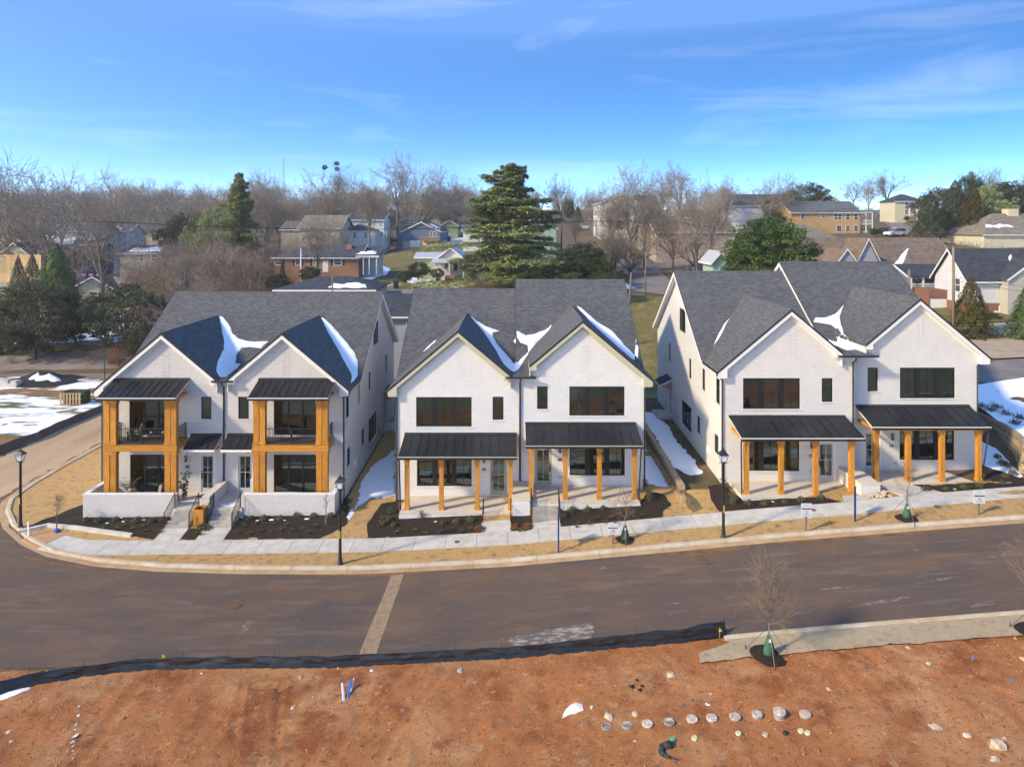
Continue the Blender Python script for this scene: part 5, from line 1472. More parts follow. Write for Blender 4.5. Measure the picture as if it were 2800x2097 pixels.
for f, X, Y, s, lab in rocks:
    q = gp(*f(X, Y), hf=dirt_h)
    o = link(bpy.data.objects.new('rock', rnd.choice(RK))); o.location = (q.x, q.y, q.z + s * .25); o.scale = (s * 1.2, s * 1.2, s); o.rotation_euler = (0, 0, rnd.uniform(0, 6))
    tag(o, lab, 'rock', 'loose rocks on the clay')
# crumbs and clods: too many to count
def clods():
    rs = np.random.RandomState(3); n = 14000
    x = rs.uniform(-24, 26, n); y = 20.5 + 9.0 * rs.beta(1.2, 1.0, n)
    y = np.maximum(y, 24.3 - (x + 27) * .066 + rs.uniform(0, 1.5, n))
    s = rs.gamma(1.4, .008, n) + .008; s[rs.rand(n) < .012] *= 2.2
    base = np.array([(1, 0, 0), (-1, 0, 0), (0, 1, 0), (0, -1, 0), (0, 0, .8), (0, 0, -.6)], float)
    f = np.array([(0, 2, 4), (2, 1, 4), (1, 3, 4), (3, 0, 4), (2, 0, 5), (1, 2, 5), (3, 1, 5), (0, 3, 5)])
    z = np.array([dirt_h(a, b) for a, b in zip(x, y)])
    for nm, sel, m in (('clay_clods', np.arange(n) % 6 != 0, mat('clay_clods', (.38, .15, .06), (.48, .24, .12), sc=6, rough=.95)), ('pale_grit', np.arange(n) % 6 == 0, mat('pale_grit', (.55, .33, .18), (.42, .20, .09), sc=6, rough=.95))):
        k = int(sel.sum()); jit = rs.uniform(.55, 1.3, (k, 6, 3))
        V = np.stack([x[sel], y[sel], z[sel] + .025], 1)[:, None, :] + base[None] * jit * s[sel][:, None, None]
        F = (np.arange(k)[:, None, None] * 6 + f[None]).reshape(-1, 3)
        tag(obj(nm, np_mesh(nm, V.reshape(-1, 3), F, m)), kind='stuff')
clods()
# ------------------------------------------------------------------ buried pipes with caps
M['pipe_w'] = mat('dusty_white_lid', (.62, .55, .46), (.40, .26, .16), sc=9, rough=.85, rv=.18, lo=.42, hi=.62, bump=.5, bsc=20)
M['pipe_g'] = mat('grey_pipe', (.30, .31, .32), (.24, .23, .22), sc=6, rough=.7)
M['pipe_in'] = mat('pipe_dirt_fill', (.16, .10, .07), (.34, .26, .20), sc=9, rough=.9)
CAPS = [(343, 648, 0, .02), (523, 640, 2, .05), (697, 630, 1, .06), (885, 612, 2, .06), (1083, 592, 1, .09), (1253, 585, 1, .09), (1455, 572, 1, .08), (1645, 553, 1, .10), (1838, 560, 1, .30), (2060, 555, 3, .12)]
wd = ['grey open pipe end', 'half-filled pipe end with white rim', 'white-lidded pipe end', 'grey-rimmed pipe end half full of soil', 'white-lidded pipe end', 'white-lidded pipe end', 'dusty white-lidded pipe end', 'white-lidded pipe end', 'tallest grey pipe end with white lid', 'tan-lidded pipe end']
for i, (X, Y, k, hh) in enumerate(CAPS):
    q = gp(*R5(X, Y + 12), hf=dirt_h); r = (.185, .20, .19, .195, .20, .19, .195, .185, .21, .195)[i]; hh *= .62
    t = thing('pipe_end', wd[i] + ' in the clay, %s from the left of ten' % nth(i), 'pipe', tuple(q), 'row of capped pipes in the clay')
    mb = MB(); hz = hh + .05
    mb.lathe((q.x, q.y, q.z - .1), [(r, 0), (r, .1 + hz), (r - .02, .11 + hz), (r - .035, .1 + hz), (r - .035, .06 + hz)], 20); mb.build('pipe', M['pipe_g'], t, False)
    if k in (1, 3): MB().lathe((q.x, q.y, q.z + hz - .03), [(r + .012, 0), (r + .012, .035), (r - .02, .052), (r - .05, .045)], 20).build('lid', M['pipe_w'] if k == 1 else M['stone'], t)
    else: MB().lathe((q.x + (.02 if k == 2 else 0), q.y + .03, q.z + hz - .05), [(r * .8, 0), (r * .78, .03), (r * .3, .045)], 16).build('soil_fill', M['pipe_in'], t)
    if k == 2: MB().slab([(q.x - .17, q.y + .02, q.z + hz + .002), (q.x + .17, q.y + .02, q.z + hz + .002), (q.x + .12, q.y + .17, q.z + hz + .004), (q.x - .12, q.y + .17, q.z + hz + .004)], (0, 0, -.02)).build('lid', M['pipe_w'], t)
M['cream'] = mat('cream_plastic', (.62, .55, .33), rough=.6); M['greenp'] = mat('green_plastic', (.10, .36, .20), rough=.5)
for i, (X, Y, m, lab) in enumerate([(1104, 762, 'cream', 'small cream pipe cap below the fifth pipe'), (1483, 722, 'cream', 'small cream pipe cap below the seventh pipe'), (1715, 733, 'stone', 'small tan pipe cap below the eighth pipe'), (2022, 700, 'cream', 'left of two touching cream pipe caps'), (2080, 717, 'cream', 'right of two touching cream pipe caps'), (912, 772, 'greenp', 'small green pipe cap beside the black elbow'), (1893, 718, 'black', 'pipe hole below the tall pipe, its dark drawn as a disc')]):
    q = gp(*R5(X, Y), hf=dirt_h)
    tag(MB().lathe((q.x, q.y, q.z - .03), [(.10, 0), (.105, .10), (.09, .118), (.06, .112)], 14).build('buried_plastic_disc', M[m]), lab, 'disc', 'small pipe discs')  # the black one is a solid disc painted dark for an open hole
pts = [gp(*R5(X, Y), hf=dirt_h) + Vector((0, 0, .08)) for X, Y in ((905, 825), (830, 845), (812, 885), (845, 920), (900, 940), (975, 965))]
mb = MB()
for a, b, r0, r1 in zip(pts[:-1], pts[1:], (.14, .13, .10, .07, .05), (.13, .10, .07, .05, .03)): mb.tube(a, b, r0, r1, 10)
tag(mb.build('pipe_elbow', mat('crumpled_black_plastic', (.022, .024, .028), (.05, .05, .055), sc=8, rough=.5, bump=.8, bsc=18), None, True), 'bent black plastic pipe lying on the clay', 'pipe')
# white lime heap, scraps, conduits
q = gp(*R9(440, 1265), hf=dirt_h)
tag(sheet('lime_heap', [(q.x - .55, q.y - .30), (q.x - .2, q.y - .2), (q.x + .1, q.y - .12), (q.x + .42, q.y + .05), (q.x + .38, q.y + .3), (q.x + .05, q.y + .42), (q.x - .3, q.y + .15)], mat('white_lime', (.80, .79, .76), (.70, .62, .55), sc=8, rough=.9, bump=.8, bsc=20), off=0, step=.07, edge=.06, jit=.16, hf=lambda x, y: dirt_h(x, y) + .03 + .10 * math.exp(-((x - q.x) ** 2 + (y - q.y - .12) ** 2) / .06), rough=.02, kind='thing'), 'small heap of white lime powder on the clay', 'heap')
def scrap(f, X, Y, m, lab, s=.07, name='plastic_scrap'):
    q = gp(*f(X, Y), hf=dirt_h); rs = random.Random(X)
    V = [(q.x + s * rs.uniform(-1.3, 1.3), q.y + s * rs.uniform(-1.2, 1.2), q.z + .02 + s * rs.uniform(0, .9)) for _ in range(9)]
    import bmesh
    b = bmesh.new(); [b.verts.new(v) for v in V]; bmesh.ops.convex_hull(b, input=b.verts); me = bpy.data.meshes.new(name); b.to_mesh(me); b.free(); me.materials.append(m)
    tag(obj(name, me), lab, 'scrap', 'scraps on the clay')
M['teal'] = mat('teal_plastic', (.10, .45, .42), rough=.5); M['scrapblue'] = mat('light_blue_plastic', (.06, .19, .48), rough=.5); M['red'] = mat('red_plastic', (.55, .03, .02), rough=.5); M['scrapblack'] = mat('black_rag', (.02, .022, .026), rough=.8)
for f, X, Y, m, lab, s in ((R5, 1285, 6, 'teal', 'teal plastic scrap at the corner of the sod strip', .10), (R5, 1090, 428, 'scrapblue', 'blue plastic scrap above the pipe row', .09), (R5, 1015, 470, 'scrapblue', 'second blue plastic scrap above the pipe row', .07), (R5, 1212, 465, 'signwhite', 'white block scrap above the pipe row', .08), (R5, 1242, 378, 'signwhite', 'torn white paper above the blue scraps', .07), (R5, 580, 788, 'signwhite', 'white paper scrap below the second pipe', .07), (R5, 608, 262, 'scrapblack', 'topmost black rag in the cluster above the pipes', .07), (R5, 558, 322, 'scrapblack', 'left black rag in the cluster above the pipes', .10), (R5, 652, 305, 'scrapblack', 'right black rag in the cluster above the pipes', .09), (R5, 632, 345, 'scrapblack', 'lowest black rag in the cluster above the pipes', .09),
                      (R6, 1440, 905, 'scrapblue', 'blue plastic scrap right of the sod strip', .08), (R6, 1700, 1052, 'scrapblue', 'light blue scrap near the right edge', .07), (R8, 205, 1390, 'red', 'red scrap on the clay at the left', .06), (R7, 575, 972, 'flag', 'yellow scrap under the silt fence', .05), (R7, 478, 1535, 'flag', 'yellow scrap low in the clay', .05), (R7, 810, 988, 'signwhite', 'white crumpled scrap below the silt fence', .07), (R8, 1412, 1008, 'signwhite', 'white scrap left of the conduits', .07)):
    scrap(f, X, Y, M[m], lab, s)
cd = thing('conduit_bundle', 'white and blue conduit ends rising from the clay', 'pipes', tuple(gp(*R7(640, 1190), hf=dirt_h)))
for i, (a, b, m) in enumerate((((600, 1080), (612, 1200), 'signwhite'), ((606, 1078), (620, 1195), 'signwhite'), ((655, 1060), (640, 1180), 'scrapblue'), ((668, 1055), (650, 1170), 'scrapblue'), ((685, 1045), (665, 1130), 'signwhite'))):
    e = gp(*R7(*b), hf=dirt_h); s_ = gp(*R7(a[0], a[1] + 40), hf=dirt_h)
    MB().tube(e, s_ + Vector((0, 0, .30)), .028, n=7).build('conduit', M[m], cd)
# line of white gravel bits in the rut at the left
for i, (X, Y) in enumerate(((555, 1235), (548, 1300), (530, 1365), (528, 1400), (530, 1445), (512, 1490), (515, 1520), (512, 1550), (510, 1605))):
    scrap(R8, X, Y, M['signwhite'], 'white snow crumb in the clay rut, %s from the top' % nth(i), .05 if i not in (4, 5) else .09, 'snow_crumb')
snow('snow_patch', [gp(*R8(X, Y), hf=dirt_h)[:2] for X, Y in ((-20, 1165), (60, 1130), (150, 1105), (215, 1095), (205, 1125), (130, 1150), (60, 1175), (-20, 1200))], 'snow scrap at the foot of the silt fence, far left', hf=dirt_h, seed=9, jit=.05, thick=.09)
# ------------------------------------------------------------------ manholes and valve covers
M['iron'] = mat('rusty_iron', (.19, .105, .062), (.12, .07, .045), sc=9, rough=.7, bump=.5, bsc=30)
def manhole(p, r, label, ring=True):
    t = thing('manhole_cover', label, 'manhole cover', tuple(p)); x, y, z = p
    MB().lathe((x, y, z - .04), [(r, 0), (r, .055), (r - .03, .06), (r - .055, .052)], 28).build('frame', M['iron'], t)
    MB().lathe((x, y, z - .03), [(r - .06, 0), (r - .06, .042), (r - .1, .046)], 28).build('lid', M['iron'], t)
    if r > .2:
        for k in range(-3, 4):
            w = math.sqrt(max(0, (r - .12) ** 2 - (k * r * .22) ** 2))
            piece('tread_bar', M['iron'], x - w, y + k * r * .22 - .018, z + .012, x + w, y + k * r * .22 + .018, z + .026, t)
manhole(gp(640, 1653, off=.03), .42, 'rusty manhole cover in the left part of the road', False)
manhole(gp(1924, 1530, off=.045), .48, 'rusty manhole cover near the kerb before number 72')
for u_, v_, lab in ((1250, 1481, 'round iron cover set in the pavement before the middle duplex'), (2563, 1384, 'round iron cover set in the pavement at the far right'), (2224, 1394, 'round iron cover in the pavement behind the sign of number 72')):
    manhole(gp(u_, v_, off=.105), .16, lab, False)
# pale scuffs of spilled concrete on the road
M['scuff'] = mat_ground('dried_concrete_scuff', [((.27, .22, .18), 0, 0, 0, I3, 0), ((.12, .088, .068), 9, .40, .52, (.35, 1.6, 1), 4)], bump=.5, bsc=30, bdist=.01)
for pl in ([(1660, 735), (1700, 660), (1750, 632), (1788, 640), (1740, 690), (1680, 735)],):
    sheet('concrete_scuff', [gp(*R8(X, Y), off=.02)[:2] for X, Y in pl], M['scuff'], off=.026, step=.2, edge=.15, jit=.06)
for pl in ([(1050, 518), (1150, 505), (1235, 495), (1150, 512), (1080, 524)], [(1495, 475), (1530, 462), (1558, 466), (1540, 480)], [(590, 262), (640, 250), (662, 262), (620, 278)]):
    sheet('concrete_scuff', [gp(*R9(X, Y), off=.02)[:2] for X, Y in pl], M['scuff'], off=.026, step=.2, edge=.12, jit=.05)
for pl in ([(655, 510), (780, 488), (900, 470), (1015, 462), (930, 490), (800, 508), (700, 520)], [(1085, 352), (1200, 335), (1308, 322), (1290, 340), (1150, 356)], [(1540, 185), (1640, 160), (1745, 120), (1760, 135), (1660, 175), (1560, 195)], [(1002, 132), (1035, 124), (1068, 140), (1030, 148)], [(360, 412), (480, 398), (610, 392), (520, 408), (400, 418)], [(1380, 530), (1500, 500), (1640, 488), (1560, 520), (1440, 540)]):
    sheet('concrete_scuff', [gp(*R6(X, Y), off=.02)[:2] for X, Y in pl], M['scuff'], off=.026, step=.25, edge=.12, jit=.06)
# clay washed along the gutter
M['wash'] = mat_ground('clay_wash', [((.22, .115, .055), 0, 0, 0, I3, 0), ((.12, .075, .05), 3, .45, .6, (.4, 1, 1), 4)], bump=.7, bsc=30, bdist=.03)
for x0, x1, w in ((8, 13, .7), (13.5, 24, .42), (-12, -3, .3), (-29, -24, .5)):
    a = dens([(x0, 37.68 if x0 > -20 else 40.2), (x1, 37.68 if x0 > -20 else 38.7)], .3, closed=False); k = len(a)
    sheet('clay_wash', a + [(p[0], p[1] - w * (.35 + .65 * math.sin(math.pi * i / (k - 1))) * (.7 + .5 * abs(noise.noise((p[0], 1, 1))))) for i, p in reversed(list(enumerate(a)))], M['wash'], off=.027, step=.3, edge=.2, jit=.06)
# ------------------------------------------------------------------ patio and balcony furniture of number 60
M['adir'] = mat('charcoal_resin', (.030, .033, .040), rough=.55); M['wicker'] = mat('woven_beige', (.40, .33, .26), (.33, .27, .21), sc=40, rough=.8, bump=.6, bsc=60)
M['cushion'] = mat('striped_cushion', (.60, .47, .26), (.70, .62, .48), sc=9, rough=.9, stretch=(3, .2, .2))
def adirondack(p, rz, label):
    t = thing('adirondack_chair', label, 'chair', tuple(p), 'charcoal balcony chairs', rz)
    def part(nm, mb, m=M['adir']):
        o = obj(nm, mb.mesh(nm, m), None); o.parent = t; o.location = (0, 0, 0); return o
    for i in range(5):
        x = -.24 + i * .12
        part('back_slat', MB().slab([(x - .052, .28, .26), (x + .052, .28, .26), (x + .056, .56, 1.02 - .03 * abs(i - 2) ** 1.5), (x - .056, .56, 1.02 - .03 * abs(i - 2) ** 1.5)], (0, .022, 0)))
        part('seat_slat', MB().slab([(-.27, -.28 + i * .12, .36 - i * .025), (.27, -.28 + i * .12, .36 - i * .025), (.27, -.18 + i * .12, .34 - i * .025), (-.27, -.18 + i * .12, .34 - i * .025)], (0, 0, -.02)))
    for s in (-1, 1):
        part('armrest', MB().box(s * .40, -.36, .55, s * .27, .42, .575))
        part('leg', MB().box(s * .36, -.32, 0, s * .31, -.22, .55)); part('leg', MB().slab([(s * .30, -.3, .36), (s * .30, -.3, .26), (s * .30, .55, 0), (s * .30, .62, .05)], (s * .03, 0, 0)))
    part('cushion', MB().box(-.2, .10, .33, .2, .24, .60), M['cushion'])
adirondack((-25.55, 45.95, 5.467), R(-38), 'charcoal slatted chair with a striped cushion on the balcony, left of the table')
adirondack((-23.35, 45.9, 5.467), R(48), 'charcoal slatted chair on the balcony, right of the table')
t = thing('balcony_table', 'small dark round table between the balcony chairs', 'table', (-24.45, 45.95, 5.467))
MB().lathe((-24.45, 45.95, 5.467 + .45), [(.3, 0), (.3, .025), (.0, .026)], 16).build('table_top', M['adir'], t)
for a in range(4): MB().tube((-24.45 + .2 * math.cos(a * 1.57 + .7), 45.95 + .2 * math.sin(a * 1.57 + .7), 5.467), (-24.45 + .18 * math.cos(a * 1.57 + .7), 45.95 + .18 * math.sin(a * 1.57 + .7), 5.92), .02, n=5).build('leg', M['adir'], t)
tag(MB().lathe((-24.4, 45.95, 5.943), [(.05, 0), (.06, .09), (.055, .1)], 10).build('white_pot', M['signwhite']), 'white pot standing on the balcony table', 'pot')
def shell_chair(x, y, rz, label):
    t = thing('shell_chair', label, 'chair', (x, y, 1.65), 'beige patio chairs', rz)
    V = []; nu, nv = 10, 12
    for j in range(nv):
        f = j / (nv - 1)
        if f < .5: yy = -.26 + .5 * f * 2; zz = .42 - .04 * math.sin(f * 2 * math.pi)
        else: yy = .24 + .10 * (f - .5) * 2; zz = .42 + .48 * ((f - .5) * 2) ** .9
        hw = .26 * (1 - .45 * max(0, (f - .72) / .28) ** 2) * (1 - .25 * max(0, (.12 - f) / .12))
        for i in range(nu):
            a = -1 + 2 * i / (nu - 1)
            V.append((a * hw, yy - .10 * a * a * (f > .5) * (1), zz + .10 * a * a * (1 - f * .6)))
    F = [(j * nu + i, j * nu + i + 1, (j + 1) * nu + i + 1, (j + 1) * nu + i) for j in range(nv - 1) for i in range(nu - 1)]
    me = np_mesh('shell', V, F, M['wicker'], True); o = obj('shell', me, None); o.parent = t; o.location = (0, 0, 0); sm = o.modifiers.new('th', 'SOLIDIFY'); sm.thickness = .02
    for sx in (-1, 1):
        for sy in (-1, 1):
            o = obj('leg', MB().tube((sx * .12, sy * .12, .40), (sx * .22, sy * .22, 0), .014, n=5).mesh('leg', M['black']), None); o.parent = t; o.location = (0, 0, 0)
shell_chair(-25.35, 45.35, R(-155), 'beige woven shell chair on the patio of number 60, back to the street'); shell_chair(-23.75, 45.4, R(-50), 'beige woven shell chair on the patio of number 60, seen from the side')
tag(MB().lathe((-24.55, 45.2, 1.65), [(.20, 0), (.22, .1), (.20, .3), (.22, .5), (.21, .53)], 14).build('stool_table', M['cedar']), 'small carved wood stool table between the shell chairs', 'table')
def potted(x, y, z, kind, label, hh):
    t = thing('potted_plant', label, 'plant', (x, y, z)); rs = np.random.RandomState(int(abs(x) * 10))
    MB().lathe((x, y, z), [(.13, 0), (.17, .28), (.18, .3), (.15, .3), (.14, .26)], 12).build('pot', M['pipe_g'], t)
    tw = Twig(); b = np.array((x, y, z + .26)); V = []; F = []
    if kind == 'palm':
        for i in range(16):
            a = rs.uniform(0, 6.28); L = rs.uniform(.5, .9) * hh; d = np.array((math.cos(a), math.sin(a), 0)); p = b.copy()
            for k in range(5):
                f = (k + 1) / 5; q = b + d * L * .55 * f ** 1.4 + np.array((0, 0, L * (f - .28 * f ** 3))); tw.seg(p, q, .008, .006)
                for s in (-1, 1):
                    side = np.cross(d, (0, 0, 1)) * s * .13 + d * .1 + np.array((0, 0, -.02)); c = len(V); V += [tuple(q), tuple(q + side * .6 + np.array((0, 0, .02))), tuple(q + side * 1.5), tuple(q + side * .6 - d * .03)]; F.append((c, c + 1, c + 2, c + 3))
                p = q
        me = np_mesh('foliage', V, F, M['fol_house'])
    else:
        C = []
        for i in range(7):
            a = rs.uniform(0, 6.28); p = b.copy()
            for k in range(5):
                q = p + np.array((math.cos(a) * .09 + rs.normal(0, .03), math.sin(a) * .09 + rs.normal(0, .03), hh / 5)); tw.seg(p, q, .012, .009); p = q
                for _ in range(4): C.append(q + rs.normal(0, .09, 3))
        C = np.array(C); me = leaf_mesh(C, C - b, .11, M['fol_house'], rs=rs, asp=.5)
    obj('foliage', me, t); obj('stem', tw.mesh('stem', M['twig']), t)
potted(-26.05, 46.2, 1.65, 'palm', 'potted palm on the patio beside the left cedar posts', 1.35)
potted(-22.0, 45.6, 1.65, 'fig', 'potted broad-leaved plant beside the door of number 60', 1.3)
t = thing('cedar_planter', 'tall orange cedar planter box between the two front steps', 'planter', (-19.95, 43.3, .9))
x0, x1, y0, y1, z1 = -20.27, -19.62, 43.12, 43.8, 1.98
for k in range(6):
    za, zb = .8 + k * .197, .8 + k * .197 + .192
    piece('board', M['cedarh'], x0, y0, za, x1, y0 + .03, zb, t); piece('board', M['cedarh'], x0, y1 - .03, za, x1, y1, zb, t)
    piece('board', M['cedar'], x0, y0 + .031, za, x0 + .03, y1 - .031, zb, t); piece('board', M['cedar'], x1 - .03, y0 + .031, za, x1, y1 - .031, zb, t)
piece('soil', M['mulch'], x0 + .03, y0 + .03, 1.7, x1 - .03, y1 - .03, 1.8, t)
tag(MB().box(-21.2, 45.75, 1.652, -20.5, 46.25, 1.67).build('door_mat', mat('woven_mat', (.20, .15, .10), (.30, .24, .17), sc=20, rough=.95)), 'brown door mat before the door of number 60', 'mat')
snow('snow_patch', [(-19.1, 44.35), (-18.3, 44.3), (-17.95, 44.7), (-18.1, 45.0), (-18.7, 45.0), (-19.1, 44.75)], 'oval snow patch on the stoop of number 62', hf=lambda x, y: 1.648, thick=.04, step=.1, jit=.03, seed=4)
for i, (f, X, Y) in enumerate(((R3z, 290, 1520), (R3z, 465, 1455), (R3z, 490, 1500), (R3z, 740, 1480), (R3z, 1065, 1500), (R1, 1160, 1480), (R1, 1248, 1475), (R1, 1330, 1478), (R1, 1470, 1470), (R1, 1060, 1460), (R2, 405, 1458), (R2, 1370, 1368), (R3, 735, 1358), (R3, 1738, 1288))):
    q = gp(*f(X, Y), off=.1); r = .12 if i in (3, 6, 8) else .075
    snow('snow_scrap', [(q.x + r * math.cos(a) * 1.4, q.y + r * math.sin(a)) for a in np.arange(0, 6.28, .8)], 'small snow remnant in the mulch beds, %s from the left' % nth(i), hf=lambda x, y: q.z, thick=.03, step=.06, jit=.02, seed=i)
# ------------------------------------------------------------------ streets, lawns and snow beyond the three houses
def B5(X, Y): return X / 2.673, 380 + Y / 2.673
def B6(X, Y): return 600 + X / 3.16, 380 + Y / 3.16
def B7(X, Y): return 1200 + X / 3.16, 380 + Y / 3.16
def B8(X, Y): return 1800 + X / 2.212, 380 + Y / 2.212
def B9(X, Y): return 2400 + X / 4.142, 560 + Y / 4.142
def gpl(f, pts, **k): return [gp(*f(X, Y), **k)[:2] for X, Y in pts]
sheet('hillside_lawn', [(1, 68), (9, 66.5), (34, 67), (40, 75), (30, 101), (-8, 101), (-6, 80)], M['grass'], off=.06, step=2.5)
sheet('snowy_building_lot', [(-43.6, 47), (-43.6, 60), (-43.8, 78), (-47, 84), (-60, 86), (-86, 86.5), (-86, 60), (-60, 44)], M['lot'], off=.05, step=1.5, rough=.08)
sheet('snowy_field', [(-28, 97), (-38, 96.5), (-62, 97.5), (-110, 96), (-125, 140), (-70, 140), (-52, 118), (-40, 104)], M['lot_snow'], off=.06, step=3, rough=.1)
sheet('back_street', [(-60, 103), (-25, 103.5), (14, 102), (14, 107), (-25, 108), (-60, 108)], M['road_far'], off=.10, step=3)
sheet('hill_street', gpl(B7, [(1450, 930), (1500, 960), (1560, 1020), (1720, 1040), (1900, 1035), (2212, 1050), (2212, 1100), (1900, 1130), (1990, 1220), (2000, 1290), (1940, 1350), (1660, 1320), (1640, 1200), (1560, 1120), (1480, 1010)]), M['road_far'], off=.10, step=3)
sheet('front_lawn', [(-24, 108.5), (12, 107.5), (10, 118), (-24, 119)], M['yard_snow'], off=.09, step=3)
sheet('brown_lawn', [(-46, 108.5), (-24, 108.5), (-22, 122), (-48, 122)], M['yard_snow'], off=.09, step=3)
sheet('upper_lawn', [(-36, 138), (-10, 136), (-8, 180), (-40, 180)], M['grass'], off=.12, step=4)
sheet('upper_street', gpl(B8, [(1350, 500), (1450, 500), (1545, 545), (1500, 590), (1400, 590), (1420, 550)]), M['road_far'], off=.2, step=4)
sheet('upper_verge', gpl(B8, [(1460, 490), (1580, 500), (1560, 545), (1490, 515)]), M['grass'], off=.2, step=4)
sheet('alley', [(36.5, 57.6), (60, 57.9), (80, 60), (80, 66), (36.5, 63.5)], M['road_far'], off=.12, step=1.5)
sheet('driveway', [(36.5, 63.9), (70, 66), (70, 80), (47, 79), (42, 74), (38, 68)], mat_ground('tan_driveway', [((.42, .32, .22), 0, 0, 0, I3, 0), ((.34, .24, .155), .6, .45, .65, I3, 1)], bump=.2), off=.13, step=1.5)
sheet('right_yard', [(42, 80), (47, 79.6), (70, 81), (70, 90), (44, 90)], M['grass'], off=.1, step=2)
for i, (f, pts, lab) in enumerate([(B6, [(1130, 1200), (1290, 1130), (1400, 1100), (1480, 1130), (1440, 1180), (1300, 1225), (1420, 1240), (1250, 1258)], 'snow on the lawn beside the brick ranch house'), (B6, [(650, 1250), (900, 1212), (1080, 1150), (1060, 1175), (900, 1240), (700, 1260)], 'snow strip along the drive of the brick ranch house'), (B6, [(1610, 1235), (1680, 1205), (1840, 1215), (1800, 1245), (1680, 1255)], 'snow before the white cottage'), (B6, [(1900, 925), (2000, 875), (2110, 855), (2110, 900), (1980, 925)], 'snow beside the blue house'), (B6, [(150, 1100), (200, 1030), (390, 1025), (380, 1080), (260, 1110)], 'snow seen through the thicket left of the ranch house')]):
    snow('snow_patch', gpl(f, pts), lab, hf=lambda x, y: h(x, y) + .12, step=1.0, jit=.5, seed=30 + i, thick=.12)
# ------------------------------------------------------------------ neighbourhood houses
def siding(name, c, rh=.2): return mat_rows(name, tuple(k * .96 for k in c), c, tuple(k * .7 for k in c), 60, rh, .012, rough=.7, bump=.4, dist=.02, noise_mix=.06)
def rshingle(name, c): return mat_rows(name, tuple(k * .75 for k in c), tuple(k * 1.25 for k in c), tuple(k * .6 for k in c), .5, .16, .01, rough=.9, bump=.4, dist=.02, noise_mix=.15)
S = {'sage': siding('sage_siding', (.36, .36, .27)), 'white': siding('white_siding', (.66, .67, .68)), 'cream': siding('cream_siding', (.62, .58, .42)), 'blue': siding('blue_siding', (.13, .18, .25)), 'grey': siding('grey_siding', (.36, .38, .40)),
     'orange': siding('orange_siding', (.55, .34, .17)), 'green': siding('green_siding', (.33, .42, .26)), 'teal': siding('teal_siding', (.30, .46, .40)), 'tan': siding('tan_siding', (.46, .38, .29)), 'dgreen': siding('dark_green_siding', (.06, .085, .075)), 'beige': siding('beige_siding', (.50, .46, .38)), 'lime': siding('lime_siding', (.20, .38, .16)),
     'brick': mat_rows('red_brick', (.26, .095, .055), (.34, .14, .085), (.35, .26, .20), .21, .075, .01, bump=.5, dist=.01), 'brickd': mat_rows('brown_brick', (.22, .085, .06), (.28, .12, .085), (.26, .18, .14), .21, .075, .01, bump=.5, dist=.01)}
RF = {'dark': rshingle('dark_shingle_far', (.075, .078, .085)), 'grey': rshingle('grey_shingle_far', (.13, .135, .14)), 'brown': rshingle('brown_shingle_far', (.20, .145, .105)), 'tan': rshingle('tan_shingle_far', (.23, .19, .145)), 'slate': rshingle('slate_shingle_far', (.055, .062, .075)), 'taupe': rshingle('taupe_shingle_far', (.15, .12, .10)), 'metal': mat('pale_metal_roof', (.52, .52, .52), rough=.4, metal=.3)}
M['dglass'] = mat('far_window_glass', (.035, .045, .055), (.12, .13, .14), sc=.8, rough=.12, spec=.6)
M['wtrim'] = mat('far_white_trim', (.74, .74, .73), rough=.6)
def win_far(par, ax, pos, a0, a1, z0, z1, trim=None, dbl=True, shut=None):
    w = MB(); t = .10
    bx(w, ax, pos, a0 - t, a1 + t, z0 - t, z0, 0, .07); bx(w, ax, pos, a0 - t, a1 + t, z1, z1 + t, 0, .07); bx(w, ax, pos, a0 - t, a0, z0, z1, 0, .065); bx(w, ax, pos, a1, a1 + t, z0, z1, 0, .065)
    if dbl: bx(w, ax, pos, a0, a1, (z0 + z1) / 2 - .04, (z0 + z1) / 2 + .04, .02, .06)
    if a1 - a0 > 1.5: bx(w, ax, pos, (a0 + a1) / 2 - .06, (a0 + a1) / 2 + .06, z0, z1, .02, .062)
    w = w.build('window', trim or M['wtrim'], par)
    bp('pane', M['dglass'], ax, pos, a0, a1, z0, z1, .002, .03, w)
    if shut:
        for a, b in ((a0 - .55, a0 - .12), (a1 + .12, a1 + .55)): bp('shutter', shut, ax, pos, a, b, z0 - .05, z1 + .05, .0, .05, w)
    return w
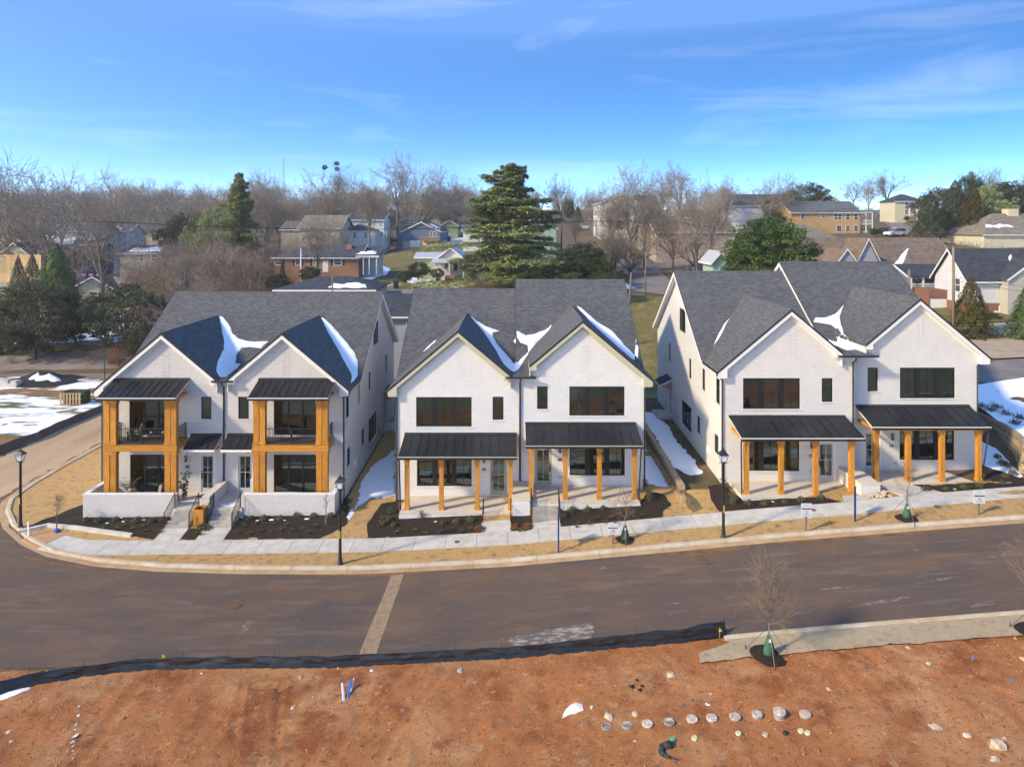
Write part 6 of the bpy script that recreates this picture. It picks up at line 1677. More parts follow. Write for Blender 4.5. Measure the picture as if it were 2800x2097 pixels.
def bghouse(label, x0, x1, y0, y1, z0, ze, zr, axis, wm, rm, trim=None, ov=.45, name='house', gm=None, foot=6.0, group='houses of the neighbourhood behind', hipl=False, hipr=False):
    trim = trim or M['wtrim']
    H = thing(name, label, 'house', ((x0 + x1) / 2, y0, z0), group)
    T = .16
    if axis == 'y':
        xm = (x0 + x1) / 2; k = (zr - ze) / (x1 - xm)
        MB().slab([(x0, y0, z0 - foot), (x1, y0, z0 - foot), (x1, y0, ze), (x0, y0, ze)], (0, y1 - y0, 0)).build('wall', wm, H)
        MB().slab([(x0, y0 + .01, ze + .001), (x1, y0 + .01, ze + .001), (xm, y0 + .01, zr - .1)], (0, y1 - y0 - .02, 0)).build('gable_wall', gm or wm, H)
        r = MB()
        for s, xe in ((-1, x0), (1, x1)):
            r.slab([(xm, y0 - ov, zr), (xe + s * ov, y0 - ov, ze - k * ov), (xe + s * ov, y1 + ov, ze - k * ov), (xm, y1 + ov, zr)], (0, 0, T))
        r = r.build('roof', rm, H)
        for s, xe in ((-1, x0), (1, x1)):
            MB().slab([(xm, y0 - ov - .03, zr + T - .02), (xe + s * ov, y0 - ov - .03, ze - k * ov + T - .02), (xe + s * ov, y0 - ov - .03, ze - k * ov - .14), (xm, y0 - ov - .03, zr - .14)], (0, .05, 0)).build('rake_board', trim, r)
            MB().box(xe + s * ov, y0 - ov, ze - k * ov - .1, xe + s * (ov + .1), y1 + ov, ze - k * ov + .1).build('gutter', trim, r)
    else:
        ym = (y0 + y1) / 2; k = (zr - ze) / (ym - y0)
        MB().slab([(x0, y0, z0 - foot), (x1, y0, z0 - foot), (x1, y0, ze), (x0, y0, ze)], (0, y1 - y0, 0)).build('wall', wm, H)
        xl = x0 - ov; xr = x1 + ov; hl = (ym - y0) if hipl else 0; hr = (ym - y0) if hipr else 0
        r = MB()
        r.slab([(xl, y0 - ov, ze - k * ov), (xr, y0 - ov, ze - k * ov), (xr - hr, ym, zr), (xl + hl, ym, zr)], (0, 0, T))
        r.slab([(xl + hl, ym, zr), (xr - hr, ym, zr), (xr, y1 + ov, ze - k * ov), (xl, y1 + ov, ze - k * ov)], (0, 0, T))
        if hipl: r.slab([(xl, y0 - ov, ze - k * ov), (xl + hl, ym, zr), (xl, y1 + ov, ze - k * ov)], (0, 0, T))
        if hipr: r.slab([(xr, y0 - ov, ze - k * ov), (xr - hr, ym, zr), (xr, y1 + ov, ze - k * ov)], (0, 0, T))
        r = r.build('roof', rm, H)
        MB().box(xl, y0 - ov - .1, ze - k * ov - .06, xr, y0 - ov, ze - k * ov + .12).build('gutter', trim, r)
        for s, xe, hp in ((-1, x0, hipl), (1, x1, hipr)):
            if hp: continue
            MB().slab([(xe - s * .01, y0, ze), (xe - s * .01, y1, ze), (xe - s * .01, ym, zr - .1)], (-s * .1, 0, 0)).build('gable_wall', gm or wm, H)
            for a, b in ((y0 - ov, ym), (y1 + ov, ym)):
                MB().slab([(xe + s * ov, a, ze - k * ov + T), (xe + s * ov, b, zr + T), (xe + s * ov, b, zr - .14), (xe + s * ov, a, ze - k * ov - .14)], (s * .04, 0, 0)).build('rake_board', trim, r)
    H['_d'] = 0; del H['_d']
    return H
def px(u0, u1, ve, vb, vr, y, axis, depth):
    a, b = at(u0, vb, y), at(u1, ve, y)
    return dict(x0=a.x, x1=b.x, y0=y, y1=y + depth, z0=a.z, ze=b.z, zr=at(u0, vr, y if axis == 'y' else y + depth / 2).z, axis=axis)
def pwin(H, y, rects, f, shut=None, trim=None):
    for X0, X1, Y0, Y1 in rects:
        a = at(*f(X0, Y1), y); b = at(*f(X1, Y0), y)
        win_far(H, 'y', y, a.x, b.x, a.z, b.z, trim, shut=shut)
def rooftop_snow(label, x0, x1, za_y, zb_y, seed):
    """za_y, zb_y: (y, z) at the lower and upper edge of a roof slope turned to the street"""
    (ya, za), (yb, zb) = za_y, zb_y
    hf = lambda x, y: za + (zb - za) * (y - ya) / (yb - ya) + .17
    w = x1 - x0; d = yb - ya
    snow('roof_snow', [(x0, ya + .05 * d), (x0 + .5 * w, ya + .02 * d), (x1, ya + .1 * d), (x1 - .1 * w, ya + .55 * d), (x0 + .6 * w, ya + .8 * d), (x0 + .3 * w, ya + .5 * d), (x0 + .1 * w, ya + .7 * d)], label, hf=hf, step=.6, jit=.5, seed=seed, thick=.1)
def side_snow(label, H, xa, xb, za, zb, y0, y1, seed):
    hf = lambda x, y: za + (zb - za) * (x - xa) / (xb - xa) + .17
    w = xb - xa
    snow('roof_snow', [(xa + .05 * w, y0), (xa + .8 * w, y0 + .3 * (y1 - y0)), (xa + .55 * w, y0 + .5 * (y1 - y0)), (xa + .85 * w, y1), (xa + .1 * w, y1), (xa + .25 * w, y0 + .45 * (y1 - y0))], label, hf=hf, step=.6, jit=.4, seed=seed, thick=.1)

k = px(203, 314, 787, 850, 757, 143, 'y', 15); H = bghouse('small sage house with snow-streaked roof behind the evergreens', **k, wm=S['sage'], rm=RF['taupe'], gm=S['grey'], ov=.9)
pwin(H, 143, [(660, 712, 1118, 1165)], B5)
xm = (k['x0'] + k['x1']) / 2
side_snow('snow on the right roof slope of the sage house', H, k['x1'] + .5, xm, k['ze'] - .3, k['zr'], 144, 157, 3)
k = px(300, 420, 782, 840, 755, 152, 'x', 9); H = bghouse('low rear wing of the sage house under a snowy roof', **k, wm=S['sage'], rm=RF['taupe'])
rooftop_snow('snow on the rear wing of the sage house', k['x0'] + 2, k['x1'], (152, k['ze']), (156.5, k['zr']), 5)
k = px(-56, 78, 674, 720, 631, 165, 'y', 20); H = bghouse('red brick gabled house at the far left edge', **k, wm=S['brick'], rm=RF['taupe']); pwin(H, 165, [(20, 45, 722, 760)], B5)
k = px(60, 200, 674, 710, 628, 172, 'x', 14); H = bghouse('brick house wing with a broad snow-covered roof', **k, wm=S['brick'], rm=RF['dark'])
rooftop_snow('broad snow cover on the brick wing roof at the left', k['x0'] + 1, k['x1'] - .5, (172, k['ze']), (179, k['zr']), 6)
k = px(-2, 82, 697, 740, 665, 150, 'y', 12); H = bghouse('olive gabled garage behind the new timber hoarding', **k, wm=S['sage'], rm=RF['tan'])
k = px(161, 262, 632, 700, 606, 175, 'x', 10); H = bghouse('pale grey two-storey house behind the three-stemmed tree', **k, wm=S['white'], rm=RF['grey']); pwin(H, 175, [(462, 520, 655, 690), (595, 640, 742, 772), (650, 685, 742, 772)], B5)
k = px(208, 272, 670, 712, 662, 168, 'x', 6); H = bghouse('dark green house front with a red band and white windows', **k, wm=S['dgreen'], rm=mat('red_fascia', (.36, .05, .03), rough=.6), ov=.2); pwin(H, 168, [(608, 630, 808, 830), (645, 668, 808, 830), (697, 710, 808, 826)], B5)
k = px(255, 345, 640, 700, 614, 185, 'x', 10); H = bghouse('white house with snowy roof behind the left bare trees', **k, wm=S['white'], rm=RF['grey']); rooftop_snow('snow on the white house roof at the left', k['x0'] + .5, k['x1'] - 2, (185, k['ze']), (190, k['zr']), 8)
k = px(329, 466, 692, 726, 672, 141, 'x', 10); H = bghouse('tan ranch house with thin snow on its roof', **k, wm=S['tan'], rm=RF['taupe']); pwin(H, 141, [(1020, 1050, 845, 890), (1110, 1140, 845, 890)], B5); rooftop_snow('thin snow on the tan ranch roof', k['x0'] + 1, k['x1'] - 2, (141, k['ze']), (146, k['zr']), 9)
k = px(303, 455, 638, 668, 606, 225, 'x', 14); H = bghouse('long low house with a dark roof on the left skyline', **k, wm=S['tan'], rm=RF['dark'])
k = px(-40, 140, 630, 660, 604, 240, 'x', 14); H = bghouse('dark roofed house behind the brick house at far left', **k, wm=S['brick'], rm=RF['dark'])
# brick ranch with carport
y = 124; k = px(749, 980, 704, 744, 672, y, 'x', 11); H = bghouse('red brick ranch house with dark roof and white carport', **k, wm=S['brick'], rm=RF['dark'], hipl=True)
pwin(H, y, [(990, 1055, 1030, 1090), (660, 695, 1025, 1090), (482, 540, 1030, 1085), (812, 830, 1040, 1090)], B6, shut=mat('black_shutter', (.03, .035, .04), rough=.6))
a, b = at(980, 744, y), at(1033, 704, y)
MB().slab([(a.x - .3, y - .8, b.z + .3), (b.x + .4, y - .8, b.z + .3), (b.x + .4, y + 9, b.z + 1.6), (a.x - .3, y + 9, b.z + 1.6)], (0, 0, .2)).build('carport_roof', RF['dark'], H)
MB().box(a.x - .3, y - .95, b.z + .02, b.x + .4, y - .8, b.z + .36).build('carport_fascia', M['wtrim'], H)
MB().box(a.x, y + 5, a.z - 1, b.x, y + 5.2, b.z + .6).build('carport_wall', S['white'], H)
for u_ in (994, 1010, 1030): p = at(u_, 740, y - .5); MB().box(p.x - .1, y - .7, p.z - .8, p.x + .1, y - .5, b.z + .1).build('post', M['wtrim'], H)
p = at(956, 690, y + 4); MB().box(p.x - .5, y + 3.5, p.z - 1, p.x + .5, y + 4.5, p.z + 1.4).build('chimney', S['brick'], H)
p = at(890, 744, y); MB().box(p.x - .5, y - .04, k['z0'], p.x + .5, y, k['z0'] + 2.1).build('door', M['wtrim'], H)
k = px(970, 1024, 707, 712, 682, 122.5, 'x', 6); rooftop_snow('snow on the carport of the brick ranch house', k['x0'], k['x1'], (123, b.z + .35), (129, b.z + 1.1), 12)
# white two-storey house
y = 180; k = px(955, 1050, 601, 669, 584, y + 5, 'x', 9); H = bghouse('white two-storey house with dark hip-roofed front wing', **k, wm=S['white'], rm=RF['slate'])
pwin(H, y + 5, [(1385, 1400, 712, 750), (1395, 1408, 800, 850), (1432, 1444, 800, 850)], B6)
k2 = px(931, 1022, 630, 669, 612, y, 'x', 8); xm = (k2['x0'] + k2['x1']) / 2
MB().box(k2['x0'], y, k2['z0'] - 2, k2['x1'], y + 4.95, k2['ze']).build('front_wing', S['white'], H)
r = MB(); ap = (xm, y + 4, k2['zr']); c = [(k2['x0'] - .4, y - .4, k2['ze']), (k2['x1'] + .4, y - .4, k2['ze']), (k2['x1'] + .4, y + 5, k2['ze']), (k2['x0'] - .4, y + 5, k2['ze'])]
r.add(c + [ap], [(0, 1, 4), (1, 2, 4), (2, 3, 4), (3, 0, 4), (3, 2, 1, 0)]).build('wing_roof', RF['slate'], H)
pwin(H, y, [(1158, 1183, 808, 858), (1248, 1275, 808, 858), (1322, 1335, 808, 850)], B6)
k = px(818, 930, 625, 668, 590, 172, 'x', 14); H = bghouse('beige house with a broad tan roof behind bare branches', **k, wm=S['beige'], rm=RF['tan']); pwin(H, 172, [(790, 820, 808, 862), (885, 915, 808, 862)], B6)
k = px(770, 818, 628, 660, 606, 185, 'x', 12); H = bghouse('tan house half hidden in the thicket', **k, wm=S['tan'], rm=RF['taupe']); pwin(H, 185, [(600, 640, 790, 815)], B6)
# blue house
y = 190; k = px(1100, 1203, 633, 660, 608, y, 'y', 24); H = bghouse('blue gabled house with a timber deck over two garage doors', **k, wm=S['blue'], rm=RF['dark'], foot=.0)
MB().box(k['x0'] + .05, y + .05, at(1100, 676, y).z - 1, k['x1'] - .05, y + 23.9, k['z0'] - .01).build('basement_wall', S['tan'], H)
pwin(H, y, [(1818, 1872, 806, 845)], B6)
for X0, X1 in ((1648, 1735), (1757, 1840)):
    a, b = at(*B6(X0, 935), y), at(*B6(X1, 878), y); MB().box(a.x, y - .05, a.z, b.x, y + .04, b.z).build('garage_door', M['wtrim'], H)
a, b = at(*B6(1740, 880), y - 3), at(*B6(1895, 845), y - 3)
MB().box(a.x, y - 3, a.z - .1, b.x, y - .05, a.z + .1).box(a.x, y - 3, b.z, b.x, y - 2.9, b.z + .12).build('deck', M['cedarh'], H)
for i in range(9): xx = a.x + (b.x - a.x) * i / 8; MB().box(xx - .05, y - 3, a.z, xx + .05, y - 2.92, b.z).build('deck_baluster', M['cedarh'], H)
for xx in (a.x + .2, b.x - .2): MB().box(xx - .1, y - 2.9, a.z - 3.5, xx + .1, y - 2.7, a.z).build('deck_post', M['cedarh'], H)
for i in range(3): win_far(H, 'r', k['x1'], y + 4 + i * 6, y + 5 + i * 6, k['z0'] + .9, k['z0'] + 2.4)
k3 = px(1087, 1115, 632, 660, 628, y + .5, 'y', 8); MB().box(k3['x0'], y + .5, k3['z0'] - 3, k3['x1'], y + 6, k3['ze']).build('side_bay', S['blue'], H)
side_snow('snow on the right slope of the blue house roof', H, k['x1'] + .3, (k['x0'] + k['x1']) / 2, k['ze'], k['zr'], y + 2, y + 14, 13)
k = px(1097, 1146, 614, 640, 596, 216, 'x', 10); bghouse('grey house behind the blue house', **k, wm=S['grey'], rm=RF['grey'])
k = px(1207, 1252, 616, 640, 603, 228, 'y', 12); bghouse('nearer pale green gabled house on the ridge', **k, wm=S['green'], rm=RF['dark'])
k = px(1227, 1275, 612, 632, 598, 240, 'y', 12); bghouse('farther pale green gabled house on the ridge', **k, wm=S['green'], rm=RF['dark'])
k = px(1168, 1205, 600, 620, 586, 262, 'y', 12); bghouse('far tan gabled house on the skyline behind the blue house', **k, wm=S['tan'], rm=RF['taupe'])
k = px(1266, 1320, 630, 660, 616, 175, 'x', 10); bghouse('white house at the left of the big cedar', **k, wm=S['white'], rm=RF['grey'])
# white cottage
y = 118; k = px(1188, 1275, 712, 748, 678, y, 'y', 9); H = bghouse('white cottage with pale metal roof left of the big cedar', **k, wm=S['white'], rm=RF['metal'])
a, b = at(*B6(2022, 1140), y), at(*B6(2058, 1068), y); MB().box(a.x, y - .05, a.z, b.x, y + .03, b.z).build('door', M['dglass'], H)
pwin(H, y, [(1945, 1975, 1075, 1115)], B6)
MB().slab([(k['x0'] - .3, y - 2.2, k['ze'] - .35), (k['x1'], y - 2.2, k['ze'] - .35), (k['x1'], y - .1, k['ze'] + .35), (k['x0'] - .3, y - .1, k['ze'] + .35)], (0, 0, .1)).build('porch_roof', RF['metal'], H)
for f_ in (.06, .5, .94): xx = k['x0'] + (k['x1'] - k['x0']) * f_; MB().box(xx - .08, y - 2.1, k['z0'] - .6, xx + .08, y - 1.95, k['ze'] - .36).build('porch_post', M['wtrim'], H)
for i in range(3): MB().box(k['x1'] - 3.4, y - 2.5 - .3 * i, k['z0'] - 1.2, k['x1'] - 1.8, y - 2.2 - .3 * i, k['z0'] - .1 - .2 * i).build('step', S['brick'], H)
k = px(1140, 1200, 704, 740, 692, y + 2, 'x', 6); bghouse('pale green lean-to wing of the white cottage', **k, wm=S['green'], rm=RF['metal'])
# roofs just behind the near houses
k = px(757, 1022, 792, 850, 758, 95, 'x', 10); H = bghouse('low house with a dark hip roof just behind the left duplex', **k, wm=S['white'], rm=RF['slate'], hipl=True, hipr=True)
rooftop_snow('snow streaks on the low hip roof behind the left duplex', k['x1'] - 6.5, k['x1'] - 1, (95, k['ze']), (98, k['ze'] + .6 * (k['zr'] - k['ze'])), 14)
k = px(985, 1150, 863, 990, 806, 72, 'x', 9); H = bghouse('grey house with a slate roof seen between the first two duplexes', **k, wm=S['grey'], rm=RF['slate']); pwin(H, 72, [(2250 - 1000 - 1240 + 230, 250, 300, 340)], R2)
# right of the cedar
k = px(1405, 1521, 624, 645, 595, 152, 'y', 16); bghouse('teal gabled house behind the big cedar', **k, wm=S['teal'], rm=RF['brown'])
y = 200; k = px(1640, 1750, 555, 600, 532, y, 'y', 16); H = bghouse('large white house with a broad gable behind the crossroads', **k, wm=S['white'], rm=RF['dark']); pwin(H, y, [(1530, 1560, 570, 600), (1450, 1475, 590, 625), (1620, 1645, 630, 670)], B7)
k = px(1745, 1800, 562, 600, 536, y + 3, 'x', 12); H = bghouse('right wing of the large white house', **k, wm=S['white'], rm=RF['dark']); pwin(H, y + 3, [(1800, 1830, 625, 665)], B7)
k = px(1846, 1905, 582, 600, 560, 190, 'x', 10); bghouse('lime green shed with a pale metal roof', **k, wm=S['lime'], rm=RF['metal'])
k = px(1755, 1850, 608, 640, 594, 160, 'x', 9); bghouse('low house with a grey roof in front of the white house', **k, wm=S['tan'], rm=RF['grey'])
y = 138; k = px(1795, 2010, 634, 680, 606, y, 'x', 11); H = bghouse('brown roofed ranch house behind the leaning bare tree', **k, wm=S['tan'], rm=RF['brown']); pwin(H, y, [(30, 70, 562, 600), (185, 215, 620, 655), (100, 130, 570, 600)], B8)
y = 215; k = px(1985, 2205, 562, 596, 533, y, 'x', 14); H = bghouse('long white house with a dark roof behind the orange block', **k, wm=S['white'], rm=RF['dark']); pwin(H, y, [(700, 720, 405, 440), (735, 760, 405, 440), (740, 760, 455, 480)], B8)
k = px(2207, 2234, 552, 575, 541, 235, 'y', 10); bghouse('small white gable above the orange block', **k, wm=S['white'], rm=RF['grey'])
k = px(2238, 2296, 551, 575, 534, 245, 'y', 12); bghouse('pale yellow gable above the orange block', **k, wm=S['cream'], rm=RF['tan'])
y = 185; k = px(2164, 2352, 581, 643, 552, y, 'x', 13); H = bghouse('orange two-storey apartment block with grey roof', **k, wm=S['orange'], rm=RF['grey'])
pwin(H, y, [(862, 886, 455, 485), (987, 1010, 456, 477), (1063, 1108, 457, 488), (1135, 1158, 457, 488), (1184, 1206, 457, 488), (1078, 1108, 526, 558), (1135, 1158, 526, 558), (1184, 1206, 526, 558)], B8)
a, b = at(2352, 643, y), at(2390, 581, y)
for zz in (.0, .48, 1.0): z = a.z + (b.z - a.z) * zz; MB().box(a.x, y + .5, z - .1, b.x, y + 5, z + .12).build('porch_deck', M['wtrim'], H)
for i in range(3): xx = a.x + .15 + (b.x - a.x - .3) * i / 2; MB().box(xx - .1, y + .5, a.z - 1, xx + .1, y + .7, b.z).build('porch_post', M['wtrim'], H)
for zz in (.02, .5):
    z = a.z + (b.z - a.z) * zz; MB().box(a.x, y + .52, z + .9, b.x, y + .6, z + 1.0).build('porch_rail', M['wtrim'], H)
    for i in range(14): xx = a.x + (b.x - a.x) * i / 13; piece('baluster', M['wtrim'], xx - .03, y + .53, z + .1, xx + .03, y + .58, z + .95, H)
y = 218; k = px(2447, 2528, 550, 602, 533, y, 'x', 9); H = bghouse('cream two-storey house with dark hip roof and brick porch steps', **k, wm=S['cream'], rm=RF['slate'], hipl=True, hipr=True)
pwin(H, y, [(1492, 1510, 430, 455), (1492, 1512, 382, 402), (1575, 1592, 382, 402), (1578, 1592, 430, 455)], B8)
a, b = at(*B8(1518, 490), y - 2), at(*B8(1568, 415), y - 2)
MB().slab([(a.x - .3, y - 2.2, b.z), (b.x + .3, y - 2.2, b.z), ((a.x + b.x) / 2, y - 2.2, b.z + 1.2)], (0, 2.2, 0)).build('porch_gable', RF['slate'], H)
for xx in (a.x, b.x - .3): MB().box(xx, y - 2.1, a.z, xx + .3, y - 1.8, b.z).build('porch_post', M['wtrim'], H)
MB().box(a.x, y - 2, a.z - .5, b.x, y - .1, a.z + 1.3).build('porch_steps', S['brick'], H); MB().box(a.x + 1.6, y - .08, a.z + 1.3, b.x - 1.6, y - .01, a.z + 3.6).build('door', mat('plum_door', (.10, .02, .03), rough=.5), H)
# brown roofs in front of the orange block
k = px(2184, 2300, 655, 700, 615, 150, 'x', 12); bghouse('brown hipped roof below the orange block', **k, wm=S['tan'], rm=RF['tan'], hipr=True)
y = 102; k = px(2150, 2640, 745, 800, 653, y, 'x', 15); H = bghouse('long brown-roofed house with grey gables behind the right duplex', **k, wm=S['grey'], rm=RF['brown'], gm=S['blue'])
def small_gable(par, ua, ub, vap, ve, yf, dep, wm, rm):
    a, b = at(ua, ve, yf), at(ub, ve, yf); xm = (a.x + b.x) / 2; zr = at(ua, vap, yf).z
    MB().slab([(a.x, yf, a.z), (b.x, yf, a.z), (xm, yf, zr - .1)], (0, dep, 0)).build('gable_wall', wm, par)
    g = MB()
    for e in (a.x - .3, b.x + .3): g.slab([(xm, yf - .3, zr), (e, yf - .3, a.z - .25), (e, yf + dep, a.z - .25), (xm, yf + dep, zr)], (0, 0, .12))
    g = g.build('gable_roof', rm, par)
    for e in (a.x - .3, b.x + .3): MB().slab([(xm, yf - .33, zr + .12), (e, yf - .33, a.z - .13), (e, yf - .33, a.z - .38), (xm, yf - .33, zr - .13)], (0, .04, 0)).build('rake_board', M['wtrim'], g)
small_gable(H, 2345, 2402, 654, 716, y - 1, 6, S['grey'], RF['brown']); small_gable(H, 2292, 2338, 682, 715, y - 2.5, 6, S['grey'], RF['brown'])
mb = MB(); p = at(2622, 676, y - .2); mb.lathe((0, 0, 0), [(.7, 0), (.7, .1)], 14)
for nm, ua, ub, va, vb_, yy in (('s', 2240, 2310, 717, 672, 0), ('s', 2442, 2495, 717, 672, 0)):
    a, b = at(ua, va, y), at(ub, vb_, y + 4); hf = lambda x_, y_: k['ze'] + (k['zr'] - k['ze']) * (y_ - y) / 7.5 + .18
    snow('roof_snow', [(a.x, y + .6), (a.x + .7, y + .4), (a.x + 2.6, y + 1.8), (b.x, y + 5), (b.x - .4, y + 4.9), (a.x + 1.8, y + 2.2)], 'snow in the %s valley of the long brown roof' % ('left' if ua < 2300 else 'right'), hf=hf, step=.4, jit=.1, seed=ua, thick=.1)
y = 95; k = px(2490, 2592, 756, 800, 725, y, 'x', 7); H = bghouse('porch house with dark roof and white railings behind the right duplex', **k, wm=S['blue'], rm=RF['slate'])
a, b = at(2490, 795, y - 2), at(2590, 760, y - 2)
MB().box(a.x, y - 2.2, a.z - .3, b.x, y - .02, a.z).build('porch_deck', M['wtrim'], H)
MB().slab([(a.x - .3, y - 2.5, b.z + .1), (b.x + .3, y - 2.5, b.z + .1), (b.x + .3, y, b.z + 1.1), (a.x - .3, y, b.z + 1.1)], (0, 0, .12)).build('porch_roof', RF['slate'], H)
for i in range(4): xx = a.x + (b.x - a.x) * i / 3; MB().box(xx - .1, y - 2.2, a.z, xx + .1, y - 2, b.z + .1).build('porch_post', M['wtrim'], H)
MB().box(a.x, y - 2.2, a.z + .9, b.x, y - 2.1, a.z + 1.0).build('porch_rail', M['wtrim'], H)
for i in range(26): xx = a.x + (b.x - a.x) * i / 25; piece('baluster', M['wtrim'], xx - .025, y - 2.17, a.z + .08, xx + .025, y - 2.12, a.z + .92, H)
MB().box(a.x, y - 2.1, a.z - 3.5, b.x, y - 2, a.z - .32).build('porch_base', S['brickd'], H)
pwin(H, y, [(440, 480, 790, 850), (690, 740, 790, 880)], B9)
# white siding house with brick base
y = 85; k = px(2646, 2860, 762, 829, 683, y, 'x', 6.6); H = bghouse('white siding house with brick base and slate roof at the right', **k, wm=S['white'], rm=RF['slate'], foot=0)
MB().box(k['x0'] - .06, y - .06, 5.5, k['x1'], y + 6.6, k['z0'] - .005).build('brick_base', S['brickd'], H)
a = at(*B9(1382, 1282), y - .1); b = at(*B9(1468, 1155), y - .1); win_far(H, 'y', y - .06, a.x, b.x, a.z, b.z)
win_far(H, 'l', k['x0'], y + 1.4, y + 2.3, k['z0'] + 1.3, k['z0'] + 2.9)
p = at(2726, 853, y); MB().box(p.x - .4, y - .12, p.z - .15, p.x + .4, y - .07, p.z + .15).build('name_plate', M['wtrim'], H)
a = at(2755, 750, y + 1)
snow('roof_snow', [(a.x, y + .3), (a.x + .5, y + .3), (a.x + 1.6, y + 2.6), (a.x + 1.0, y + 2.2)], 'snow sliver in the valley of the white siding house roof', hf=lambda x_, y_: k['ze'] + (k['zr'] - k['ze']) * (y_ - y) / 3.3 + .18, step=.3, jit=.08, seed=77, thick=.08)
small_gable(H, 2756, 2900, 710, 762, y - 1.5, 4, S['beige'], RF['slate'])
MB().box(at(2756, 762, y - 1.5).x, y - 1.5, 5.5, at(2900, 762, y - 1.5).x, y - .07, at(2756, 762, y - 1.5).z).build('bay', S['beige'], H)
a, b = at(2540, 868, y + 4), at(2592, 818, y + 4); MB().box(a.x, y + 4, a.z - 2, b.x, y + 9, b.z + .3).box(a.x, y + 3.96, b.z + .3, b.x, y + 9, b.z + 1.2).build('garage', S['brickd'], H); MB().box(a.x + .2, y + 3.93, a.z - 2, b.x - .2, y + 3.99, b.z).build('garage_door', M['wtrim'], H)
y = 140; k = px(2690, 2900, 640, 700, 586, y, 'x', 14); H = bghouse('tan roofed house with a boxy chimney at the right edge', **k, wm=S['cream'], rm=RF['tan'], hipl=True)
p = at(2762, 578, y + 7); MB().box(p.x - 1.1, y + 6, p.z - 2.5, p.x + 1.1, y + 8, p.z + .5).build('chimney', S['cream'], H)
rooftop_snow('snow band on the tan roof at the right edge', at(2715, 640, y).x, at(2800, 640, y).x, (y + 2.0, k['ze'] + (k['zr'] - k['ze']) * .28), (y + 3.4, k['ze'] + (k['zr'] - k['ze']) * .48), 15)
k = px(1950, 1990, 712, 760, 690, 92, 'y', 5); bghouse('mint green shed behind the dense conifer', **k, wm=S['teal'], rm=RF['metal'], name='shed')
# ------------------------------------------------------------------ site clutter at the left
M['ply'] = mat('new_timber', (.62, .38, .16), (.72, .50, .26), sc=2, rough=.8, rv=.12, stretch=(3, 1, .4))
a, b = at(-20, 757, 135), at(112, 697, 135)
t = thing('timber_hoarding', 'bright new timber board hoarding at the left edge', 'fence', (a.x, 135, a.z)); n = 26
for i in range(n):
    xa = a.x + (b.x - a.x) * i / n; piece('board', M['ply'], xa + .02, 135, a.z - 1, xa + (b.x - a.x) / n - .02, 135.06 + .02 * (i % 2), b.z + .12 * (i % 3 == 0), t)
for zz in (.2, .8): piece('rail', M['ply'], a.x, 135.1, a.z + (b.z - a.z) * zz, b.x, 135.2, a.z + (b.z - a.z) * zz + .15, t)
a, b = at(212, 762, 150), at(286, 743, 150)
t = thing('dumpster', 'purple open dumpster behind the sage house', 'dumpster', (a.x, 150, a.z)); M['purple'] = mat('purple_paint', (.085, .03, .20), rough=.5)
MB().box(a.x, 150, a.z - .6, b.x, 150.1, b.z).box(a.x, 152.3, a.z - .6, b.x, 152.4, b.z + .2).box(a.x, 150.1, a.z - .6, a.x + .1, 152.3, b.z).box(b.x - .1, 150.1, a.z - .6, b.x, 152.3, b.z).build('body', M['purple'], t)
for i in range(7): xa = a.x + (b.x - a.x) * (i + .5) / 7; piece('rib', M['purple'], xa - .08, 149.9, a.z - .5, xa + .08, 149.995, b.z, t)
for i in range(3): xa = a.x + (b.x - a.x) * (.15 + .28 * i); piece('label', M['signwhite'], xa, 149.86, b.z - .9, xa + .9, 149.89, b.z - .5, t)
q = gp(*R4(512, 345)); t = thing('pallet', 'wooden pallet leaning on a crate in the snowy lot', 'pallet', tuple(q)); rz = .18
M['pal'] = mat('weathered_pallet', (.42, .30, .18), (.34, .23, .13), sc=4, rough=.9, rv=.12)
for i in range(7): piece('slat', M['pal'], q.x - 1.15 + i * .34, q.y + .02, q.z, q.x - 1.15 + i * .34 + .2, q.y + .06, q.z + 1.35, t)
for i in range(3): piece('rail', M['pal'], q.x - 1.2, q.y + .07, q.z + .05 + i * .58, q.x + 1.15, q.y + .17, q.z + .17 + i * .58, t)
tag(MB().box(q.x - .9, q.y + .3, q.z - .1, q.x + 1.4, q.y + 1.3, q.z + 1.4).box(q.x - .95, q.y + .25, q.z + 1.4, q.x + 1.45, q.y + 1.35, q.z + 1.46).build('covered_crate', M['fol_dark']), 'dark covered crate behind the leaning pallet', 'crate')
q = gp(*R4(270, 180))
def heap_h(x, y): return h(x, y) + .03 + 1.25 * math.exp(-(((x - q.x) / 2.6) ** 2 + ((y - q.y - .8) / 1.7) ** 2)) + .1 * noise.noise((x, y, 1))
tag(sheet('black_soil_heap', [(q.x + 5.2 * math.cos(a), q.y + .8 + 3.2 * math.sin(a)) for a in np.arange(0, 6.28, .3)], mat('black_soil', (.015, .014, .014), (.03, .027, .025), sc=3, rough=.95, bump=.8, bsc=5), off=0, step=.35, hf=heap_h, kind='thing'), 'black heap of soil with snow on its side in the cul-de-sac', 'heap')
snow('snow_patch', [(q.x - .6, q.y - .6), (q.x + .8, q.y - 1.0), (q.x + 1.9, q.y - .4), (q.x + 3.2, q.y - .5), (q.x + 2.6, q.y + .3), (q.x + 1.2, q.y + .4), (q.x + .5, q.y + .0), (q.x - .2, q.y + .3)], 'snow on the side of the black soil heap', hf=heap_h, step=.3, jit=.35, seed=50, thick=.12)
q = gp(*R4(765, 150)); t = thing('stop_sign', 'stop sign seen from behind at the end of the side street', 'sign', tuple(q))
MB().tube((q.x, q.y, q.z), (q.x, q.y, q.z + 3.4), .05, n=6).build('post', M['black'], t)
